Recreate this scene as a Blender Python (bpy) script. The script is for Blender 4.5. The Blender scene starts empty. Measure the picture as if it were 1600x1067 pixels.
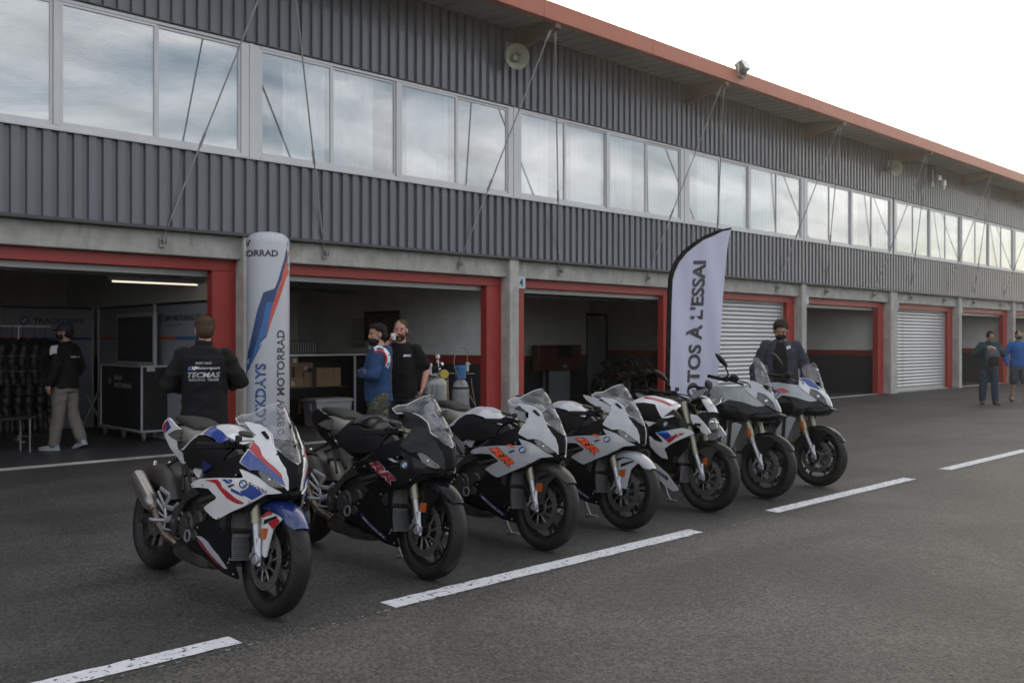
import bpy, bmesh, math, random
from mathutils import Vector, Matrix, noise
from mathutils.geometry import delaunay_2d_cdt
random.seed(7)
PI = math.pi
R = math.radians
scene = bpy.context.scene
COL = scene.collection

# ------------------------------------------------------------------ camera, sky, sun, exposure
YAW = math.atan(1515 / 1450)                      # angle between the facade (world X) and the view direction
cam_data = bpy.data.cameras.new('camera')
cam_data.lens = 36 * 1450 / 1600
cam_data.sensor_width = 36
cam_data.clip_start = 0.05
cam_data.clip_end = 3000
cam_data.dof.use_dof = True
cam_data.dof.focus_distance = 5.6
cam_data.dof.aperture_fstop = 4.5
cam = bpy.data.objects.new('camera', cam_data)
COL.objects.link(cam)
cam.location = (0, 0, 1.48)
cam.rotation_euler = (R(90), 0, YAW - R(90))
scene.camera = cam

SUN_AZ, SUN_EL = R(31.0), R(14.6)                 # measured from +X towards +Y: behind the roof edge
SDIR = Vector((math.cos(SUN_AZ) * math.cos(SUN_EL), math.sin(SUN_AZ) * math.cos(SUN_EL), math.sin(SUN_EL)))
world = bpy.data.worlds.new('World')
scene.world = world
world.use_nodes = True
nt = world.node_tree
nt.nodes.clear()
N, L = nt.nodes.new, nt.links.new
out = N('ShaderNodeOutputWorld'); bg = N('ShaderNodeBackground'); L(bg.outputs[0], out.inputs[0])
bg.inputs['Strength'].default_value = 0.13
sky = N('ShaderNodeTexSky'); sky.sky_type = 'NISHITA'; sky.sun_disc = False
sky.sun_elevation = SUN_EL; sky.sun_rotation = R(90) - SUN_AZ
sky.air_density = 1.0; sky.dust_density = 1.6; sky.altitude = 100
tc = N('ShaderNodeTexCoord')
def vmath(op, a, b=None):
    n = N('ShaderNodeVectorMath'); n.operation = op
    for i, q in enumerate((a, b)):
        if q is None: continue
        if isinstance(q, (tuple, Vector)): n.inputs[i].default_value = tuple(q)
        else: L(q, n.inputs[i])
    return n
def fmath(op, a, b=0.0, clamp=False):
    n = N('ShaderNodeMath'); n.operation = op; n.use_clamp = clamp
    for i, q in enumerate((a, b)):
        if isinstance(q, (int, float)): n.inputs[i].default_value = q
        else: L(q, n.inputs[i])
    return n.outputs[0]
dirn = vmath('NORMALIZE', tc.outputs['Generated']).outputs[0]
sep = N('ShaderNodeSeparateXYZ'); L(dirn, sep.inputs[0])
zc = fmath('ADD', fmath('MAXIMUM', sep.outputs[2], 0.0), 0.22)
comb = N('ShaderNodeCombineXYZ')
L(fmath('DIVIDE', sep.outputs[0], zc), comb.inputs[0]); L(fmath('DIVIDE', sep.outputs[1], zc), comb.inputs[1])
cn = N('ShaderNodeTexNoise'); cn.inputs['Scale'].default_value = 1.55; cn.inputs['Detail'].default_value = 9
cn.inputs['Roughness'].default_value = 0.58; cn.inputs['Distortion'].default_value = 0.6
mp = N('ShaderNodeMapping'); mp.inputs['Scale'].default_value = (1.0, 1.7, 1.0); mp.inputs['Location'].default_value = (3.1, 1.4, 0)
L(comb.outputs[0], mp.inputs[0]); L(mp.outputs[0], cn.inputs['Vector'])
cr = N('ShaderNodeValToRGB'); L(cn.outputs['Fac'], cr.inputs[0])
cr.color_ramp.elements[0].position = 0.34; cr.color_ramp.elements[1].position = 0.62
dot = vmath('DOT_PRODUCT', dirn, SDIR).outputs['Value']
glow = fmath('POWER', fmath('MAXIMUM', dot, 0.0), 3.0)
glow2 = fmath('POWER', fmath('MAXIMUM', dot, 0.0), 160.0)
cn2 = N('ShaderNodeTexNoise'); cn2.inputs['Scale'].default_value = 3.2; cn2.inputs['Detail'].default_value = 7
L(mp.outputs[0], cn2.inputs['Vector'])
shade = fmath('MULTIPLY_ADD', cn2.outputs['Fac'], 1.5); shade.node.inputs[2].default_value = 0.26
cb = fmath('MULTIPLY', fmath('ADD', fmath('ADD', fmath('MULTIPLY', glow, 8.0), fmath('MULTIPLY', glow2, 90.0)), 7.0), shade)
ctint = N('ShaderNodeCombineXYZ')
gt = fmath('MULTIPLY', glow, 1.6, True)                       # clouds: cool away from the sun, warm towards it
L(fmath('MULTIPLY', cb, fmath('ADD', fmath('MULTIPLY', gt, 0.06), 0.985)), ctint.inputs[0]); L(fmath('MULTIPLY', cb, 0.985), ctint.inputs[1]); L(fmath('MULTIPLY', cb, fmath('SUBTRACT', 1.0, fmath('MULTIPLY', gt, 0.16))), ctint.inputs[2])
mixs = N('ShaderNodeMix'); mixs.data_type = 'RGBA'
cover = fmath('MULTIPLY_ADD', cr.outputs[0], 0.78); cover.node.inputs[2].default_value = 0.16
L(cover, mixs.inputs[0]); L(sky.outputs[0], mixs.inputs[6]); L(ctint.outputs[0], mixs.inputs[7])
L(mixs.outputs[2], bg.inputs['Color'])

sun_data = bpy.data.lights.new('sun', 'SUN'); sun_data.energy = 4.0; sun_data.angle = R(0.5); sun_data.color = (1.0, 0.86, 0.70)
sun = bpy.data.objects.new('sun', sun_data); COL.objects.link(sun)
sun.rotation_euler = (-SDIR).to_track_quat('-Z', 'Y').to_euler()
vs = scene.view_settings
vs.view_transform = 'Standard'; vs.look = 'None'; vs.gamma = 1.0; vs.use_curve_mapping = False
vs.exposure = 0.66
scene.cycles.max_bounces = 8; scene.cycles.transparent_max_bounces = 16
scene.cycles.glossy_bounces = 4; scene.cycles.diffuse_bounces = 4
scene.cycles.caustics_reflective = False; scene.cycles.caustics_refractive = False
scene.cycles.sample_clamp_indirect = 6.0
scene.cycles.use_denoising = True

# ------------------------------------------------------------------ materials
def mat(name, col, rough=0.5, metal=0.0, var=0.12, vscale=6.0, bump=0.0, bscale=60.0, coat=0.0, spec=0.5, dirt=None, emit=None, stretch=None):
    m = bpy.data.materials.new(name); m.use_nodes = True
    t = m.node_tree; nn, ll = t.nodes.new, t.links.new
    b = t.nodes['Principled BSDF']
    b.inputs['Roughness'].default_value = rough; b.inputs['Metallic'].default_value = metal
    b.inputs['Specular IOR Level'].default_value = spec
    if coat: b.inputs['Coat Weight'].default_value = coat; b.inputs['Coat Roughness'].default_value = 0.06
    co = nn('ShaderNodeTexCoord'); src = co.outputs['Object']
    if stretch:
        mpn = nn('ShaderNodeMapping'); mpn.inputs['Scale'].default_value = stretch; ll(src, mpn.inputs[0]); src = mpn.outputs[0]
    n1 = nn('ShaderNodeTexNoise'); n1.inputs['Scale'].default_value = vscale; n1.inputs['Detail'].default_value = 6
    n1.inputs['Roughness'].default_value = 0.62
    ll(src, n1.inputs['Vector'])
    r1 = nn('ShaderNodeValToRGB'); ll(n1.outputs['Fac'], r1.inputs[0])
    r1.color_ramp.elements[0].position = 0.32; r1.color_ramp.elements[1].position = 0.70
    lo = tuple(c * (1 - var) for c in col); hi = tuple(min(1, c * (1 + var)) for c in col)
    if dirt: lo = dirt
    r1.color_ramp.elements[0].color = (*lo, 1); r1.color_ramp.elements[1].color = (*hi, 1)
    ll(r1.outputs[0], b.inputs['Base Color'])
    mr = nn('ShaderNodeMath'); mr.operation = 'MULTIPLY_ADD'; ll(n1.outputs['Fac'], mr.inputs[0])
    mr.inputs[1].default_value = rough * 0.5; mr.inputs[2].default_value = rough * 0.75
    ll(mr.outputs[0], b.inputs['Roughness'])
    if bump:
        n2 = nn('ShaderNodeTexNoise'); n2.inputs['Scale'].default_value = bscale; n2.inputs['Detail'].default_value = 4
        ll(src, n2.inputs['Vector'])
        bp = nn('ShaderNodeBump'); bp.inputs['Strength'].default_value = bump; bp.inputs['Distance'].default_value = 0.01
        ll(n2.outputs['Fac'], bp.inputs['Height']); ll(bp.outputs[0], b.inputs['Normal'])
    if emit:
        b.inputs['Emission Color'].default_value = (*emit[0], 1); b.inputs['Emission Strength'].default_value = emit[1]
    return m

def glass_mat(name, tint, ior, rough=0.0, wav=0.0):
    m = bpy.data.materials.new(name); m.use_nodes = True
    t = m.node_tree; t.nodes.clear(); nn, ll = t.nodes.new, t.links.new
    o = nn('ShaderNodeOutputMaterial'); mx = nn('ShaderNodeMixShader'); lw = nn('ShaderNodeLayerWeight'); lw.inputs[0].default_value = 0.5
    pw_ = nn('ShaderNodeMath'); pw_.operation = 'POWER'; pw_.inputs[1].default_value = 3.4; ll(lw.outputs['Facing'], pw_.inputs[0])
    fr = nn('ShaderNodeMath'); fr.operation = 'MULTIPLY_ADD'; fr.inputs[1].default_value = 1 - ior; fr.inputs[2].default_value = ior; ll(pw_.outputs[0], fr.inputs[0])
    tr = nn('ShaderNodeBsdfTransparent'); tr.inputs[0].default_value = (*tint, 1)
    gl = nn('ShaderNodeBsdfGlossy'); gl.inputs['Roughness'].default_value = rough; gl.inputs['Color'].default_value = (1, 1, 1, 1)
    ll(fr.outputs[0], mx.inputs[0]); ll(tr.outputs[0], mx.inputs[1]); ll(gl.outputs[0], mx.inputs[2]); ll(mx.outputs[0], o.inputs[0])
    if wav:
        co = nn('ShaderNodeTexCoord'); n2 = nn('ShaderNodeTexNoise'); n2.inputs['Scale'].default_value = 0.9; n2.inputs['Detail'].default_value = 1
        ll(co.outputs['Object'], n2.inputs['Vector'])
        bp = nn('ShaderNodeBump'); bp.inputs['Strength'].default_value = wav; bp.inputs['Distance'].default_value = 0.05
        ll(n2.outputs['Fac'], bp.inputs['Height']); ll(bp.outputs[0], gl.inputs['Normal'])
    return m

def asphalt_mat(name, c0, c1, patch, crack=0.0):
    m = bpy.data.materials.new(name); m.use_nodes = True
    t = m.node_tree; nn, ll = t.nodes.new, t.links.new
    b = t.nodes['Principled BSDF']; b.inputs['Roughness'].default_value = 0.66; b.inputs['Specular IOR Level'].default_value = 0.5
    co = nn('ShaderNodeTexCoord'); P = co.outputs['Object']
    def noi(s, d, dist=0.0, vec=P):
        n = nn('ShaderNodeTexNoise'); n.inputs['Scale'].default_value = s; n.inputs['Detail'].default_value = d; n.inputs['Distortion'].default_value = dist
        ll(vec, n.inputs['Vector']); return n
    def ramp(src, p0, c0_, p1, c1_):
        r = nn('ShaderNodeValToRGB'); ll(src, r.inputs[0]); e = r.color_ramp.elements
        e[0].position = p0; e[1].position = p1; e[0].color = (*c0_, 1); e[1].color = (*c1_, 1); return r
    def mixc(fac, a, b_, mode='MIX'):
        x = nn('ShaderNodeMix'); x.data_type = 'RGBA'; x.blend_type = mode
        if isinstance(fac, float): x.inputs[0].default_value = fac
        else: ll(fac, x.inputs[0])
        for i, q in ((6, a), (7, b_)):
            if isinstance(q, tuple): x.inputs[i].default_value = (*q, 1)
            else: ll(q, x.inputs[i])
        return x.outputs[2]
    big = noi(0.55, 7, 0.8); base = ramp(big.outputs['Fac'], 0.38, c0, 0.62, c1).outputs[0]
    # stretched stains along the lane
    mp_ = nn('ShaderNodeMapping'); mp_.inputs['Scale'].default_value = (0.25, 1.6, 1); mp_.inputs['Rotation'].default_value = (0, 0, 0.12); ll(P, mp_.inputs[0])
    st = noi(1.0, 5, 0.3, mp_.outputs[0]); sr = ramp(st.outputs['Fac'], 0.5, (0, 0, 0), 0.72, (1, 1, 1))
    sm = nn('ShaderNodeMath'); sm.operation = 'MULTIPLY'; sm.inputs[1].default_value = 0.75; ll(sr.outputs[0], sm.inputs[0])
    base = mixc(sm.outputs[0], base, patch)
    vo = nn('ShaderNodeTexVoronoi'); vo.inputs['Scale'].default_value = 78; ll(P, vo.inputs['Vector'])
    vr = nn('ShaderNodeValToRGB'); ll(vo.outputs['Color'], vr.inputs[0])
    vr.color_ramp.elements[0].position = 0.1; vr.color_ramp.elements[0].color = (0.40, 0.40, 0.40, 1)
    vr.color_ramp.elements[1].position = 0.95; vr.color_ramp.elements[1].color = (2.1, 2.03, 1.93, 1)
    base = mixc(1.0, base, vr.outputs[0], 'MULTIPLY')
    vo2 = nn('ShaderNodeTexVoronoi'); vo2.inputs['Scale'].default_value = 34; ll(P, vo2.inputs['Vector'])
    bw = nn('ShaderNodeRGBToBW'); ll(vo2.outputs['Color'], bw.inputs[0])
    pr = ramp(bw.outputs[0], 0.83, (0, 0, 0), 0.87, (1, 1, 1))
    pd = ramp(vo2.outputs['Distance'], 0.16, (1, 1, 1), 0.24, (0, 0, 0))
    pm = nn('ShaderNodeMath'); pm.operation = 'MULTIPLY'; ll(pr.outputs[0], pm.inputs[0]); ll(pd.outputs[0], pm.inputs[1])
    base = mixc(pm.outputs[0], base, (0.16, 0.155, 0.145))
    if crack:
        nz = noi(2.2, 4, 0.0)
        vadd = nn('ShaderNodeVectorMath'); vadd.operation = 'ADD'
        vsc = nn('ShaderNodeVectorMath'); vsc.operation = 'SCALE'; vsc.inputs[3].default_value = 0.55; ll(nz.outputs['Color'], vsc.inputs[0])
        ll(P, vadd.inputs[0]); ll(vsc.outputs[0], vadd.inputs[1])
        v3 = nn('ShaderNodeTexVoronoi'); v3.feature = 'DISTANCE_TO_EDGE'; v3.inputs['Scale'].default_value = 0.35; ll(vadd.outputs[0], v3.inputs['Vector'])
        c3 = ramp(v3.outputs['Distance'], 0.003, (1, 1, 1), 0.009, (0, 0, 0))
        cm = nn('ShaderNodeMath'); cm.operation = 'MULTIPLY'; cm.inputs[1].default_value = crack; ll(c3.outputs[0], cm.inputs[0])
        base = mixc(cm.outputs[0], base, (0.012, 0.012, 0.012))
    ll(base, b.inputs['Base Color'])
    fine = noi(170, 3); bp = nn('ShaderNodeBump'); bp.inputs['Strength'].default_value = 0.8; bp.inputs['Distance'].default_value = 0.006
    ll(fine.outputs['Fac'], bp.inputs['Height'])
    bp2 = nn('ShaderNodeBump'); bp2.inputs['Strength'].default_value = 0.35; bp2.inputs['Distance'].default_value = 0.006
    ll(vo.outputs['Distance'], bp2.inputs['Height']); ll(bp.outputs[0], bp2.inputs['Normal']); ll(bp2.outputs[0], b.inputs['Normal'])
    return m

def speck_paint(name, col, under, thr=0.36, scale=38):
    """road paint worn through to the asphalt in irregular flecks"""
    m = mat(name, col, 0.7, var=0.10, vscale=9, bump=0.3, bscale=140)
    t = m.node_tree; b = t.nodes['Principled BSDF']; old = b.inputs['Base Color'].links[0].from_socket
    co = t.nodes.new('ShaderNodeTexCoord'); n = t.nodes.new('ShaderNodeTexNoise'); n.inputs['Scale'].default_value = scale
    n.inputs['Detail'].default_value = 8; n.inputs['Roughness'].default_value = 0.7
    t.links.new(co.outputs['Object'], n.inputs['Vector'])
    r = t.nodes.new('ShaderNodeValToRGB'); t.links.new(n.outputs['Fac'], r.inputs[0])
    r.color_ramp.elements[0].position = thr; r.color_ramp.elements[1].position = thr + 0.035
    x = t.nodes.new('ShaderNodeMix'); x.data_type = 'RGBA'
    t.links.new(r.outputs[0], x.inputs[0]); x.inputs[6].default_value = (*under, 1); t.links.new(old, x.inputs[7])
    t.links.new(x.outputs[2], b.inputs['Base Color'])
    return m

MT = dict(
    cladding=mat('grey_cladding_paint', (0.120, 0.125, 0.150), 0.34, coat=0.35, var=0.10, vscale=3.0, stretch=(1, 1, 0.12)),
    flash=mat('dark_flashing', (0.06, 0.06, 0.065), 0.5),
    concrete=mat('weathered_concrete', (0.44, 0.435, 0.41), 0.88, var=0.12, vscale=2.6, bump=0.35, bscale=45, dirt=(0.27, 0.265, 0.245)),
    pillar=mat('raw_concrete_pillar', (0.47, 0.465, 0.44), 0.9, var=0.1, vscale=3.5, bump=0.4, bscale=60, dirt=(0.33, 0.32, 0.30)),
    red=mat('red_door_paint', (0.33, 0.032, 0.026), 0.45, var=0.10, vscale=2.5),
    fascia=mat('terracotta_fascia_paint', (0.40, 0.095, 0.05), 0.45, var=0.10, vscale=1.2),
    beam=mat('brown_beam_paint', (0.15, 0.085, 0.06), 0.6),
    soffit=mat('grey_soffit_sheet', (0.27, 0.27, 0.27), 0.5, var=0.1, vscale=2),
    alu=mat('window_aluminium', (0.55, 0.555, 0.58), 0.38, 0.25, var=0.06, vscale=3),
    galv=mat('galvanised_shutter', (0.50, 0.51, 0.53), 0.36, 0.55, var=0.12, vscale=1.5, stretch=(0.6, 1, 6)),
    steel=mat('dull_steel', (0.30, 0.30, 0.30), 0.45, 0.6),
    cable=mat('rod_grey_steel', (0.30, 0.30, 0.31), 0.6, 0.2),
    glass=glass_mat('window_glass', (0.92, 0.94, 0.95), 0.26, 0.0, 0.06),
    curtain=mat('sheer_white_curtain', (0.80, 0.80, 0.81), 0.9, var=0.05),
    blind=mat('pale_blind_slats', (0.80, 0.82, 0.84), 0.6, var=0.04),
    room=mat('room_plaster', (0.6, 0.6, 0.6), 0.9),
    walltop=mat('white_block_wall', (0.86, 0.86, 0.86), 0.85, var=0.07, vscale=3, bump=0.2, bscale=25),
    wallred=mat('red_wall_band', (0.30, 0.035, 0.03), 0.7),
    wallnavy=mat('navy_wall_dado', (0.030, 0.034, 0.045), 0.7),
    darkfloor=mat('garage_floor_resin', (0.055, 0.055, 0.057), 0.42, var=0.3, vscale=2),
    ceiling=mat('dark_slab', (0.20, 0.195, 0.185), 0.9, var=0.15),
    white=mat('white_gloss_paint', (0.60, 0.60, 0.62), 0.22, var=0.02, coat=0.6),
    black=mat('black_plastic', (0.008, 0.008, 0.009), 0.45, spec=0.09),
    blacksat=mat('black_satin_paint', (0.006, 0.006, 0.007), 0.22, coat=0.22, var=0.05, spec=0.15),
    plate=mat('pale_number_plate', (0.42, 0.52, 0.60), 0.5, var=0.04),
    text=mat('black_lettering', (0.02, 0.02, 0.022), 0.5),
    beige=mat('beige_horn_plastic', (0.36, 0.36, 0.27), 0.5),
)

def per_object_tone(m, amt):
    t = m.node_tree; b = t.nodes['Principled BSDF']; old = b.inputs['Base Color'].links[0].from_socket
    oi = t.nodes.new('ShaderNodeObjectInfo'); ma = t.nodes.new('ShaderNodeMath'); ma.operation = 'MULTIPLY_ADD'; ma.inputs[1].default_value = amt * 2; ma.inputs[2].default_value = 1 - amt
    t.links.new(oi.outputs['Random'], ma.inputs[0]); x = t.nodes.new('ShaderNodeVectorMath'); x.operation = 'SCALE'; t.links.new(old, x.inputs[0]); t.links.new(ma.outputs[0], x.inputs[3]); t.links.new(x.outputs[0], b.inputs['Base Color'])
def streaks(m, col, thr, amt, scale=(7, 7, 0.5)):
    """irregular run-off stains and scuffs"""
    t = m.node_tree; b = t.nodes['Principled BSDF']; old = b.inputs['Base Color'].links[0].from_socket
    co = t.nodes.new('ShaderNodeTexCoord'); mp_ = t.nodes.new('ShaderNodeMapping'); mp_.inputs['Scale'].default_value = scale; n = t.nodes.new('ShaderNodeTexNoise'); n.inputs['Scale'].default_value = 1.0; n.inputs['Detail'].default_value = 8; n.inputs['Roughness'].default_value = .65
    t.links.new(co.outputs['Object'], mp_.inputs[0]); t.links.new(mp_.outputs[0], n.inputs['Vector'])
    r = t.nodes.new('ShaderNodeValToRGB'); t.links.new(n.outputs['Fac'], r.inputs[0]); r.color_ramp.elements[0].position = thr; r.color_ramp.elements[1].position = thr + .12; r.color_ramp.elements[1].color = (amt, amt, amt, 1); r.color_ramp.elements[0].color = (0, 0, 0, 1)
    x = t.nodes.new('ShaderNodeMix'); x.data_type = 'RGBA'; t.links.new(r.outputs[0], x.inputs[0]); t.links.new(old, x.inputs[6]); x.inputs[7].default_value = (*col, 1); t.links.new(x.outputs[2], b.inputs['Base Color'])
per_object_tone(MT['cladding'], 0.06)
streaks(MT['cladding'], (0.09, 0.085, 0.085), .56, .5, (6, 1, .7))
streaks(MT['concrete'], (0.20, 0.19, 0.17), .55, .6, (5, 2, .9))
streaks(MT['pillar'], (0.26, 0.25, 0.225), .54, .6, (9, 9, 1.1))
streaks(MT['red'], (0.20, 0.035, 0.03), .58, .7, (8, 8, 1.2))
streaks(MT['galv'], (0.26, 0.26, 0.26), .57, .6, (2, 2, 2.5))
streaks(MT['walltop'], (0.55, 0.54, 0.51), .56, .5, (1.5, 1.5, 1.1))
streaks(MT['wallnavy'], (0.06, 0.06, 0.065), .60, .5, (2.5, 2.5, 2.5))
# ------------------------------------------------------------------ geometry helpers
class Geo:
    def __init__(s): s.v = []; s.f = []; s.m = []
    def add(s, v, f, m=0):
        b = len(s.v); s.v += [tuple(q) for q in v]; s.f += [tuple(b + i for i in q) for q in f]; s.m += [m] * len(f); return s
    def box(s, c, d, m=0, rot=None, bev=0.0):
        hx, hy, hz = d[0] / 2, d[1] / 2, d[2] / 2
        if bev <= 0:
            v = [Vector((x * hx, y * hy, z * hz)) for x in (-1, 1) for y in (-1, 1) for z in (-1, 1)]
            f = [(0, 1, 3, 2), (4, 6, 7, 5), (0, 4, 5, 1), (2, 3, 7, 6), (0, 2, 6, 4), (1, 5, 7, 3)]
        else:
            v = []; bev = min(bev, hx * .9, hy * .9, hz * .9)
            for x in (-1, 1):
                for y in (-1, 1):
                    for z in (-1, 1):
                        v += [Vector((x * (hx - bev), y * (hy - bev), z * hz)), Vector((x * (hx - bev), y * hy, z * (hz - bev))), Vector((x * hx, y * (hy - bev), z * (hz - bev)))]
            bm = bmesh.new(); [bm.verts.new(q) for q in v]; bmesh.ops.convex_hull(bm, input=bm.verts)
            bmesh.ops.dissolve_limit(bm, angle_limit=0.01, verts=bm.verts, edges=bm.edges)
            bm.verts.index_update(); v = [q.co.copy() for q in bm.verts]; f = [tuple(w.index for w in q.verts) for q in bm.faces]; bm.free()
        if rot is not None: v = [rot @ q for q in v]
        c = Vector(c)
        return s.add([q + c for q in v], f, m)
    def tube(s, pts, r, n=10, m=0, caps=True, flat=1.0, ref=None):
        pts = [Vector(p) for p in pts]; k = len(pts); rr = [r] * k if isinstance(r, (int, float)) else list(r)
        t0 = (pts[1] - pts[0]).normalized(); up = Vector(ref) if ref else (Vector((0, 0, 1)) if abs(t0.z) < 0.9 else Vector((1, 0, 0)))
        a = (up - t0 * up.dot(t0)).normalized(); v = []; 
        for i, p in enumerate(pts):
            t = (pts[min(i + 1, k - 1)] - pts[max(i - 1, 0)]).normalized()
            a = (a - t * a.dot(t)).normalized(); b = t.cross(a)
            for j in range(n):
                g = 2 * PI * j / n; v.append(p + a * (math.cos(g) * rr[i]) + b * (math.sin(g) * rr[i] * flat))
        f = [(i * n + j, i * n + (j + 1) % n, (i + 1) * n + (j + 1) % n, (i + 1) * n + j) for i in range(k - 1) for j in range(n)]
        if caps: f += [tuple(range(n))[::-1], tuple(range((k - 1) * n, k * n))]
        return s.add(v, f, m)
    def lathe(s, prof, o, axis, n=24, m=0, a0=0.0, a1=2 * PI, ref=(0, 0, 1), cap=False):
        ax = Vector(axis).normalized(); rf = Vector(ref)
        if abs(rf.dot(ax)) > .95: rf = Vector((1, 0, 0))
        u = (rf - ax * rf.dot(ax)).normalized(); w = ax.cross(u); o = Vector(o); full = abs(a1 - a0 - 2 * PI) < 1e-6
        cols = n if full else n + 1; v = []
        for j in range(cols):
            g = a0 + (a1 - a0) * j / n
            for (r, h) in prof: v.append(o + ax * h + (u * math.cos(g) + w * math.sin(g)) * r)
        k = len(prof); f = []
        for j in range(n):
            j2 = (j + 1) % cols
            for i in range(k - 1): f.append((j * k + i, j * k + i + 1, j2 * k + i + 1, j2 * k + i))
        if not full and cap: f += [tuple(range(k))[::-1], tuple(range((cols - 1) * k, cols * k))]
        return s.add(v, f, m)
    def cyl(s, o, axis, r, h, n=16, m=0, bev=0.0):
        if bev: pr = [(0, -h / 2), (r - bev, -h / 2), (r, -h / 2 + bev), (r, h / 2 - bev), (r - bev, h / 2), (0, h / 2)]
        else: pr = [(0, -h / 2), (r, -h / 2), (r, h / 2), (0, h / 2)]
        return s.lathe(pr, o, axis, n, m)
    def loft(s, rings, m=0, caps=True, closed=True):
        n = len(rings[0]); v = [q for r_ in rings for q in r_]; f = []
        for i in range(len(rings) - 1):
            for j in range(n if closed else n - 1):
                f.append((i * n + j, i * n + (j + 1) % n, (i + 1) * n + (j + 1) % n, (i + 1) * n + j))
        if caps and closed: f += [tuple(range(n))[::-1], tuple(range((len(rings) - 1) * n, len(rings) * n))]
        return s.add(v, f, m)
    def prism(s, poly, fn, d0, d1, m=0):
        n = len(poly); v = [fn(a, b, d0) for a, b in poly] + [fn(a, b, d1) for a, b in poly]
        f = [tuple(range(n))[::-1], tuple(range(n, 2 * n))] + [(i, (i + 1) % n, n + (i + 1) % n, n + i) for i in range(n)]
        return s.add(v, f, m)
    def ell(s, c, r, m=0, nu=12, nv=8, rot=None):
        v = []; c = Vector(c)
        for i in range(nv + 1):
            p = PI * i / nv
            for j in range(nu):
                q = 2 * PI * j / nu; w = Vector((r[0] * math.sin(p) * math.cos(q), r[1] * math.sin(p) * math.sin(q), r[2] * math.cos(p)))
                if rot is not None: w = rot @ w
                v.append(c + w)
        f = [(i * nu + j, (i + 1) * nu + j, (i + 1) * nu + (j + 1) % nu, i * nu + (j + 1) % nu) for i in range(nv) for j in range(nu)]
        return s.add(v, f, m)
    def xf(s, M): s.v = [tuple(M @ Vector(q)) for q in s.v]; return s
    def join(s, g, M=None):
        v = g.v if M is None else [tuple(M @ Vector(q)) for q in g.v]
        b = len(s.v); s.v += v; s.f += [tuple(b + i for i in q) for q in g.f]; s.m += g.m; return s

def mesh_of(name, g, mats, smooth=35.0, merge=True):
    me = bpy.data.meshes.new(name)
    me.from_pydata(g.v, [], g.f)
    ms = mats if isinstance(mats, (list, tuple)) else [mats]
    for q in ms: me.materials.append(MT[q] if isinstance(q, str) else q)
    if len(ms) > 1: me.polygons.foreach_set('material_index', g.m)
    bm = bmesh.new(); bm.from_mesh(me)
    if merge: bmesh.ops.remove_doubles(bm, verts=bm.verts, dist=1e-5)
    bmesh.ops.recalc_face_normals(bm, faces=bm.faces)
    bm.to_mesh(me); bm.free()
    if smooth:
        me.shade_smooth(); me.set_sharp_from_angle(angle=R(smooth))
    me.update()
    return me
def ob(name, g, mats, parent=None, smooth=35.0, merge=True, **kw):
    me = g if isinstance(g, bpy.types.Mesh) else mesh_of(name, g, mats, smooth, merge)
    o = bpy.data.objects.new(name, me); COL.objects.link(o)
    if parent is not None: o.parent = parent
    for k, q in kw.items():
        if k in ('loc', 'rot'): continue
        o[k] = q
    if 'loc' in kw: o.location = kw['loc']
    if 'rot' in kw: o.rotation_euler = kw['rot']
    return o
def root(name, loc, label, cat, group=None, rz=0.0, matrix=None):
    o = bpy.data.objects.new(name, None); COL.objects.link(o); o.empty_display_size = 0.2
    if matrix is not None: o.matrix_world = matrix
    else: o.location = loc; o.rotation_euler = (0, 0, rz)
    o['label'] = label; o['category'] = cat
    if group: o['group'] = group
    return o
def part(name, parent, mats, fn, **kw):
    g = Geo(); fn(g); return ob(name, g, mats, parent, **kw)

def inside(p, poly):
    x, y = p; c = False; n = len(poly)
    for i in range(n):
        x1, y1 = poly[i]; x2, y2 = poly[i - 1]
        if (y1 > y) != (y2 > y) and x < (x2 - x1) * (y - y1) / (y2 - y1) + x1: c = not c
    return c
def segdist(p, a, b):
    ax, ay = a; bx, by = b; dx, dy = bx - ax, by - ay; l = dx * dx + dy * dy
    t = 0 if l == 0 else max(0, min(1, ((p[0] - ax) * dx + (p[1] - ay) * dy) / l))
    return math.hypot(p[0] - ax - t * dx, p[1] - ay - t * dy)
def tri_fill(poly, step):
    """triangulated interior of an outline, with points about every step"""
    bd = []
    for i in range(len(poly)):
        a, b = poly[i], poly[(i + 1) % len(poly)]; d = math.hypot(b[0] - a[0], b[1] - a[1]); k = max(1, int(d / step + .5))
        for j in range(k): bd.append((a[0] + (b[0] - a[0]) * j / k, a[1] + (b[1] - a[1]) * j / k))
    xs = [p[0] for p in bd]; ys = [p[1] for p in bd]; pts = list(bd)
    x = min(xs); row = 0
    while x < max(xs):
        y = min(ys) + (step / 2 if row % 2 else 0)
        while y < max(ys):
            if inside((x, y), poly) and min(segdist((x, y), poly[i], poly[(i + 1) % len(poly)]) for i in range(len(poly))) > step * .45: pts.append((x, y))
            y += step
        x += step * .87; row += 1
    nb = len(bd)
    r = delaunay_2d_cdt([Vector(p) for p in pts], [(i, (i + 1) % nb) for i in range(nb)], [], 1, 1e-6)
    return [tuple(q) for q in r[0]], [tuple(q) for q in r[2]]
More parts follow.
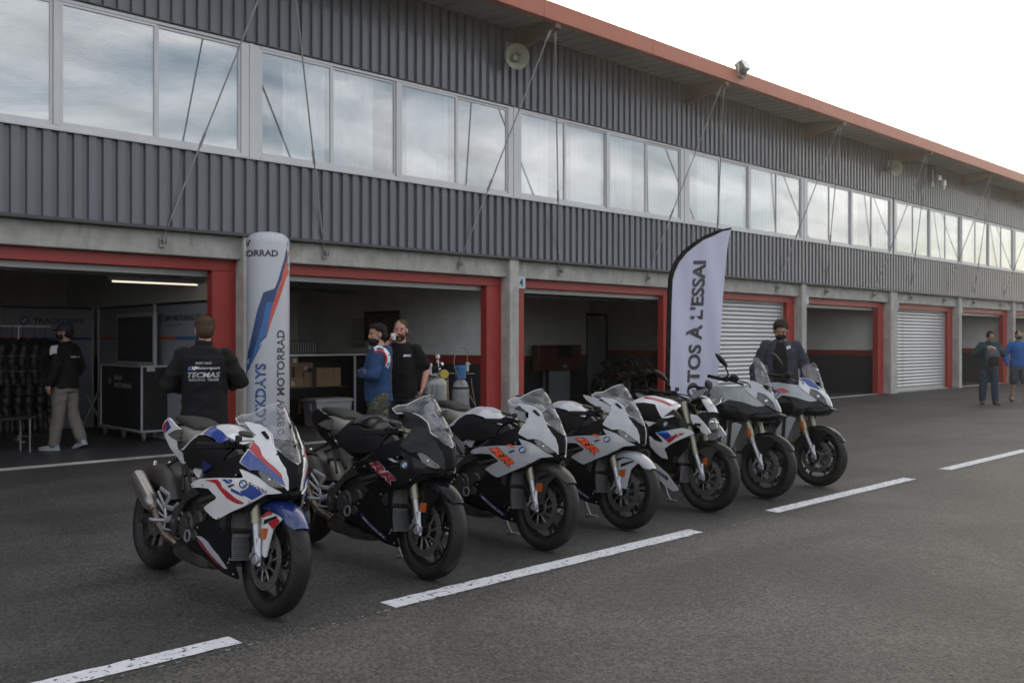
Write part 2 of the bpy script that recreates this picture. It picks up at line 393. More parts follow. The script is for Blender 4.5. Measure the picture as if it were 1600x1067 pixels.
def shell(g, V, F, surf, thick, side=1, m=0):
    """surf(a,b)->outer point in 3D (y>0); thickness towards y=0; side mirrors it"""
    n = len(V); A = [Vector(surf(*q)) for q in V]
    B = [Vector((p.x - 0.0, max(0.0, p.y - thick), p.z)) for p in A]
    cnt = {}
    for f in F:
        for i in range(len(f)):
            e = (f[i], f[(i + 1) % len(f)]); k = (min(e), max(e)); cnt.setdefault(k, []).append(e)
    v = [(p.x, p.y * side, p.z) for p in A] + [(p.x, p.y * side, p.z) for p in B]
    fs = list(F) + [tuple(n + i for i in f[::-1]) for f in F] + [(e[0][1], e[0][0], n + e[0][0], n + e[0][1]) for e in cnt.values() if len(e) == 1]
    return g.add(v, fs, m)
def panel(g, poly, W, off=0.0, thick=0.006, step=0.03, side=-1, m=0):
    V, F = tri_fill(poly, step)
    return shell(g, V, F, lambda x, z: (x, W(x, z) + off, z), thick, side, m)
def rnd_poly(poly, r=0.25, n=3):
    """round the corners of an outline a little"""
    o = []; k = len(poly)
    for i in range(k):
        a, b, c = Vector(poly[i - 1]), Vector(poly[i]), Vector(poly[(i + 1) % k])
        p, q = b + (a - b) * min(r, .45), b + (c - b) * min(r, .45)
        for j in range(n + 1):
            t = j / n; o.append(tuple(p * (1 - t) ** 2 + b * 2 * t * (1 - t) + q * t * t))
    return o

_tc = {}
def text2d(s, bold=0.0, res=3, italic=0.0):
    key = (s, bold, italic)
    if key in _tc: return _tc[key]
    c = bpy.data.curves.new('t', 'FONT'); c.body = s; c.size = 1.0; c.offset = bold; c.resolution_u = res; c.shear = italic; c.fill_mode = 'FRONT'
    o = bpy.data.objects.new('t', c); COL.objects.link(o)
    bpy.context.view_layer.update()
    me = bpy.data.meshes.new_from_object(o.evaluated_get(bpy.context.evaluated_depsgraph_get()))
    v = [(p.co.x, p.co.y) for p in me.vertices]; f = [tuple(p.vertices) for p in me.polygons]
    bpy.data.objects.remove(o); bpy.data.curves.remove(c); bpy.data.meshes.remove(me)
    x0 = min(p[0] for p in v); x1 = max(p[0] for p in v); y0 = min(p[1] for p in v); y1 = max(p[1] for p in v)
    v = [((p[0] - x0), (p[1] - y0)) for p in v]
    _tc[key] = (v, f, x1 - x0, y1 - y0); return _tc[key]
def text_on(g, s, fn, w, h, bold=0.0, m=0, italic=0.0):
    """fill the w x h box with the words; fn(u, v) gives the 3D point"""
    v, f, tw, th = text2d(s, bold, italic=italic)
    return g.add([fn(p[0] / tw * w, p[1] / th * h) for p in v], f, m)
def disc_on(g, fn, cu, cv, r0, r1, n=24, a0=0.0, a1=2 * PI, m=0):
    v = []; k = n + 1
    for j in range(k):
        a = a0 + (a1 - a0) * j / n
        v += [fn(cu + r0 * math.cos(a), cv + r0 * math.sin(a)), fn(cu + r1 * math.cos(a), cv + r1 * math.sin(a))]
    return g.add(v, [(2 * j, 2 * j + 1, 2 * j + 3, 2 * j + 2) for j in range(n)], m)
def roundel(name, parent, fn, cu, cv, r, letters=False, ringmat='black', **kw):
    """blue and white quartered badge in a dark ring"""
    g = Geo()
    disc_on(g, fn, cu, cv, r * .97, r, m=1); disc_on(g, fn, cu, cv, r * .66, r * .97, m=0); disc_on(g, fn, cu, cv, r * .61, r * .66, m=1)
    for q in range(4): disc_on(g, fn, cu, cv, 0.0, r * .61, 8, q * PI / 2, (q + 1) * PI / 2, m=1 if q % 2 == 0 else 2)
    if letters:
        for ch, a in (('B', 2.27), ('M', PI / 2), ('W', 0.87)):
            hh = r * .22; ww = hh * (1.3 if ch != 'B' else .9)
            def lf(u, v, a=a, ww=ww, hh=hh):
                x = u - ww / 2; y = r * .81 + v - hh / 2; c, s_ = math.cos(a - PI / 2), math.sin(a - PI / 2)
                p = fn(cu + x * c - y * s_, cv + x * s_ + y * c); return p
            text_on(g, ch, lf, ww, hh, 0.02, m=1)
    return ob(name, g, [ringmat, 'white', 'badgeblue'], parent, smooth=None, merge=False, **kw)
MT['badgeblue'] = mat('badge_blue', (0.03, 0.20, 0.62), 0.3, var=0.02)
def lerp(tab, x):
    if x <= tab[0][0]: return tab[0][1]
    for (a, b), (c, d) in zip(tab, tab[1:]):
        if x <= c:
            t = (x - a) / (c - a); t = t * t * (3 - 2 * t) * .4 + t * .6
            return b + (d - b) * t
    return tab[-1][1]

# ------------------------------------------------------------------ ground
DF, DD = 11.47, 11.73                 # front of the pillars, door plane
SEAM = 4.165
far_as = asphalt_mat('old_dark_asphalt', (0.033, 0.0325, 0.033), (0.056, 0.054, 0.053), (0.024, 0.0235, 0.024), 0.0)
near_as = asphalt_mat('lane_asphalt', (0.043, 0.041, 0.039), (0.070, 0.067, 0.064), (0.030, 0.029, 0.028), 0.2)
def sheet(g, x0, x1, y0, y1, z, m=0): return g.add([(x0, y0, z), (x1, y0, z), (x1, y1, z), (x0, y1, z)], [(0, 1, 2, 3)], m)
def structure(name, g, m, **kw): return ob(name, g, m, kind='structure', smooth=None, **kw)
structure('paddock_asphalt', sheet(Geo(), -200, 400, SEAM, DD - .02, 0), far_as)
structure('pit_lane_asphalt', sheet(Geo(), -200, 400, -300, SEAM, 0), near_as)
structure('land', sheet(Geo(), -200, 400, DD - .02, 200, -0.02), mat('dry_grass_ground', (0.10, 0.11, 0.05), 0.95, var=0.3, vscale=0.2))
structure('garage_floor', sheet(Geo(), -14, 66, DD + .04, 18.6, 0.004), 'darkfloor')
g = Geo(); g.box((26, DD + .0, .012), (80, .07, .024), bev=.004); structure('threshold_strip', g, 'concrete')
# broken thin joint line between the two asphalts, and the paint dashes
paint = speck_paint('worn_white_road_paint', (0.64, 0.645, 0.68), (0.07, 0.07, 0.072), 0.40, 26)
paint2 = speck_paint('thin_joint_paint', (0.42, 0.42, 0.42), (0.06, 0.06, 0.06), 0.52, 24)
g = Geo(); rr_ = random.Random(3); x = -20.0
while x < 60:
    w = rr_.uniform(.1, .3); a = SEAM - .004 + noise.noise(Vector((x * .8, 0, 0))) * .012
    if rr_.random() < .88: sheet(g, x, x + w * .97, a - .005, a + .001 + rr_.random() * .004, .0045)
    x += w
structure('asphalt_joint_line', g, paint2)
for x0, x1, ya, yb in ((-1.05, 2.20, 4.205, 4.345), (3.10, 6.05, 4.172, 4.318), (7.21, 10.03, 4.20, 4.34), (11.03, 13.85, 4.22, 4.36), (14.95, 17.8, 4.2, 4.34)):
    g = Geo(); n = 130; v = []
    for i in range(n + 1):
        x = x0 + (x1 - x0) * i / n
        v += [(x + (rr_.uniform(-.012, .012) if i in (0, n) else 0), ya + noise.noise(Vector((x * 9, 1, 0))) * .008, .004),
              (x + (rr_.uniform(-.012, .012) if i in (0, n) else 0), yb + noise.noise(Vector((x * 11, 5, 0))) * .009, .004)]
    g.add(v, [(2 * i, 2 * i + 2, 2 * i + 3, 2 * i + 1) for i in range(n)])
    structure('painted_dash', g, paint)

# ------------------------------------------------------------------ pit building
BAY = 4.93; P0 = 6.0; KMIN, KMAX = -3, 10
PX = {k: P0 + BAY * k for k in range(KMIN, KMAX + 1)}          # left edge of each pillar
PW = {k: (.42 if k in (4, 8) else .22) for k in PX}
XL, XR = PX[KMIN] - .6, PX[KMAX] + 1.0
B = root('pit_building', (0, 0, 0), 'long two-storey grey ribbed pit building with red garage doors and a terracotta roof edge', 'building')
def bpart(name, fn, m, parent=None, **kw): return part(name, parent or B, m, fn, **kw)
# pillars
pillar_mesh = {}
for k in PX:
    w = PW[k]
    if w not in pillar_mesh:
        g = Geo(); g.box((w / 2, .17, 1.45), (w, .34, 2.9), bev=.012); g.box((w / 2, .16, 1.45), (w - .06, .30, 2.9)); pillar_mesh[w] = mesh_of('pillar', g, 'pillar')
    ob('pillar', pillar_mesh[w], None, B, loc=(PX[k], DF, 0))
# lintels
lm = Geo(); lm.box((BAY / 2, .12, 2.735), (BAY - .005, .22, .31), bev=.01); lm = mesh_of('lintel', lm, 'concrete')
for k in range(KMIN, KMAX): ob('lintel', lm, None, B, loc=(PX[k] + .11, 11.55, 0))
# cladding sheets: one real fold profile, one sheet of six ribs each
def clad_mesh(z0, z1, name, nper=6):
    per = .1695; pr = []
    for i in range(nper):
        a = i * per
        pr += [(a, 0), (a + .088, 0), (a + .100, .044), (a + .157, .044), (a + per - .0015, 0.0)]
    g = Geo(); n = len(pr)
    v = [(x, y, z0) for x, y in pr] + [(x, y, z1) for x, y in pr]
    v += [(x, y + .004, z0) for x, y in pr] + [(x, y + .004, z1) for x, y in pr]
    f = [(i, i + 1, n + i + 1, n + i) for i in range(n - 1)] + [(2 * n + i, 3 * n + i, 3 * n + i + 1, 2 * n + i + 1) for i in range(n - 1)]
    f += [(i, 2 * n + i, 2 * n + i + 1, i + 1) for i in range(n - 1)]
    g.add(v, f); return mesh_of(name, g, 'cladding', smooth=None), per * nper
low, pw = clad_mesh(2.915, 3.93, 'lower_cladding_sheet'); upp, _ = clad_mesh(5.515, 6.80, 'upper_cladding_sheet')
nsheet = int((XR - XL) / pw)
for i in range(nsheet):
    ob('lower_cladding_sheet', low, None, B, loc=(XL + i * pw, 11.452, 0))
    ob('upper_cladding_sheet', upp, None, B, loc=(XL + i * pw, 11.452, 0))
XE = XL + nsheet * pw; LEN = XE - XL; XC = (XL + XE) / 2
def trims(g):
    g.box((XC, 11.50, 2.90), (LEN, .13, .022)); g.box((XC, 11.448, 2.905), (LEN, .014, .045))
bpart('bottom_flashing', trims, 'flash')
bpart('sill_flashing', lambda g: (g.box((XC, 11.47, 3.938), (LEN, .10, .018), rot=Matrix.Rotation(R(4), 3, 'X')),), 'alu')
bpart('head_flashing', lambda g: g.box((XC, 11.485, 5.508), (LEN, .08, .012)), 'flash')
bpart('backing_wall', lambda g: (g.box((XC, 11.56, 3.42), (LEN, .06, 1.03)), g.box((XC, 11.56, 6.16), (LEN, .06, 1.30))), 'flash')
# first-floor windows: one framed unit per bay, four sashes
WZ0, WZ1 = 3.955, 5.495
def win_frame(g):
    y = .0; g.box((0.07, y, (WZ0 + WZ1) / 2), (.14, .05, WZ1 - WZ0), bev=.004); g.box((BAY - .07, y, (WZ0 + WZ1) / 2), (.14, .05, WZ1 - WZ0), bev=.004)
    g.box((.004, y - .03, (WZ0 + WZ1) / 2), (.05, .012, WZ1 - WZ0))
    g.box((BAY / 2, y, WZ1 - .02), (BAY - .284, .05, .04)); g.box((BAY / 2, y, WZ0 + .022), (BAY - .284, .05, .044))
    g.box((BAY / 2, y - .002, (WZ0 + WZ1) / 2), (.075, .054, WZ1 - WZ0 - .088), bev=.004)
wf = Geo(); win_frame(wf); wf = mesh_of('window', wf, 'alu')
SW = (BAY - .28 - .075) / 4
def sash(g, w=SW, h=WZ1 - WZ0 - .09):
    g.box((.016, 0, h / 2), (.032, .03, h)); g.box((w - .016, 0, h / 2), (.032, .03, h)); g.box((w / 2, 0, .022), (w - .066, .03, .044)); g.box((w / 2, 0, h - .016), (w - .066, .03, .032))
sm_ = Geo(); sash(sm_); sm_ = mesh_of('sash', sm_, 'alu', smooth=None)
pg = Geo(); pg.box((SW / 2, .004, (WZ1 - WZ0 - .09) / 2), (SW - .05, .010, WZ1 - WZ0 - .15)); pg = mesh_of('pane', pg, 'glass', smooth=None)
def curtain_mesh(w, seed):
    g = Geo(); rs = random.Random(seed); n = int(w * 70); v = []; z0, z1 = WZ0 + .05, WZ1 - .05
    for i in range(n + 1):
        x = w * i / n; y = .045 * math.sin(x * 46 + 1.5 * noise.noise(Vector((x * 5, seed, 0)))) + .03 * noise.noise(Vector((x * 9, seed * 3, 0)))
        v += [(x, y, z0), (x + .015 * noise.noise(Vector((x * 3, 2, seed))), y * .7, z1)]
    v2 = [(a, b + .004, c) for a, b, c in v]; k = len(v)
    f = [(2 * i, 2 * i + 2, 2 * i + 3, 2 * i + 1) for i in range(n)]
    g.add(v + v2, f + [tuple(k + q for q in t[::-1]) for t in f]); return mesh_of('curtain', g, 'curtain', smooth=60)
cm = {}
def blind_mesh():
    g = Geo(); z = WZ0 + .08; w = SW - .06
    while z < WZ1 - .07:
        g.box((w / 2, 0, z), (w, .042, .0025), rot=Matrix.Rotation(R(52), 3, 'X')); z += .030
    g.box((w / 2, 0, WZ1 - .06), (w, .04, .04))
    for q in (.2, .5, .8): g.tube([(w * q, -.02, WZ0 + .06), (w * q, -.02, WZ1 - .06)], .0015, 4)
    return mesh_of('blind', g, 'blind', smooth=None)
bl = blind_mesh(); rs = random.Random(11)
CURT = {0: (.62, .70, .80, 0), 1: (.75, .72, .75, .0), 2: (.5, 1, .9, 0)}
for k in range(KMIN, KMAX):
    x0 = PX[k] + PW[k] / 2
    W_ = ob('window', wf, None, B, loc=(x0, 11.500, 0))
    for s in range(4):
        sx = .14 + s * SW + (.075 if s >= 2 else 0)
        q = ob('sash', sm_, None, W_, loc=(sx, (-.006 if s % 2 == 0 else .012), WZ0 + .045))
        ob('pane', pg, None, W_, loc=(sx, (-.006 if s % 2 == 0 else .012), WZ0 + .045))
        if k <= -1:
            ob('blind', bl, None, W_, loc=(sx + .03, .055, 0))
        else:
            c = CURT.get(k, tuple(rs.choice((0, .5, .8, 1)) for _ in range(4)))[s]
            if c:
                ww = round((SW - .05) * c, 2)
                if ww not in cm: cm[ww] = curtain_mesh(ww, len(cm) + 2)
                off = (0.03 if (s + k) % 2 else SW - .03 - ww)
                ob('curtain', cm[ww], None, W_, loc=(sx + off, .14, 0))
# rooms behind the windows, slab over the garages, back wall, end walls, roof
bpart('first_floor_slab', lambda g: g.box((XC, 15.1, 2.98), (LEN, 6.9, .12)), 'ceiling')
bpart('room_back_wall', lambda g: g.box((XC, 14.6, 4.9), (LEN, .1, 3.6)), 'room')
bpart('room_ceiling', lambda g: g.box((XC, 13.1, 5.75), (LEN, 2.9, .06)), 'room')
for k in range(KMIN, KMAX + 1):
    bpart('room_partition', lambda g: g.box((PX[k] + PW[k] / 2, 13.1, 4.4), (.1, 2.8, 2.6)), 'room')
bpart('rear_wall', lambda g: (g.box((XC, 18.55, 3.4), (LEN, .15, 6.8)), g.box((XL + .05, 15, 3.4), (.1, 6.9, 6.8)), g.box((XE - .05, 15, 3.4), (.1, 6.9, 6.8))), 'concrete')
bpart('roof_deck', lambda g: g.add([(XL - .5, 10.46, 6.90), (XE + .5, 10.46, 6.90), (XE + .5, 18.8, 7.0), (XL - .5, 18.8, 7.0), (XL - .5, 10.46, 6.94), (XE + .5, 10.46, 6.94), (XE + .5, 18.8, 7.06), (XL - .5, 18.8, 7.06)],
      [(0, 1, 2, 3), (4, 5, 6, 7), (0, 1, 5, 4), (1, 2, 6, 5), (2, 3, 7, 6), (3, 0, 4, 7)]), 'flash', smooth=None)
# soffit panels running out from the wall
def soffit(g):
    for i in range(3):
        a = i * .327; v = []
        pr = [(a, 0), (a + .02, .018), (a + .16, .018), (a + .18, 0), (a + .322, 0), (a + .3265, .02)]
        for (x, z) in pr: v += [(x, 10.43, 6.735 + z), (x, 11.5, 6.80 + z)]
        g.add(v, [(2 * i_, 2 * i_ + 2, 2 * i_ + 3, 2 * i_ + 1) for i_ in range(len(pr) - 1)])
sf = Geo(); soffit(sf); sf = mesh_of('soffit_panel', sf, 'soffit', smooth=None)
for i in range(int(LEN / .981)): ob('soffit_panel', sf, None, B, loc=(XL + i * .981, 0, 0))
def fas(g):
    g.box((1.405, 10.41, 6.815), (2.805, .035, .27), bev=.005); g.box((1.405, 10.47, 6.685), (2.805, .12, .012)); g.box((1.405, 10.45, 6.958), (2.805, .12, .014))
fm = Geo(); fas(fm); fm = mesh_of('fascia_panel', fm, 'fascia')
x = 10.66 - 2.81 * 8; 
while x < XE: ob('fascia_panel', fm, None, B, loc=(x, 0, 0)); x += 2.81
def beam(g):
    for dx in (-.055, .055):
        pass
    v = []
    for dx in (-.06, .06): v += [(dx, 10.44, 6.73), (dx, 10.44, 6.60), (dx, 11.50, 6.40), (dx, 11.50, 6.80)]
    g.add(v, [(0, 1, 2, 3), (4, 5, 6, 7), (0, 1, 5, 4), (1, 2, 6, 5), (2, 3, 7, 6), (3, 0, 4, 7)])
bmh = Geo(); beam(bmh); bmh = mesh_of('canopy_beam', bmh, 'beam', smooth=None)
# tie rods with turnbuckles and brackets
def rod_mesh(sx):
    top = Vector((.05 * sx, 10.56, 6.60)); bot = Vector((1.19 * sx, 11.54, 2.75)); d = (bot - top)
    g = Geo(); g.tube([top, bot], .011, 8)
    a = Geo(); p = top + d * .635
    a.tube([p, p + d * .018, p + d * .03, p + d * .048, p + d * .06], [.009, .022, .016, .022, .009], 8)
    ends = Geo(); ends.tube([top + d * .012, top + d * .035], .02, 8); end2 = Geo(); end2.tube([bot - d * .035, bot - d * .01], .016, 8)
    b = Geo(); b.box(bot + Vector((0, -.01, -.02)), (.07, .012, .12), bev=.003)
    b.box(bot + Vector((0, -.045, .0)), (.012, .06, .07)); b.box(bot + Vector((.03, -.045, .0)), (.008, .06, .07)); b.cyl(bot + Vector((.01, -.05, .01)), (1, 0, 0), .014, .07, 8)
    b.box(bot + Vector((0, -.02, -.055)), (.022, .02, .022))
    t = Geo(); t.box(top + Vector((0, 0, .03)), (.012, .05, .12)); t.box(top + Vector((.018, 0, .03)), (.008, .05, .12))
    return mesh_of('tie_rod', g, 'cable'), mesh_of('turnbuckle', a, 'cable'), mesh_of('rod_bracket', b, 'steel'), mesh_of('rod_lug', t, 'steel'), mesh_of('rod_end', ends, 'cable'), mesh_of('rod_end', end2, 'cable')
RM = {sx: rod_mesh(sx) for sx in (-1, 1)}
for k in range(KMIN, KMAX + 1):
    c = PX[k] + PW[k] / 2
    ob('canopy_beam', bmh, None, B, loc=(c, 0, 0))
    if k == KMAX: continue
    for sx in (-1, 1):
        r0 = ob('tie_rod', RM[sx][0], None, B, loc=(c, 0, 0))
        for nm, q in zip(('turnbuckle', 'rod_bracket', 'rod_lug', 'rod_end', 'rod_end'), RM[sx][1:]): ob(nm, q, None, r0)
# red door surrounds
def surround(g, w):
    # x from 0 (pillar right edge) to w
    g.box((w / 2, .10, 2.503), (w, .16, .155), bev=.006)
    for xx in (.17, w - .17): g.box((xx, .10, 1.212), (.34, .16, 2.424), bev=.006)
sur = {}
def shutter_housing(g, w): g.box((w / 2, .17, 2.385), (w - .70, .05, .075)); g.box((w / 2, .15, 2.352), (w - .70, .02, .012))
slat_prof = [(0, 0), (-.012, .012), (-.022, .035), (-.022, .06), (-.012, .083), (0, .095)]
for k in range(KMIN, KMAX):
    xa = PX[k] + PW[k] - .005; w = PX[k + 1] + .005 - xa; key = round(w, 3)
    if key not in sur:
        g = Geo(); surround(g, w); m1 = mesh_of('door_surround', g, 'red'); g = Geo(); shutter_housing(g, w); m2 = mesh_of('shutter_end_lath', g, 'steel')
        ws = w - .70; g = Geo(); v = []
        for (y, z) in slat_prof: v += [(0, y, z), (ws, y, z)]
        v += [(0, .006, 0), (ws, .006, 0), (0, .006, .095), (ws, .006, .095)]; n = len(slat_prof)
        f = [(2 * i, 2 * i + 1, 2 * i + 3, 2 * i + 2) for i in range(n - 1)] + [(2 * n, 2 * n + 1, 2 * n + 3, 2 * n + 2)]
        g.add(v, f); m3 = mesh_of('slat', g, 'galv', smooth=60)
        sur[key] = (m1, m2, m3, ws)
    m1, m2, m3, ws = sur[key]
    D_ = ob('door_surround', m1, None, B, loc=(xa, DD - .06, 0))
    if k in (2, 4, 8):
        S_ = bpart('roller_shutter', lambda g: (g.box((xa + .35 - .015, DD + .09, 1.2), (.03, .06, 2.42)), g.box((xa + w - .335, DD + .09, 1.2), (.03, .06, 2.42)), g.box((xa + w / 2, DD + .08, .06), (ws, .03, .11))), 'galv')
        z = .116
        while z < 2.42: ob('slat', m3, None, S_, loc=(xa + .35, DD + .10, z)); z += .0975
    else:
        ob('shutter_end_lath', m2, None, B, loc=(xa, DD - .06, 0))
# partitions between garages (none between the fourth garage and its neighbour)
for k in range(KMIN, KMAX + 1):
    if k == 2: continue
    c = PX[k] + PW[k] / 2
    for nm, z0, z1, m in (('partition_dado', .006, 1.075, 'wallnavy'), ('partition_red_band', 1.075, 1.235, 'wallred'), ('partition_upper', 1.235, 2.92, 'walltop')):
        bpart(nm, lambda g: g.box((c, 15.15, (z0 + z1) / 2), (.18, 6.64, z1 - z0)), m, smooth=None)
    if k in (1,):                     # recessed block joints of the lit wall
        def joints(g):
            z = 1.42
            while z < 2.9: g.box((c - .0905, 15.1, z), (.003, 6.6, .004)); z += .2
            zz = 0
            for j in range(8):
                y = 12
                while y < 18.3: g.box((c - .0905, y + (.2 if j % 2 else 0), 1.335 + j * .2), (.003, .004, .19)); y += .4
        bpart('block_joints', joints, 'room', smooth=None)
bpart('back_wall_lining', lambda g: g.box((XC, 18.42, 2.05), (LEN, .06, 1.72)), 'walltop', smooth=None)
bpart('back_wall_dado', lambda g: g.box((XC, 18.42, .54), (LEN, .07, 1.07)), 'wallnavy', smooth=None)
bpart('back_wall_red_band', lambda g: g.box((XC, 18.42, 1.155), (LEN, .075, .155)), 'wallred', smooth=None)
# ceiling joists and service pipes in the garages
def joist(g): g.box((0, 15.1, 2.83), (.14, 6.4, .17))
jm = Geo(); joist(jm); jm = mesh_of('ceiling_joist', jm, 'ceiling', smooth=None)
for k in range(-2, 5):
    for q in (1.5, 3.2): ob('ceiling_joist', jm, None, B, loc=(PX[k] + q, 0, 0))
bpart('cable_tray', lambda g: g.box((PX[-1] + 2.6, 13.2, 2.42), (4.4, .18, .05)), 'steel'); bpart('cable_tray', lambda g: g.box((PX[1] + 2.6, 13.4, 2.5), (4.4, .15, .05)), 'steel')
bpart('service_pipe', lambda g: g.tube([(PX[0] + .5, 15.5, 2.45), (PX[0] + 4.6, 15.5, 2.45)], .04, 8), 'steel'); bpart('service_pipe', lambda g: g.tube([(PX[1] + .5, 12.6, 2.35), (PX[1] + 9.2, 12.6, 2.35)], .025, 8), 'steel')
IW = [(15.2, 18.40)]
for nm, z0, z1, m in (('inner_wall_dado', .006, 1.0, 'wallnavy'), ('inner_wall_red_band', 1.0, 1.13, 'wallred'), ('inner_wall_upper', 1.13, 2.92, 'walltop')):
    bpart(nm, lambda g: g.box((16.8, 16.45, (z0 + z1) / 2), (3.2, .12, z1 - z0)), m, smooth=None)

# number plates beside the garages
def number_plate(k, txt, label):
    x = PX[k] + PW[k] + .005
    o = root('number_plate', (x, 11.54, 2.40), label, 'sign', 'number plates above the garage doors')
    part('plate', o, 'plate', lambda g: g.box((.105, 0, .105), (.21, .012, .21), bev=.003))
    if txt:
        h = .14; w = .085
        def fn(u, v): return (.105 - w / 2 + u, -.0085, .035 + v)
        g = Geo(); text_on(g, txt, fn, w, h, .03); ob('numeral', g, 'text', o, smooth=None, merge=False)
number_plate(1, '4', 'pale square plate with a black number 4 beside the pillar')
number_plate(3, '', 'blank pale plate at the upper left corner of the half-lit open garage between two shutters')
number_plate(4, '5', 'pale square plate with the number 5 at the corner of the far closed shutter')
number_plate(5, '', 'blank pale plate just right of the number 5 shutter, above the bent-over walker')
number_plate(6, '6', 'pale square plate with the number 6 near the right edge of the picture')

# loudspeakers, floodlight and small camera on the building
def horn(x, z, label):
    o = root('loudspeaker', (x, 11.2, z), label, 'loudspeaker', 'horn loudspeakers under the canopy')
    ax = Vector((-.45, -1, -.12)).normalized()
    part('horn', o, 'beige', lambda g: g.lathe([(.03, .28), (.035, .2), (.06, .1), (.12, .03), (.19, -.03), (.215, -.05), (.215, -.035), (.18, -.01), (.11, .05), (.05, .12), (.03, .28)], -ax * .0, -ax, 28))
    part('driver', o, 'beige', lambda g: (g.lathe([(0, .05), (.055, .03), (.06, -.02), (.07, .05), (.05, .12)], (0, 0, 0), -ax, 20), g.cyl(-ax * .22, ax, .075, .14, 20, bev=.02)))
    part('bracket', o, 'steel', lambda g: (g.tube([(-.2, .02, -.05), (-.2, .02, .20), (.12, .1, .22), (.14, .26, .22)], .012, 8), g.box((.14, .255, .1), (.08, .015, .3))))
horn(10.82, 6.25, 'round beige horn loudspeaker on the wall above the near windows')
horn(25.4, 6.27, 'small beige horn loudspeaker high on the far wall left of the white camera')
o = root('security_camera', (28.4, 11.1, 6.3), 'small white camera hanging under the far canopy', 'camera')
part('housing', o, 'white', lambda g: (g.box((0, 0, -.12), (.13, .16, .22), bev=.03), g.cyl((0, -.02, -.26), (0, 0, 1), .05, .08, 14)))
part('bracket', o, 'white', lambda g: (g.box((0, .1, .06), (.24, .06, .16), bev=.01), g.tube([(0, .1, 0), (0, 0, -.05)], .02, 8), g.box((0, .2, .06), (.06, .18, .05)), g.box((0, .29, .08), (.1, .012, .5))))
o = root('floodlight', (16.36, 10.36, 6.80), 'dark floodlight standing on the roof edge near the sun glow', 'floodlight')
part('bracket', o, 'steel', lambda g: (g.box((0, .0, .012), (.12, .1, .012)), g.box((-.13, 0, .16), (.012, .04, .26)), g.box((.13, 0, .16), (.012, .04, .26)), g.box((0, 0, .035), (.27, .04, .012))))
rt = Matrix.Rotation(R(-28), 3, 'X')
part('lamp_head', o, 'flash', lambda g: (g.box((0, 0, .22), (.25, .17, .24), rot=rt, bev=.03), g.box(rt @ Vector((0, -.1, 0)) + Vector((0, 0, .22)), (.27, .02, .26), rot=rt, bev=.006)))
part('lamp_glass', o, 'plate', lambda g: g.box(rt @ Vector((0, -.112, 0)) + Vector((0, 0, .22)), (.22, .004, .21), rot=rt))
# lit strip light in the first garage
o = root('strip_light', (5.35, 12.75, 2.29), 'lit fluorescent strip light under the ceiling of the left garage', 'light')
part('batten', o, 'white', lambda g: g.box((0, 0, .04), (1.3, .09, .05), bev=.005))
part('tube', o, mat('lit_tube', (.9, .9, .85), 0.4, emit=((1.0, .93, .72), 0.6)), lambda g: g.tube([(-.6, 0, 0), (.6, 0, 0)], .012, 10))

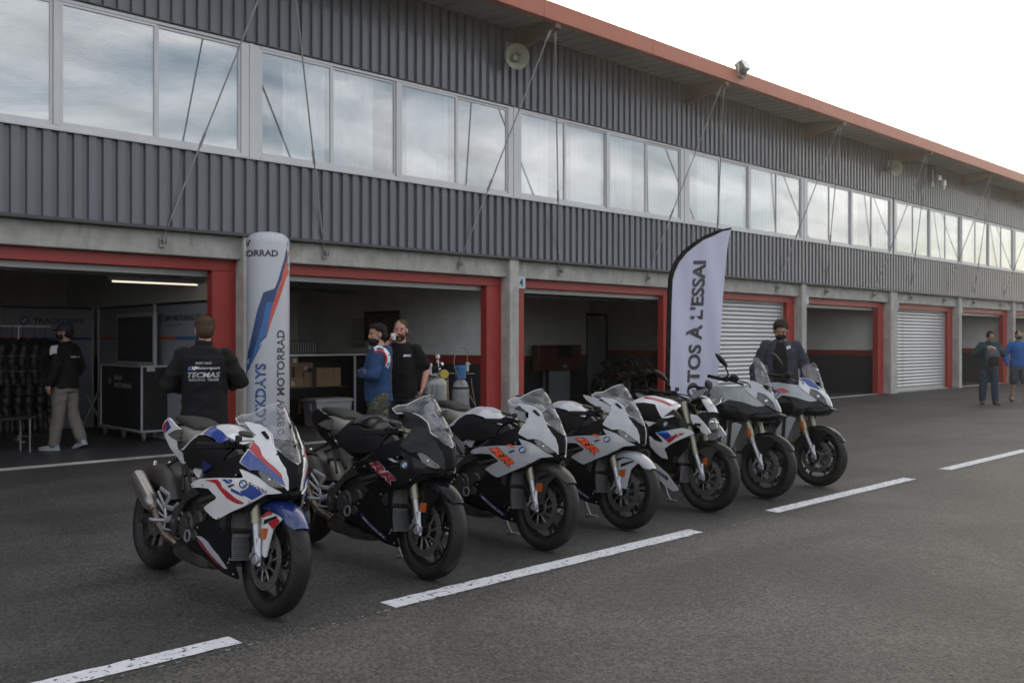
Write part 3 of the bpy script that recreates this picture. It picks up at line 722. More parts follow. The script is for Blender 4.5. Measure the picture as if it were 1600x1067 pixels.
D={"side":[[-0.572,0.631],[-0.55,0.646],[-0.463,0.675],[-0.285,0.7],[-0.105,0.719],[-0.138,0.766],[-0.088,0.754],[-0.041,0.739],[0.017,0.701],[0.084,0.664],[0.048,0.654],[0.014,0.647],[-0.029,0.614],[-0.085,0.575],[-0.181,0.526],[-0.292,0.469],[-0.421,0.519],[-0.288,0.583],[-0.285,0.598],[-0.355,0.633],[-0.454,0.628],[-0.543,0.615]],"cowl":[[-0.146,0.799],[-0.132,0.854],[-0.119,0.903],[-0.113,0.92],[-0.132,0.957],[-0.152,0.965],[-0.243,1.016],[-0.219,1.021],[-0.152,1.009],[-0.074,0.972],[-0.011,0.901],[0.013,0.872],[0.064,0.826],[0.091,0.794],[0.11,0.745],[0.117,0.68],[0.095,0.697],[0.048,0.736],[0.016,0.762],[-0.013,0.772],[-0.036,0.774],[-0.071,0.766]],"cowl_blue":[[-0.138,0.8],[-0.117,0.871],[-0.025,0.819],[0.041,0.776],[0.082,0.741],[0.098,0.702],[0.048,0.736],[0.016,0.762],[-0.013,0.77],[-0.036,0.772],[-0.072,0.769]],"cowl_red":[[-0.116,0.877],[-0.113,0.918],[-0.075,0.893],[-0.036,0.849],[0.035,0.801],[0.076,0.765],[0.083,0.741],[0.041,0.776],[-0.025,0.819]],"head":[[-0.038,0.772],[-0.013,0.77],[0.016,0.761],[0.048,0.735],[0.088,0.701],[0.069,0.685],[0.032,0.695],[0.007,0.705],[-0.01,0.718],[-0.032,0.756]],"screenedge":[[0.064,0.826],[0.003,0.887],[-0.011,0.901],[-0.039,0.941],[-0.061,0.965],[-0.114,0.997],[-0.152,1.009],[-0.191,1.011],[-0.271,1.0],[-0.318,1.029],[-0.301,1.053],[-0.243,1.056]],"belly":[[-0.528,0.419],[-0.292,0.483],[-0.18,0.535],[-0.2,0.428],[-0.2,0.305],[-0.166,0.163],[-0.296,0.177],[-0.376,0.207],[-0.546,0.262],[-0.66,0.283],[-0.802,0.31],[-0.618,0.341]],"belly_stripe":[[-0.523,0.35],[-0.464,0.355],[-0.391,0.337],[-0.298,0.277],[-0.241,0.213],[-0.269,0.208],[-0.325,0.247],[-0.452,0.322]],"belly_red":[[-0.538,0.34],[-0.459,0.319],[-0.332,0.245],[-0.286,0.198],[-0.361,0.241],[-0.48,0.304]],"belly_logo":[[-0.476,0.35],[-0.241,0.215],[-0.287,0.201],[-0.498,0.321]],"inner":[[-0.453,0.68],[-0.397,0.725],[-0.328,0.766],[-0.235,0.816],[-0.165,0.845],[-0.113,0.858],[-0.142,0.795],[-0.07,0.764],[-0.035,0.769],[-0.032,0.756],[-0.01,0.718],[-0.138,0.766],[-0.13,0.744],[-0.284,0.695]],"tail":[[-1.242,0.984],[-1.181,0.963],[-1.112,0.938],[-1.045,0.921],[-1.131,0.909],[-1.231,0.875],[-1.177,0.861],[-1.091,0.849],[-1.081,0.815],[-1.062,0.798],[-1.01,0.785],[-0.986,0.752],[-0.969,0.742],[-0.968,0.716],[-1.007,0.712],[-1.1,0.765],[-1.251,0.856],[-1.333,0.917],[-1.302,0.956]],"tail_mesh":[[-1.231,0.875],[-1.132,0.911],[-1.038,0.922],[-1.035,0.889],[-1.053,0.846],[-1.091,0.849]],"tail_blue":[[-1.251,0.968],[-1.183,0.924],[-1.262,0.882],[-1.255,0.934]],"tail_red":[[-1.256,0.962],[-1.262,0.934],[-1.275,0.879],[-1.314,0.915],[-1.298,0.941]],"rear_white":[[-0.769,0.694],[-0.72,0.725],[-0.666,0.752],[-0.629,0.734],[-0.67,0.661],[-0.689,0.66]],"rear_tri":[[-0.613,0.77],[-0.484,0.747],[-0.593,0.697],[-0.614,0.739]],"d_red":[[-0.407,0.673],[-0.282,0.691],[-0.258,0.679],[-0.24,0.654],[-0.168,0.625],[-0.142,0.607],[-0.091,0.589],[-0.103,0.581],[-0.155,0.603],[-0.205,0.624],[-0.24,0.644],[-0.28,0.667],[-0.339,0.673]],"d_blue":[[-0.056,0.693],[-0.024,0.672],[0.005,0.65],[-0.046,0.609],[-0.087,0.627],[-0.117,0.647],[-0.078,0.664]],"d_b1":[[-0.25,0.695],[-0.224,0.701],[-0.17,0.683],[-0.205,0.678]],"d_b2":[[-0.206,0.7],[-0.178,0.704],[-0.164,0.694],[-0.174,0.689]],"d_b3":[[-0.17,0.659],[-0.142,0.65],[-0.091,0.632],[-0.1,0.622],[-0.141,0.632],[-0.169,0.641]],"d_vent":[[-0.199,0.666],[-0.155,0.682],[-0.147,0.677],[-0.188,0.657]],"d_round":[[-0.099,0.688],[-0.1,0.709],[-0.074,0.691]],"d_s1000":[[-0.069,0.697],[0.025,0.657],[-0.064,0.706]],"fleg":[[-0.092,0.502],[-0.07,0.524],[-0.006,0.557],[0.08,0.55],[0.143,0.535],[0.104,0.502],[0.075,0.474],[0.066,0.392],[0.054,0.318],[-0.01,0.329],[-0.043,0.363]],"fred1":[[-0.066,0.524],[0.008,0.562],[0.048,0.549],[-0.054,0.517]],"fblk":[[-0.03,0.508],[0.085,0.545],[0.098,0.54],[-0.027,0.482]],"fred2":[[0.013,0.496],[0.093,0.537],[0.126,0.523],[0.079,0.473]],"fref":[[-0.025,0.464],[0.029,0.47],[0.028,0.413],[-0.027,0.409]],"rr":[[-0.349,0.659],[-0.17,0.547],[-0.283,0.677]],"round3":[[-0.108,0.679]],"mirrorcap":[[-0.12,0.975],[-0.099,0.98],[-0.061,0.954],[-0.049,0.939],[-0.065,0.942]],"r_side":[[-0.45,0.638],[-0.301,0.669],[-0.158,0.701],[-0.096,0.689],[-0.054,0.661],[-0.092,0.64],[-0.193,0.589],[-0.27,0.549],[-0.343,0.5],[-0.326,0.462],[-0.311,0.417],[-0.371,0.424],[-0.444,0.468],[-0.502,0.515],[-0.522,0.608],[-0.453,0.569],[-0.356,0.555],[-0.354,0.572],[-0.398,0.607]],"r_lb":[[-0.434,0.64],[-0.361,0.659],[-0.3,0.654],[-0.309,0.643],[-0.413,0.638]],"r_nv":[[-0.427,0.636],[-0.299,0.647],[-0.261,0.617],[-0.326,0.585]],"r_rd":[[-0.324,0.585],[-0.256,0.616],[-0.203,0.65],[-0.129,0.657],[-0.214,0.611],[-0.283,0.557]],"r_shroud":[[-0.544,0.684],[-0.421,0.743],[-0.327,0.779],[-0.28,0.795],[-0.183,0.767],[-0.119,0.721],[-0.157,0.697],[-0.202,0.693],[-0.403,0.658],[-0.473,0.628],[-0.521,0.604],[-0.576,0.639]],"r_round":[[-0.348,0.72],[-0.356,0.747]],"r_wing":[[-0.164,0.831],[-0.1,0.824],[-0.046,0.783],[0.008,0.736],[0.064,0.678],[0.025,0.659],[-0.037,0.683],[-0.054,0.711],[-0.128,0.744],[-0.158,0.793]],"r_belly":[[-0.556,0.378],[-0.463,0.371],[-0.335,0.291],[-0.218,0.156],[-0.279,0.139],[-0.381,0.187],[-0.505,0.303]],"r_logo":[[-0.473,0.327],[-0.32,0.257],[-0.332,0.227],[-0.48,0.305]],"r_low":[[-0.576,0.639],[-0.509,0.609],[-0.343,0.5],[-0.123,0.596],[-0.052,0.594],[-0.102,0.506],[-0.247,0.342],[-0.218,0.156],[-0.381,0.187],[-0.556,0.378]],"r_ref":[[-0.006,0.463],[0.031,0.462],[0.029,0.404],[-0.008,0.405]],"r_rear":[[-0.618,0.738],[-0.465,0.728],[-0.543,0.68],[-0.585,0.709]],"x_upper":[[-0.63,0.926],[-0.554,1.013],[-0.407,1.029],[-0.281,1.017],[-0.189,1.011],[-0.208,1.091],[-0.183,0.997],[-0.093,0.922],[-0.021,0.866],[-0.083,0.849],[-0.201,0.883],[-0.337,0.896],[-0.381,0.861],[-0.47,0.847],[-0.611,0.851]],"x_cowl":[[-0.208,1.091],[-0.153,1.096],[-0.087,1.066],[-0.018,0.999],[0.031,0.953],[0.089,0.86],[0.104,0.816],[0.061,0.831],[0.034,0.901],[-0.004,0.947],[-0.038,0.972],[-0.095,0.991],[-0.093,0.922],[-0.183,0.997]],"x_blue":[[-0.198,1.088],[-0.153,1.093],[-0.087,1.064],[-0.006,0.981],[-0.035,0.986],[-0.102,1.007]],"x_head":[[-0.099,0.986],[-0.052,0.97],[-0.002,0.933],[0.037,0.883],[0.058,0.829],[0.016,0.856],[-0.05,0.89],[-0.088,0.921]],"x_low":[[-0.458,0.848],[-0.381,0.861],[-0.337,0.891],[-0.201,0.883],[-0.083,0.849],[-0.02,0.864],[0.064,0.808],[0.106,0.775],[0.07,0.723],[0.032,0.762],[-0.076,0.794],[-0.133,0.765],[-0.165,0.69],[-0.249,0.696],[-0.326,0.731],[-0.452,0.728],[-0.533,0.779]],"x_shield":[[-0.405,0.52],[-0.31,0.667],[-0.249,0.686],[-0.182,0.667],[-0.228,0.556],[-0.283,0.41],[-0.384,0.386]],"x_screen":[[0.035,0.958],[0.002,0.972],[-0.083,1.047],[-0.137,1.09],[-0.16,1.164],[-0.173,1.221],[-0.245,1.324],[-0.238,1.346]],"x_beak":[[0.118,0.823],[0.169,0.803],[0.166,0.79],[0.115,0.8]],"x_round":[[-0.399,0.892],[-0.402,0.925]],"x_redband":[[0.045,1.022],[0.169,0.986],[0.079,0.978]]}

# ------------------------------------------------------------------ motorcycles (own frame: x forwards from the front axle, y to the rider's left, z up)
MT.update(
    tyre=mat('tyre_rubber', (0.014, 0.0135, 0.0125), 0.5, spec=0.28, var=0.2, vscale=14, bump=0.1, bscale=200),
    groove=mat('tyre_groove', (0.006, 0.006, 0.006), 0.9),
    rim=mat('black_cast_rim', (0.012, 0.012, 0.013), 0.34, spec=0.25),
    disc=mat('brake_disc_steel', (0.20, 0.19, 0.18), 0.4, 0.8, var=0.1),
    gold=mat('champagne_anodised', (0.26, 0.245, 0.185), 0.34, 0.55, var=0.05),
    forksilver=mat('cast_silver', (0.40, 0.41, 0.44), 0.36, 0.6, var=0.12),
    chrome=mat('polished_tube', (0.62, 0.62, 0.66), 0.18, 0.9, var=0.03),
    steelmuff=mat('brushed_muffler_steel', (0.30, 0.285, 0.27), 0.30, 0.85, var=0.06, stretch=(1, 1, 12)),
    burnt=mat('heat_stained_steel', (0.16, 0.13, 0.10), 0.35, 0.8, var=0.4, vscale=14, dirt=(0.06, 0.05, 0.05)),
    engine=mat('engine_grey', (0.030, 0.029, 0.028), 0.5, 0.3, var=0.2, vscale=20),
    frame=mat('frame_dark_grey', (0.026, 0.025, 0.024), 0.45, 0.2, spec=0.3),
    rad=mat('radiator_grey', (0.11, 0.108, 0.105), 0.6, var=0.12, vscale=40, bump=0.5, bscale=260),
    fins=mat('cooler_fins', (0.22, 0.22, 0.23), 0.5, 0.4),
    seat=mat('seat_vinyl', (0.026, 0.0245, 0.0225), 0.6, spec=0.2, bump=0.25, bscale=160),
    hump=mat('matte_grey_plastic', (0.125, 0.118, 0.108), 0.45),
    grip=mat('rubber_grip', (0.011, 0.011, 0.011), 0.7, spec=0.12),
    silverpaint=mat('light_grey_paint', (0.36, 0.37, 0.395), 0.25, var=0.02, coat=0.6),
    xrgrey=mat('grey_fairing_paint', (0.255, 0.27, 0.275), 0.28, var=0.02, coat=0.6),
    mblue=mat('deep_blue_paint', (0.014, 0.045, 0.25), 0.25, coat=0.6, var=0.05),
    lblue=mat('light_blue_paint', (0.06, 0.25, 0.62), 0.3, var=0.03),
    fenderblue=mat('deep_navy_gloss', (0.008, 0.022, 0.12), 0.22, coat=0.6, var=0.05), darksteel=mat('dark_stained_steel', (0.050, 0.047, 0.044), 0.38, 0.6, var=0.3, vscale=12), hugger=mat('dark_mudguard_plastic', (0.026, 0.024, 0.021), 0.36),
    mred=mat('red_paint', (0.36, 0.012, 0.020), 0.28, coat=0.5, var=0.05),
    dred=mat('dark_red_print', (0.22, 0.02, 0.03), 0.35),
    orange=mat('orange_red_print', (0.78, 0.085, 0.03), 0.4, var=0.03),
    navy=mat('navy_print', (0.012, 0.02, 0.09), 0.35),
    greyprint=mat('pale_grey_print', (0.38, 0.39, 0.42), 0.35),
    reflector=mat('amber_reflector', (0.40, 0.09, 0.015), 0.3, coat=0.4, var=0.12),
    screen=glass_mat('clear_screen', (0.74, 0.75, 0.78), 0.10, 0.03),
    lens=glass_mat('headlight_lens', (0.80, 0.80, 0.80), 0.05, 0.0),
    lampinside=mat('lamp_reflector', (0.06, 0.06, 0.058), 0.35, 0.5, var=0.3, vscale=24),
    mirrorglass=mat('mirror_glass', (0.7, 0.7, 0.7), 0.03, 1.0, var=0.0),
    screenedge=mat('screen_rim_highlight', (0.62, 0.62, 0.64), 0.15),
)
LEAN = R(8.0)
def bike_matrix(F, lean=LEAN, head=-90.0):
    hd = R(head); fx = Vector((math.cos(hd), math.sin(hd), 0)); ly = Vector((-math.sin(hd), math.cos(hd), 0)); up = Vector((0, 0, 1))
    Lv = ly * math.cos(lean) - up * math.sin(lean); U = up * math.cos(lean) + ly * math.sin(lean)
    M = Matrix.Identity(4)
    for i, c in enumerate((fx, Lv, U)):
        for j in range(3): M[j][i] = c[j]
    M.translation = Vector((F[0], F[1], 0.004)); return M
RR_N = [(0, .06), (.6, .115), (.68, .128), (.76, .124), (.83, .105), (.9, .065), (1.0, -.01), (1.08, -.075), (1.15, -.15), (1.3, -.35)]
RR_S = [(0, .004), (.015, .03), (.05, .07), (.1, .115), (.2, .178), (.3, .222), (.45, .258), (.62, .268), (.8, .25), (1.0, .21), (1.3, .17)]
RR_Z = [(.1, .5), (.3, .78), (.5, .92), (.62, 1), (.82, 1), (.92, .93), (1.02, .82), (1.15, .6)]
def W_rr(x, z): return lerp(RR_S, lerp(RR_N, z) - x) * lerp(RR_Z, z)
TK_T = [(-1.05, .80), (-.98, .86), (-.88, .94), (-.78, .975), (-.68, .975), (-.55, .945), (-.42, .90), (-.36, .86)]
def W_tank(x, z, w0=.185, z0=.70):
    zt = lerp(TK_T, x)
    if z >= zt: return 0.0
    return w0 * (1 - max(0, (z - z0) / (zt - z0)) ** 2.6) ** (1 / 2.2)
TL_W = [(-1.75, .05), (-1.6, .085), (-1.45, .12), (-1.3, .145), (-1.15, .15), (-1.0, .15)]
def W_tail(x, z): return lerp(TL_W, x) * (1 - .25 * max(0, min(1, (.80 - z) / .12)))
XR_N = [(.5, .05), (.8, .068), (.94, .035), (1.0, .0), (1.175, -.063), (1.313, -.153), (1.5, -.28)]
XR_S = [(0, .004), (.015, .03), (.05, .06), (.1, .1), (.2, .17), (.3, .215), (.45, .24), (.62, .23), (.8, .2), (1.1, .17)]
XR_Z = [(.3, .7), (.6, .9), (.8, 1), (1.0, 1), (1.1, .85), (1.2, .75), (1.35, .6)]
def W_xr(x, z): return lerp(XR_S, lerp(XR_N, z) - x) * lerp(XR_Z, z)
R_X = [(-.9, .17), (-.6, .2), (-.4, .235), (-.2, .23), (-.05, .2), (.1, .16)]
def W_r(x, z): return lerp(R_X, x) * lerp([(.1, .55), (.35, .8), (.55, 1), (.7, 1), (.8, .9)], z)

_mc = {}
def cached(key, build):
    if key not in _mc: _mc[key] = build()
    return _mc[key]
def both(name, key, mats, fn, par, smooth=40.0, label=None):
    """the same part on the right (-1) and left (+1) side, each its own object"""
    res = []
    for s in (-1, 1):
        def mk():
            g = Geo(); fn(g, s); return mesh_of(name, g, mats, smooth)
        me = cached((name, key, str(mats), s), mk)
        p = par[0 if s < 0 else 1] if isinstance(par, (list, tuple)) else par
        o = ob(name, me, None, p)
        if label: o['label'] = label
        res.append(o)
    return res
def one(name, key, mats, fn, par, smooth=40.0, merge=True):
    def mk():
        g = Geo(); fn(g); return mesh_of(name, g, mats, smooth, merge)
    return ob(name, cached((name, key, str(mats)), mk), None, par)
def ring(x, zc, hw, hh, n=20, p=2.4, yc=0.0):
    o = []
    for j in range(n):
        a = 2 * PI * j / n; c, s = math.cos(a), math.sin(a)
        o.append((x, yc + hw * math.copysign(abs(c) ** (2 / p), c), zc + hh * math.copysign(abs(s) ** (2 / p), s)))
    return o
def body(g, secs, n=20, p=2.4, yc=0.0, m=0):
    """loft through (x, centre height, half width, half height) sections, smoothed"""
    k = len(secs); out_ = []
    for i in range(k - 1):
        for t in (0, 1 / 3, 2 / 3):
            P0_, P1, P2, P3 = secs[max(i - 1, 0)], secs[i], secs[i + 1], secs[min(i + 2, k - 1)]
            out_.append([.5 * ((2 * P1[q]) + (-P0_[q] + P2[q]) * t + (2 * P0_[q] - 5 * P1[q] + 4 * P2[q] - P3[q]) * t * t + (-P0_[q] + 3 * P1[q] - 3 * P2[q] + P3[q]) * t ** 3) for q in range(4)])
    out_.append(list(secs[-1]))
    return g.loft([ring(a, b, max(c, .003), max(d, .003), n, p, yc) for a, b, c, d in out_], m)
def curve3(pts, k=5):
    o = []; n = len(pts)
    for i in range(n - 1):
        P0_, P1, P2, P3 = [Vector(pts[q]) for q in (max(i - 1, 0), i, i + 1, min(i + 2, n - 1))]
        for j in range(k):
            t = j / k; o.append(.5 * ((2 * P1) + (-P0_ + P2) * t + (2 * P0_ - 5 * P1 + 4 * P2 - P3) * t * t + (-P0_ + 3 * P1 - 3 * P2 + P3) * t ** 3))
    o.append(Vector(pts[-1])); return o

def wheel(par, name, o, RW, hw, discs, key):
    W_ = one(name, key, 'rim', lambda g: (
        [g.lathe([(.216, s * hw * .62), (.222, s * hw * .70), (.226, s * hw * .66), (.214, s * hw * .5), (.198, s * hw * .22), (.198, 0)], o, (0, 1, 0), 40) for s in (-1, 1)],
        g.lathe([(.202, hw * .6), (.196, 0), (.202, -hw * .6), (.212, -hw * .66), (.212, hw * .66), (.202, hw * .6)], o, (0, 1, 0), 40),
        g.lathe([(.016, -hw * .8), (.034, -hw * .8), (.034, -.03), (.05, -.02), (.05, .02), (.034, .03), (.034, hw * .8), (.016, hw * .8)], o, (0, 1, 0), 20),
        [g.tube([Vector(o) + Vector((math.cos(a) * .04, 0, math.sin(a) * .04)), Vector(o) + Vector((math.cos(a + d * .11) * .12, d * .004, math.sin(a + d * .11) * .12)), Vector(o) + Vector((math.cos(a + d * .19) * .203, d * .006, math.sin(a + d * .19) * .203))], [.014, .0105, .012], 8, flat=1.3) for i in range(5) for a in (i * 2 * PI / 5 + .3,) for d in (-1, 1)]), par)
    def ty(g):
        h = hw; pr = [(.214, -h * .60), (.222, -h * .74), (.235, -h * .86)]
        for i in range(19):
            a = -1.25 + 2.5 * i / 18
            pr.append((RW - (RW - .245) * (1 - math.cos(a)) / (1 - math.cos(1.25)) * .72, h * math.sin(a) / math.sin(1.25)))
        pr += [(.235, h * .86), (.222, h * .74), (.214, h * .60)]
        g.lathe(pr, o, (0, 1, 0), 64)
    one('tyre', key, 'tyre', ty, W_, smooth=60)
    def tr(g):
        rs_ = random.Random(5); ov = Vector(o)
        for i in range(22):
            for s in (-1, 1):
                for (a0, t0, t1) in ((0, .25, .62), (.07, .55, .85)):
                    v = []; k = 5
                    for j in range(k + 1):
                        t = t0 + (t1 - t0) * j / k; an = i * 2 * PI / 22 + (PI / 22 if s > 0 else 0) + a0 + (t - t0) * .16
                        wd = .0095 * math.sin(PI * (j + .35) / (k + .7)) / RW * 1.0
                        aa = t * 1.25; rr = RW - (RW - .245) * (1 - math.cos(aa)) / (1 - math.cos(1.25)) * .72 + .0006; yy = s * hw * math.sin(aa) / math.sin(1.25) * 1.003
                        for d in (-1, 1): v.append(ov + Vector((math.cos(an + d * wd * .5) * rr, yy, math.sin(an + d * wd * .5) * rr)))
                    g.add(v, [(2 * q, 2 * q + 1, 2 * q + 3, 2 * q + 2) for q in range(k)])
    one('tread_groove_shade', key, 'groove', tr, W_, smooth=None)['kind'] = 'stuff'  # dark slivers proud of the tread: groove shade put in as colour
    for s in discs:
        def dk(g, s=s):
            yy = s * (.062 if hw < .08 else .055); c = Vector(o) + Vector((0, yy, 0)); r0, r1 = (.118, .160) if hw < .08 else (.075, .11)
            g.lathe([(r0, -.0025), (r1, -.0025), (r1, .0025), (r0, .0025), (r0, -.0025)], c, (0, 1, 0), 48)
            for i in range(10):
                a = i * PI / 5; d = Vector((math.cos(a), 0, math.sin(a))); e = Vector((math.cos(a + .22), 0, math.sin(a + .22)))
                g.tube([c + d * .05, c + e * (r0 + .004)], [.006, .007], 6); g.cyl(c + e * (r0 + .002), (0, 1, 0), .009, .012, 8)
            g.lathe([(.040, -.004), (.058, -.004), (.058, .004), (.040, .004), (.040, -.004)], c, (0, 1, 0), 20)
        d_ = one('brake_disc', (key, s), 'disc', dk, W_)
        def hk(g, s=s):
            yy = s * (.062 if hw < .08 else .055); c = Vector(o) + Vector((0, yy, 0)); r0, r1 = (.118, .160) if hw < .08 else (.075, .11)
            for i in range(36):
                a = i * PI / 18; rr = r0 + (r1 - r0) * (.3, .55, .8)[i % 3]; g.cyl(c + Vector((math.cos(a) * rr, 0, math.sin(a) * rr)), (0, 1, 0), .004, .0062, 6)
        one('disc_hole_shade', (key, s), 'groove', hk, d_, smooth=None)  # dark pegs through the disc: shade of the holes put in as colour
    return W_
def fork(par, key, top, seam, lo_r=.0205, up_r=.0275, cal=True):
    """upside-down fork: gold upper tubes, bright lower tubes, cast feet with calipers"""
    for s in (-1, 1):
        y = s * .105; a = Vector((seam[0], y, seam[1])); b = Vector((-.012, y, .335)); t = Vector((top[0], y, top[1]))
        f_ = one('fork_tube', (key, s), 'gold', lambda g: (g.tube([a, a + (t - a) * .04, a + (t - a) * .045, t], [up_r * .97, up_r * .97, up_r, up_r], 18), g.tube([a + Vector((0, 0, .0)), a + (b - a).normalized() * .018], up_r * .98, 18)), par)
        one('fork_slider', (key, s), 'forksilver', lambda g: g.tube([a + (t - a) * .02, b], lo_r, 16), f_)
        def foot(g):
            g.tube([b + Vector((-.012, 0, .075)), b + Vector((-.006, 0, .02)), Vector((0, y, .30)), Vector((.012, y, .268))], [.021, .023, .025, .016], 12, flat=.7)
            g.cyl((0, y + s * .012, .30), (0, 1, 0), .027, .03, 16, bev=.004)
            g.tube([(-.02, y, .345), (-.055, y * 1.0, .335), (-.085, y, .30)], [.012, .011, .009], 8); g.tube([(-.085, y, .30), (-.03, y, .43)], .007, 8)
        ft = one('fork_foot', (key, s), 'forksilver', foot, f_)
        def calp(g):
            c = Vector((-.095, s * .078, .365)); rt_ = Matrix.Rotation(R(-25), 3, 'Y')
            g.box(c, (.055, .055, .125), rot=rt_, bev=.012); g.box(c + Vector((.0, -s * .012, 0)), (.07, .03, .075), rot=rt_, bev=.006)
            for d in (-.03, .03): g.cyl(c + rt_ @ Vector((.0, s * .028, d)), (0, 1, 0), .016, .012, 12)
        if cal: one('brake_caliper', (key, s), 'black', calp, par)
        one('brake_hose', (key, s), 'frame', lambda g: g.tube(curve3([(-.1, s * .09, .40), (-.14, s * .135, .50), (-.155, s * .14, .60), (-.19, s * .10, .70)]), .0035, 6), par)
    one('lower_yoke', key, 'frame', lambda g: (g.box((seam[0] + (top[0] - seam[0]) * .55, 0, seam[1] + (top[1] - seam[1]) * .55), (.08, .27, .03), bev=.01),), par)
def fender(par, key, m1, legm, leg, wid=.07, a0=40, a1=124, rad=.309):
    def top(g):
        rings = []; n = 22
        for i in range(n + 1):
            a = R(a0 + (a1 - a0) * i / n); e = min(1, min(i, n - i) / 3 + .35); rg = []
            hw = wid * (1 - .35 * max(0, 1 - i / 7) ** 2)
            prof = [(-1, -.045), (-.96, -.02), (-.8, -.004), (-.45, .008), (0, .013), (.45, .008), (.8, -.004), (.96, -.02), (1, -.045)]
            for (q, h) in prof: rg.append((math.cos(a) * (rad + h * e), q * hw, .30 + math.sin(a) * (rad + h * e)))
            for (q, h) in prof[::-1]: rg.append((math.cos(a) * (rad + h * e - .004), q * (hw - .004), .30 + math.sin(a) * (rad + h * e - .004)))
            rings.append(rg)
        g.loft(rings)
    F_ = one('front_fender', key, m1, top, par)
    lg = None
    if leg:
        poly = rnd_poly(leg, .18, 2)
        lg = both('fender_leg', key, legm, lambda g, s: panel(g, poly, lambda x, z: .078 + .014 * max(0, min(1, (.52 - z) / .12)), 0, .006, .03, s), F_)
    return F_, lg
def reflector_(par, key, poly, y=.093):
    both('side_reflector', key, 'reflector', lambda g, s: panel(g, poly, lambda x, z: y, .004, .008, .05, s), par, smooth=None)
def grip_set(par, key, inner, outer, span=.12, riser=None):
    """handlebar half with grip, lever, switch box; inner and outer ends for the left side (y>0)"""
    for s in (-1, 1):
        I = Vector((inner[0], inner[1] * s, inner[2])); O = Vector((outer[0], outer[1] * s, outer[2])); d = (O - I).normalized()
        h_ = one('handlebar', (key, s), 'frame', lambda g: (g.tube([I, O], .011, 10), (g.tube([Vector((riser[0], riser[1] * s, riser[2])), I], .012, 10) if riser else None)), par)
        gs = I + d * ((O - I).length - span)
        def gp(g):
            n = 9; pts = []; rr = []
            for i in range(n): 
                for q in (.02, .5, .98): pts.append(gs + d * span * ((i + q) / n)); rr.append(.0165 if q != .5 else .0178)
            g.tube(pts, rr, 14); g.cyl(O + d * .012, d, .017, .024, 14, bev=.004); g.cyl(gs - d * .004, d, .022, .008, 14)
        one('grip', (key, s), 'grip', gp, h_, smooth=50)
        fw = Vector((1, 0, 0)); fw = (fw - d * fw.dot(d)).normalized(); up = fw.cross(d) * s
        if up.z < 0: up = -up
        one('switch_box', (key, s), 'black', lambda g: (g.box(gs - d * .035 + up * .004, (.045, .05, .05), bev=.01), g.box(gs - d * .06 + fw * .03 + up * .012, (.05, .045, .03), bev=.008), g.cyl(gs - d * .035 + up * .03, up, .007, .012, 8)), h_)
        one('lever', (key, s), 'black', lambda g: (g.tube(curve3([gs - d * .07 + fw * .045, gs - d * .02 + fw * .062 - up * .004, gs + d * .06 + fw * .066 - up * .008, gs + d * .13 + fw * .045 - up * .012]), [.010] * 3 + [.007] * 11 + [.0055, .009], 8, flat=.6),), h_)
        one('fluid_reservoir', (key, s), 'frame', lambda g: (g.cyl(gs - d * .085 + fw * .05 + up * .045, up, .019, .032, 14, bev=.004), g.tube([gs - d * .085 + fw * .05, gs - d * .085 + fw * .05 + up * .04], .006, 6)), h_)
    one('control_cable', key, 'black', lambda g: [g.tube(curve3([(inner[0] + .03, s * (inner[1] + .05), inner[2] + .01), (inner[0] + .14, s * .16, inner[2] - .02), (inner[0] + .10, s * .09, inner[2] - .16), (inner[0] - .02, s * .07, inner[2] - .25)]), .005, 6) for s in (-1, 1)], par)
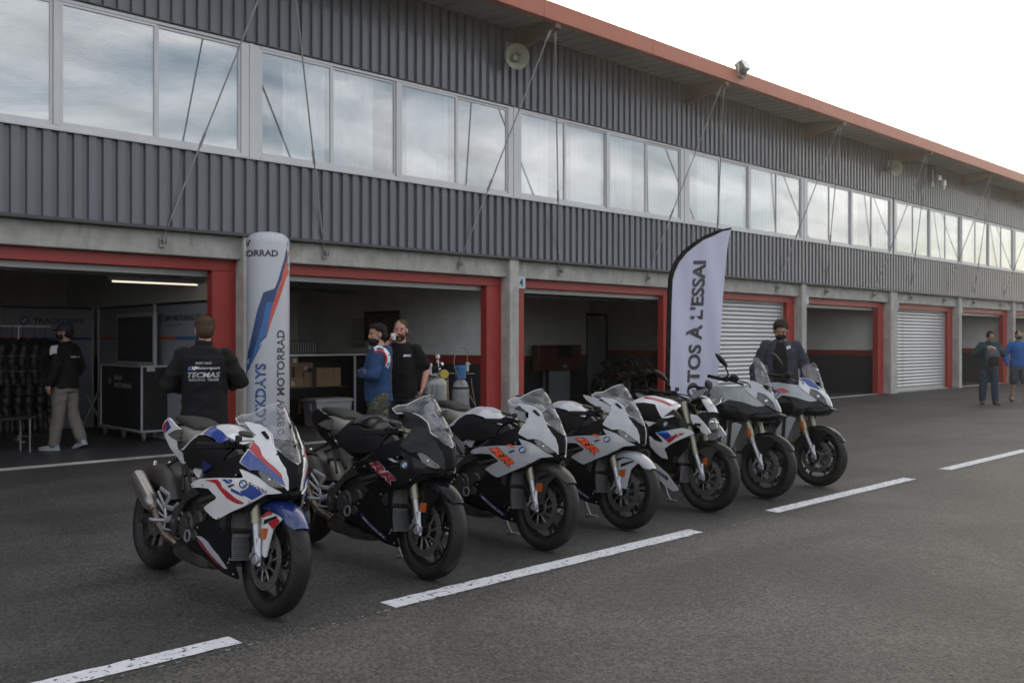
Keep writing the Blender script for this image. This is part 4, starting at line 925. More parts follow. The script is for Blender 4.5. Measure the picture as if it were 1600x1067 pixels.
def drivetrain(par, key, xp=-.83, peg_z=.40):
    """engine, frame, swingarm, hugger, chain side, foot pegs, stand: shared by all"""
    one('engine', key, 'engine', lambda g: (body(g, [(-.86, .40, .10, .10), (-.80, .40, .155, .15), (-.66, .42, .17, .18), (-.50, .44, .17, .18), (-.38, .47, .15, .16), (-.30, .50, .12, .12)], 16, 4),
        [g.cyl((x, s * .185, z), (0, 1, 0), r, .05, 24, bev=.012) for s in (-1, 1) for (x, z, r) in ((-.70, .38, .085), (-.56, .43, .055), (-.84, .43, .05))],
        [g.cyl((-.70 + math.cos(a) * .073, s * .212, .38 + math.sin(a) * .073), (0, 1, 0), .006, .01, 6) for s in (-1, 1) for a in [i * PI / 4 for i in range(8)]],
        [g.box((-.42, s * .13, .56), (.20, .06, .11), bev=.02) for s in (-1, 1)]), par)
    one('clutch_cover', key, 'engine', lambda g: g.cyl((-.70, -.214, .38), (0, 1, 0), .050, .014, 24, bev=.005), par)
    one('pump_cover', key, 'engine', lambda g: g.cyl((-.55, -.206, .35), (0, 1, 0), .034, .03, 18, bev=.008), par)
    one('cover_ring', key + 'b', 'forksilver', lambda g: g.lathe([(.028, -.005), (.036, -.005), (.036, .005), (.028, .005), (.028, -.005)], (-.62, -.222, .335), (0, 1, 0), 20), par)
    one('cover_ring', key, 'forksilver', lambda g: (g.lathe([(.022, -.004), (.030, -.004), (.030, .004), (.022, .004), (.022, -.004)], (-.78, -.205, .43), (0, 1, 0), 18)), par)
    fp = [(-.28, .80), (-.34, .86), (-.50, .72), (-.66, .60), (-.80, .50), (-.90, .44), (-.92, .36), (-.86, .30), (-.80, .32), (-.80, .42), (-.70, .52), (-.52, .60), (-.36, .68), (-.26, .74)]
    both('frame_spar', key, 'frame', lambda g, s: panel(g, fp, lambda x, z: .11 + .11 * max(0, min(1, (-.25 - x) / .35)) - .02 * max(0, min(1, (-.7 - x) / .2)), 0, .04, .05, s), par)
    def sw(g, s):
        g.loft([[(x, s * (y - dy), z - dz), (x, s * (y + dy), z - dz), (x, s * (y + dy), z + dz), (x, s * (y - dy), z + dz)] for (x, y, z, dy, dz) in ((-.80, .11, .41, .02, .035), (-.95, .125, .40, .022, .05), (-1.15, .135, .375, .018, .045), (-1.36, .135, .335, .014, .028), (-1.475, .135, .32, .014, .028))])
        g.cyl((-1.441, s * .145, .32), (0, 1, 0), .026, .03, 12, bev=.004)
    both('swingarm', key, 'frame', sw, par)
    def hug(g):
        rings = []; n = 16
        for i in range(n + 1):
            a = R(28 + 92 * i / n); rg = []
            prof = [(-1, -.10), (-1, -.03), (-.8, .0), (-.4, .012), (0, .016), (.4, .012), (.8, 0), (1, -.03), (1, -.10)]
            for (q, h) in prof: rg.append((-1.441 + math.cos(a) * (.345 + h), q * .118, .32 + math.sin(a) * (.345 + h)))
            for (q, h) in prof[::-1]: rg.append((-1.441 + math.cos(a) * (.345 + h - .005), q * .113, .32 + math.sin(a) * (.345 + h - .005)))
            rings.append(rg)
        g.loft(rings)
    one('rear_hugger', key, 'hugger', hug, par)
    one('shock_absorber', key, 'frame', lambda g: (g.tube([(-.88, 0, .42), (-.90, 0, .70)], .028, 12), [g.lathe([(.034, -.006), (.04, 0), (.034, .006)], (-.88 - .02 * t, 0, .46 + .2 * t), (-.07, 0, 1), 14) for t in [i / 7 for i in range(8)]]), par)
    z = peg_z
    def rear(g, s):
        y = s * .19
        for a, b, r in (((-.98, z + .12), (-1.04, z + .05), .011), ((-1.04, z + .05), (-1.0, z - .03), .010), ((-1.0, z - .03), (-.88, z + .01), .013), ((-1.04, z + .05), (-.92, z + .05), .010), ((-.92, z + .05), (-.86, z + .09), .009), ((-.98, z + .12), (-1.13, z + .15), .009), ((-1.04, z + .05), (-1.16, z + .125), .008), ((-1.0, z - .03), (-1.01, z - .08), .008), ((-.86, z + .09), (-.88, z + .01), .011)):
            g.tube([(a[0], y, a[1]), (b[0], y, b[1])], r * 1.45, 8, flat=.45, ref=(0, 0.0, 1))
        g.cyl((-1.0, y, z - .03), (0, 1, 0), .022, .02, 12); g.tube([(-1.0, y + s * .01, z - .03), (-1.02, y + s * .085, z - .03)], .010, 10); g.tube([(-1.01, y + s * .01, z - .08), (-.88, y + s * .02, z - .07)], .006, 8)
        g.tube([(-.88, y, z + .01), (-.85, y, z - .07)], .014, 8)
    both('footrest_hanger', key, 'forksilver', rear, par)
    both('footrest', key, 'forksilver', lambda g, s: g.tube([(-1.01, s * .20, z - .03), (-1.02, s * .285, z - .025)], [.011, .009], 10), par)
    one('side_stand', key, 'forksilver', lambda g: (g.tube([(-.62, .15, .26), (-.58, .20, .10), (-.56, .235, .034)], [.012, .010, .009], 8), g.tube([(-.60, .225, .036), (-.50, .255, .036)], [.010, .011], 8)), par)
    one('tail_bracket', key, 'frame', lambda g: (g.tube([(-1.20, .06, .74), (-1.50, .04, .63), (-1.56, 0, .60)], [.012, .009, .009], 8), g.tube([(-1.20, -.06, .74), (-1.50, -.04, .63), (-1.56, 0, .60)], [.012, .009, .009], 8), g.tube([(-1.10, 0, .64), (-1.52, 0, .60)], [.012, .012], 8), g.box((-1.55, 0, .60), (.03, .12, .05), bev=.008), g.tube([(-1.55, -.06, .60), (-1.55, .06, .60)], .01, 8)), par)
    one('plate_lamp', key, 'chrome', lambda g: (g.box((-1.575, -.05, .635), (.014, .022, .10), rot=Matrix.Rotation(R(-12), 3, 'Y'), bev=.005), g.box((-1.575, .05, .635), (.014, .022, .10), rot=Matrix.Rotation(R(-12), 3, 'Y'), bev=.005)), par)
def radiator(par, key, x=-.21, z0=.435, z1=.64, hw=.195, low=True):
    def r(g):
        rg = []
        for t in (0, 1):
            zz = z0 + (z1 - z0) * t; rg.append([(x + .05 * (abs(q)) ** 2 * -1 + .03 * (t - .5) * -1 + d, q * hw, zz) for q, d in [(-1, 0), (-.6, 0), (-.2, 0), (.2, 0), (.6, 0), (1, 0), (1, -.03), (0, -.03), (-1, -.03)]])
        g.loft(rg)
    rd = one('radiator', key, 'rad', r, par)
    one('radiator_tank', key, 'frame', lambda g: ([g.box((x - .04, s * (hw + .008), (z0 + z1) / 2), (.05, .02, z1 - z0 + .01), bev=.006) for s in (-1, 1)], g.box((x - .012, 0, z0 - .012), (.05, hw * 2 - .03, .028), bev=.008)), rd)
    if low:
        one('oil_cooler', key, 'fins', lambda g: ([g.box((x + .012, 0, z0 - .04 - i * .0125), (.03, hw * 1.62, .0075)) for i in range(11)], g.box((x, 0, z0 - .10), (.012, hw * 1.66, .145))), par, smooth=None)
def exhaust(par, key, end=(-1.475, -.205, .585), mid=(-1.20, -.195, .43)):
    e, m = Vector(end), Vector(mid); d = (e - m).normalized()
    def mu(g):
        u = Vector((0, 1, 0)); u = (u - d * u.dot(d)).normalized(); w = d.cross(u); rings = []
        for t, sc in ((-.03, .50), (0.0, .62), (.12, .92), (.2, .98), (.9, 1.0), (.985, .97), (1.0, .86), (1.0, .60), (.93, .55), (.93, .05)):
            c = m + (e - m) * t; rg = []
            for (a, b) in ((-1, -.35), (-.72, -.85), (-.3, -1), (.3, -1), (.72, -.85), (1, -.35), (1, .35), (.72, .85), (.3, 1), (-.3, 1), (-.72, .85), (-1, .35)): rg.append(c + u * (a * .043 * sc) + w * (b * .055 * sc))
            rings.append(rg)
        g.loft(rings)
    M_ = one('muffler', key, 'steelmuff', mu, par, smooth=28)
    one('muffler_cap', key, 'burnt', lambda g: (g.lathe([(.030, 0), (.036, 0), (.036, .02), (.030, .02), (.030, 0)], e - d * .012, d, 20), g.lathe([(0.0, 0), (.030, 0)], e - d * .03, d, 20)), M_)
    one('exhaust_pipe', key, 'burnt', lambda g: (g.tube(curve3([m + d * .01, m - d * .07, (-1.08, -.185, .335), (-.99, -.17, .28), (-.93, -.13, .245)]), .028, 14), g.tube([m - d * .03, m - d * .05], .034, 14), g.tube([(-1.11, -.190, .355), (-1.085, -.187, .338)], .033, 14)), par)
    one('muffler_bracket', key, 'forksilver', lambda g: (g.tube([m + d * .03 + Vector((0, .03, .03)), (-1.0, -.185, .40)], .009, 8), g.tube([m - d * .02, (-1.02, -.18, .38)], .006, 8)), par)
    def col(g): body(g, [(-1.02, .235, .06, .04), (-.98, .225, .10, .045), (-.88, .215, .125, .055), (-.78, .205, .12, .05), (-.66, .19, .10, .045), (-.56, .185, .07, .035)], 14, 5, -.03)
    one('exhaust_collector', key, 'darksteel', col, par)
    one('header_pipe', key, 'burnt', lambda g: [g.tube(curve3([(-.62, y * .6, .19), (-.45, y * .8, .20), (-.33, y, .27), (-.27, y * 1.1, .40), (-.32, y * 1.1, .48)]), .018, 10) for y in (-.13, -.045, .045, .13)], par)
def seats(par, key, rider, pillion, hump=True):
    one('rider_seat', key, 'seat', lambda g: body(g, rider, 20, 2.6), par)
    if pillion: one('pillion_seat', key, 'seat', lambda g: body(g, pillion, 20, 2.6), par)
    if hump: one('seat_hump', key, 'hump', lambda g: (body(g, [(-1.20, .90, .11, .04), (-1.10, .895, .135, .052), (-1.02, .885, .142, .052), (-.95, .865, .13, .045), (-.90, .84, .10, .02)], 20, 5),), par)

COWL = [(x - (.013 if (x > .05 and i in (12, 13, 14, 15)) else 0), z) for i, (x, z) in enumerate(D['cowl'])]
def superbike(F, livery, label):
    M = bike_matrix(F); rt_ = root('motorcycle', None, label, 'motorcycle', 'motorcycles parked in a row', matrix=M)
    L_ = dict(
        m=dict(main='white', cowl='white', tank='white', fender='fenderblue', leg='white', tail='white'),
        k=dict(main='blacksat', cowl='blacksat', tank='blacksat', fender='blacksat', leg='blacksat', tail='blacksat'),
        g=dict(main='silverpaint', cowl='silverpaint', tank='silverpaint', fender='hugger', leg='hugger', tail='silverpaint'),
        w=dict(main='silverpaint', cowl='silverpaint', tank='silverpaint', fender='silverpaint', leg='silverpaint', tail='silverpaint'))[livery]
    K = 'rr'
    fmat = None
    wheel(rt_, 'front_wheel', (0, 0, .30), .30, .060, (-1, 1), 'f')
    wheel(rt_, 'rear_wheel', (-1.441, 0, .32), .32, .096, (-1,), 'r')
    fork(rt_, K, (-.235, .90), (-.078, .498))
    ff, fl = fender(rt_, K, L_['fender'], L_['leg'], D['fleg'])
    yl = lambda x, z: .078 + .014 * max(0, min(1, (.52 - z) / .12))
    if livery == 'm':
        both('red_flash', 'm', 'mred', lambda g, s: (panel(g, D['fred1'], yl, .0025, .002, .04, s), panel(g, D['fred2'], yl, .0025, .002, .04, s)), ff)
        both('black_inset', 'm', 'black', lambda g, s: panel(g, D['fblk'], yl, .0032, .002, .04, s), ff)
    elif livery in 'gw': both('black_inset', 'm', 'black', lambda g, s: panel(g, D['fblk'], yl, .0032, .002, .04, s), ff)
    reflector_(ff, K, D['fref'])
    radiator(rt_, K)
    drivetrain(rt_, K)
    exhaust(rt_, K)
    # black underlay, belly, coloured side panel, cowl
    both('inner_fairing', K, 'black', lambda g, s: (panel(g, D['inner'], W_rr, -.012, .01, .04, s), panel(g, [(-.56, .61), (-.30, .70), (-.05, .71), (.03, .66), (-.10, .54), (-.30, .50), (-.42, .55)], W_rr, -.022, .006, .05, s)), rt_)
    bl_ = both('belly_fairing', K, 'black', lambda g, s: panel(g, rnd_poly(D['belly'], .12, 1), W_rr, -.004, .008, .035, s), rt_)
    if livery == 'm':
        both('belly_stripe', 'm', 'greyprint', lambda g, s: panel(g, D['belly_stripe'], W_rr, .001, .002, .04, s), bl_)
        both('belly_red_line', 'm', 'dred', lambda g, s: panel(g, D['belly_red'], W_rr, -.001, .002, .04, s), bl_)
    else:
        def blg(g, s):
            a = Vector(D['belly_logo'][0]); b = Vector(D['belly_logo'][1]); c = Vector(D['belly_logo'][3]); u = b - a; v = a - c
            o_ = c
            if s > 0: o_, u = c + u, -u
            q = [tuple(o_ + u * i + v * j) for i, j in ((.02, .1), (.97, .1), (.97, .95), (.02, .95))]
            panel(g, q, W_rr, .0008, .002, .04, s, 0)
            V_, F_, tw, th = text2d('MICHELIN', .02)
            fn = lambda a_, b_: (lambda p: (p.x, s * (W_rr(p.x, p.y) + .003), p.y))(o_ + u * (.14 + .76 * a_ / tw) + v * (.30 + .42 * b_ / th))
            g.add([fn(*p) for p in V_], F_, 1)
        both('tyre_maker_sticker', 'k', ['navy', 'white'], blg, bl_, smooth=None)
    sd = both('side_fairing', K, L_['main'], lambda g, s: panel(g, rnd_poly(D['side'], .15, 2), W_rr, .004, .012, .028, s), rt_)
    cw = both('cowl', K, L_['cowl'], lambda g, s: panel(g, rnd_poly(COWL, .12, 2), W_rr, .006, .012, .024, s), rt_)
    dx = lambda k, m, nm, o_=.0065: both(nm, k, m, lambda g, s: panel(g, D[k], W_rr, o_, .002, .03, s), sd)
    both('vent_slot', K, 'groove', lambda g, s: panel(g, D['d_vent'], W_rr, .0065, .002, .03, s), sd)
    both('cowl_mirror_cover', K, 'black', lambda g, s: panel(g, rnd_poly(D['mirrorcap'], .3, 2), W_rr, .011, .008, .03, s), cw)
    if livery == 'm':
        both('blue_cowl_graphic', 'm', 'mblue', lambda g, s: panel(g, D['cowl_blue'], W_rr, .0085, .002, .024, s), cw)
        both('red_cowl_graphic', 'm', 'mred', lambda g, s: panel(g, D['cowl_red'], W_rr, .0095, .002, .024, s), cw)
        both('red_graphic', 'm', 'mred', lambda g, s: (panel(g, D['d_red'], W_rr, .0065, .002, .03, s), panel(g, [(-.30, .672), (-.262, .672), (-.235, .645), (-.165, .612), (-.10, .581), (-.13, .578), (-.20, .600), (-.255, .636)], W_rr, .0062, .002, .03, s)), sd); dx('d_blue', 'mblue', 'blue_graphic'); dx('d_b1', 'mblue', 'blue_bar'); dx('d_b2', 'mblue', 'blue_bar'); dx('d_b3', 'mblue', 'blue_bar')
        def s1k(g, s):
            a, b = Vector(D['d_s1000'][0]), Vector(D['d_s1000'][1]); u = (b - a); v = Vector((-u.y, u.x)).normalized() * .017 + Vector((.006, 0)); o_ = a - v * .5
            if s > 0: o_, u, v = a + u - v * .5, -u, v
            V_, F_, tw, th = text2d('S1000', .01, italic=0.0)
            g.add([(lambda p: (p.x, s * (W_rr(p.x, p.y) + .0075), p.y))(o_ + u * (q[0] / tw) + v * (q[1] / th)) for q in V_], F_)
        both('model_lettering', 'm', 'navy', s1k, sd, smooth=None)
    else:
        col = 'orange' if livery in 'gw' else 'dred'; edge = 'black' if livery in 'gw' else 'greyprint'
        def rrl(g, s):
            a, b, c = [Vector(q) for q in D['rr']]; u = (b - a); vv = (c - a); vv = vv - u * (vv.dot(u) / u.length_squared) * .55; V_, F_, tw, th = text2d('RR', .055, italic=0.25)
            o_ = a + Vector((-.02, 0.008))
            if s > 0: o_, u = a + u, -u
            for off, gr, m in ((.0062, .05, 0), (.0074, .0, 1)):
                V_, F_, tw, th = text2d('RR', .055 + gr, italic=0.25)
                sc = 1.0 if m else 1.06
                g.add([(lambda p: (p.x, s * (W_rr(p.x, p.y) + off), p.y))(o_ + u * (q[0] / tw * sc - (sc - 1) / 2) + vv * ((q[1] / th * sc - (sc - 1) / 2) * 1.15)) for q in V_], F_, m)
        both('double_r_lettering', livery if livery == 'k' else 'g', [edge, col], rrl, sd, smooth=None)
        both('accent_bar', livery if livery == 'k' else 'g', col if livery in 'gw' else 'greyprint', lambda g, s: panel(g, [(p[0] + .03, p[1] + .018) for p in D['d_b1']], W_rr, .0065, .002, .03, s), sd)
    cx, cz = D['d_round'][0]
    for s, q in zip((-1, 1), sd):
        roundel('badge', q, lambda u, v, s=s: (u, s * (W_rr(u, v) + .0085), v), cx, cz, .024)
    # fasteners, hoses and small hardware along the flank
    both('fairing_bolt', K, 'forksilver', lambda g, s: [g.cyl((x, s * (W_rr(x, z) + .006), z), (0, 1, 0), .0055, .006, 8) for x, z in ((-.27, .487), (-.06, .60), (-.42, .645), (-.53, .628), (-.15, .73))], sd)
    both('belly_bolt', K, 'forksilver', lambda g, s: [g.cyl((x, s * (W_rr(x, z) + .0), z), (0, 1, 0), .0055, .006, 8) for x, z in ((-.50, .40), (-.24, .43), (-.22, .25), (-.20, .19), (-.62, .31))], bl_)
    both('coolant_hose', K, 'hugger', lambda g, s: g.tube(curve3([(-.25, s * .17, .60), (-.34, s * .20, .55), (-.44, s * .20, .50), (-.50, s * .19, .42)]), .014, 8), rt_)
    both('air_duct', K, 'hugger', lambda g, s: (g.tube(curve3([(-.30, s * .235, .60), (-.40, s * .235, .575), (-.50, s * .225, .55)]), .016, 8), g.tube(curve3([(-.30, s * .235, .57), (-.38, s * .235, .545), (-.48, s * .22, .52)]), .012, 8)), rt_)
    both('reservoir_pipe', K, 'chrome', lambda g, s: g.tube(curve3([(-.36, s * .225, .53), (-.33, s * .24, .555), (-.30, s * .235, .55)]), .006, 6), rt_)
    # headlights
    hl = both('headlight', K, 'lampinside', lambda g, s: panel(g, rnd_poly(D['head'], .2, 2), W_rr, -.016, .02, .022, s), rt_)
    both('headlight_lens', K, 'lens', lambda g, s: panel(g, rnd_poly(D['head'], .2, 2), W_rr, -.001, .003, .022, s), hl)
    both('headlight_projector', K, 'chrome', lambda g, s: (g.lathe([(0, .006), (.006, .005), (.009, 0), (.012, -.002), (.012, -.01)], (.022, s * (W_rr(.022, .728) - .006), .728), (.75, s * .65, 0), 16), g.box((.055, s * (W_rr(.055, .706) - .010), .706), (.02, .012, .008))), hl)
    both('headlight_surround', K, 'black', lambda g, s: panel(g, [(-.055, .775), (-.01, .775), (.03, .758), (.11, .70), (.10, .672), (.06, .674), (-.0, .695), (-.025, .715), (-.05, .755)], W_rr, -.019, .02, .03, s), hl)
    # centre duct and nose
    nose = [(.100, .682), (.090, .745), (.070, .794), (.045, .828), (.012, .872), (.0, .89), (.05, .872), (.102, .835), (.121, .76), (.124, .70)]
    one('nose_duct', K, 'black', lambda g: ([panel(g, [(p[0] + .0, p[1]) for p in nose], W_rr, -.004, .03, .02, s) for s in (-1, 1)], [g.tube(curve3([(.112, s * .012, .69), (.108, s * .014, .76), (.075, s * .03, .835)]), .004, 6) for s in (-1, 1)], g.box((.095, 0, .665), (.05, .055, .03), bev=.008)), rt_)
    one('chin', K, 'black', lambda g: (body(g, [(-.10, .66, .10, .03), (-.03, .655, .09, .04), (.05, .655, .06, .03), (.095, .66, .03, .02)], 14, 3),), rt_)
    one('cockpit', K, 'black', lambda g: (g.box((-.10, 0, .90), (.05, .13, .08), rot=Matrix.Rotation(R(-35), 3, 'Y'), bev=.01), g.box((-.05, 0, .83), (.12, .10, .06), bev=.02)), rt_)
    # windscreen (one clear bubble, both flanks)
    def scr(g, inset=0.0):
        e = D['screenedge']; top_ = [(-.185, 1.085), (-.150, 1.148)]; poly = [(.108, .822)] + [(x, z) for x, z in e[2:11]] + [(-.243, 1.062), (-.222, 1.085), (-.196, 1.112), (-.172, 1.130), (-.150, 1.140)]
        prof = [(lerp(RR_N, z) - .0005, z) for z in (1.10, 1.05, 1.0, .95, .90, .86, .84)]
        P = poly + prof
        def sf_(x, z, s): return (x, s * max(0.0, W_rr(x, z) * (1 - .10 * max(0, min(1, (z - 1.02) / .1))) + .001 if W_rr(x, z) > .006 else 0.0), z)
        for s in (-1, 1):
            V, F = tri_fill(P, .020); g.add([sf_(x, z, s) for x, z in V], F)
    one('windscreen', K, 'screen', scr, rt_, smooth=80)
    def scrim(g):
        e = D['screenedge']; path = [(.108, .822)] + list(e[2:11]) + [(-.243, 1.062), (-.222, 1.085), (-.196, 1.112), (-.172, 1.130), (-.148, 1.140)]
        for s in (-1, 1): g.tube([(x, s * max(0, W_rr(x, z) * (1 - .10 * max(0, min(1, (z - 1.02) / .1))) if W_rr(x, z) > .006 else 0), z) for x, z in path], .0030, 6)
    one('windscreen_rim_glint', K, 'screenedge', scrim, rt_)  # pale tube along the edge: bright sky glint put in as colour
    both('screen_bolt', K, 'black', lambda g, s: [g.cyl((x, s * (W_rr(x, z) + .004), z), (0, 1, 0), .006, .006, 10) for x, z in ((.02, .865), (-.10, .975))], rt_)
    # tank
    one('tank', K, 'black', lambda g: body(g, [(-.97, .76, .09, .05), (-.90, .78, .13, .10), (-.80, .79, .15, .13), (-.70, .79, .155, .13), (-.55, .79, .15, .11), (-.42, .78, .13, .08), (-.34, .77, .10, .05)], 24, 2.2), rt_)
    LOW = [(-1.0, .80), (-.93, .80), (-.90, .815), (-.86, .875), (-.80, .905), (-.72, .912), (-.62, .90), (-.5, .865), (-.40, .85)]
    def cap(g, d=.006, lo=LOW, sgn=(-1, 1), xs=None):
        xs = xs or [-1.0 + .6 * i / 24 for i in range(25)]; 
        for s in sgn:
            v = []; k = 9
            for x in xs:
                zt = lerp(TK_T, x) + d; zl = min(lerp(lo, x), zt - .012)
                for j in range(k):
                    q0 = (zl - .70) / (zt - .70); th = (1 - j / (k - 1)); q = 1 - (1 - q0) * th ** 2
                    v.append((x, s * .189 * (1 - q ** 2.6) ** (1 / 2.2) if q < 1 else 0.0, .70 + (zt - .70) * q))
            n = len(v); g.add(v, [(i * k + j, i * k + j + 1, (i + 1) * k + j + 1, (i + 1) * k + j) for i in range(len(xs) - 1) for j in range(k - 1)])
    tc_ = one('tank_cover', K, L_['tank'], cap, rt_, smooth=60)
    if livery == 'm':
        one('blue_tank_stripe', 'm', 'mblue', lambda g: cap(g, .009, [(-.76, .915), (-.70, .912), (-.62, .90), (-.5, .868), (-.40, .853)], (-1, 1), [-.76 + .33 * i / 12 for i in range(13)]), tc_, smooth=60)
        one('white_tank_spine', 'm', 'white', lambda g: cap(g, .012, [(-.74, .972), (-.64, .950), (-.5, .915), (-.40, .89)], (-1, 1), [-.73 + .31 * i / 12 for i in range(13)]), tc_, smooth=60)
    one('filler_cap', K, 'frame', lambda g: g.cyl((-.50, 0, .940), (.25, 0, 1), .045, .02, 20, bev=.005), tc_)
    both('tank_side_cover', K, 'black', lambda g, s: panel(g, [(-.90, .79), (-.875, .85), (-.81, .895), (-.72, .902), (-.62, .888), (-.5, .855), (-.40, .84), (-.40, .76), (-.55, .72), (-.72, .715), (-.86, .74)], W_tank, .004, .01, .03, s), rt_)
    if livery in 'mgw':
        both('rear_tank_trim', K, L_['main'], lambda g, s: panel(g, D['rear_white'], lambda x, z: .168, .004, .008, .04, s), rt_)
    if livery == 'm':
        both('tricolour_patch', 'm', 'navy', lambda g, s: (panel(g, [(x, z) for x, z in D['rear_tri']], W_tank, .009, .002, .03, s),), rt_)
    # seats and tail
    seats(rt_, K, [(-1.10, .835, .10, .02), (-1.04, .828, .148, .038), (-.96, .812, .155, .045), (-.88, .80, .13, .05), (-.80, .82, .09, .045), (-.76, .84, .06, .03)],
          [(-1.33, .985, .05, .012), (-1.27, .982, .095, .024), (-1.15, .972, .115, .034), (-1.04, .950, .11, .034), (-.985, .93, .09, .02)])
    tl = both('tail_panel', K, L_['tail'], lambda g, s: panel(g, rnd_poly(D['tail'], .15, 2), W_tail, .004, .012, .03, s), rt_)
    both('tail_mesh', K, 'groove', lambda g, s: (panel(g, D['tail_mesh'], W_tail, -.006, .004, .04, s)), rt_)
    def msh(g, s):
        for i in range(9):
            for j in range(7):
                x, z = -1.22 + i * .024 + (j % 2) * .012, .852 + j * .0115
                if inside((x, z), D['tail_mesh']): g.cyl((x, s * (W_tail(x, z) - .004), z), (0, 1, 0), .0075, .006, 6)
    both('mesh_insert', K, 'hump', msh, rt_, smooth=None)
    if livery == 'm':
        both('blue_tail_flash', 'm', 'mblue', lambda g, s: panel(g, D['tail_blue'], W_tail, .0065, .002, .03, s), tl)
        both('red_tail_flash', 'm', 'mred', lambda g, s: panel(g, D['tail_red'], W_tail, .0065, .002, .03, s), tl)
    one('tail_core', K, 'black', lambda g: body(g, [(-1.36, .93, .05, .02), (-1.26, .90, .11, .05), (-1.10, .85, .12, .06), (-.96, .79, .12, .06)], 16, 3), rt_)
    both('subframe', K, 'frame', lambda g, s: (g.tube([(-1.10, s * .10, .79), (-.80, s * .15, .60)], .016, 8, flat=.6), g.tube([(-1.06, s * .10, .72), (-.90, s * .15, .56)], .013, 8, flat=.6), g.tube([(-.98, s * .13, .71), (-.90, s * .15, .65)], .011, 8)), rt_)
    grip_set(rt_, K, (-.245, .15, .885), (-.35, .345, .868), .115)
    return rt_
def pc(px_, f_=1450.0): pass

superbike((2.5088, 4.515), 'm', 'white sports motorcycle with blue and red graphics, first of the row at the left')
superbike((3.6114, 4.5396), 'k', 'black sports motorcycle with dark red double R letters, second in the row')
superbike((4.6986, 4.6011), 'g', 'light grey sports motorcycle with orange-red letters and a dark front fender')
superbike((5.6774, 4.6528), 'w', 'light grey sports motorcycle with orange-red letters and a pale front fender')

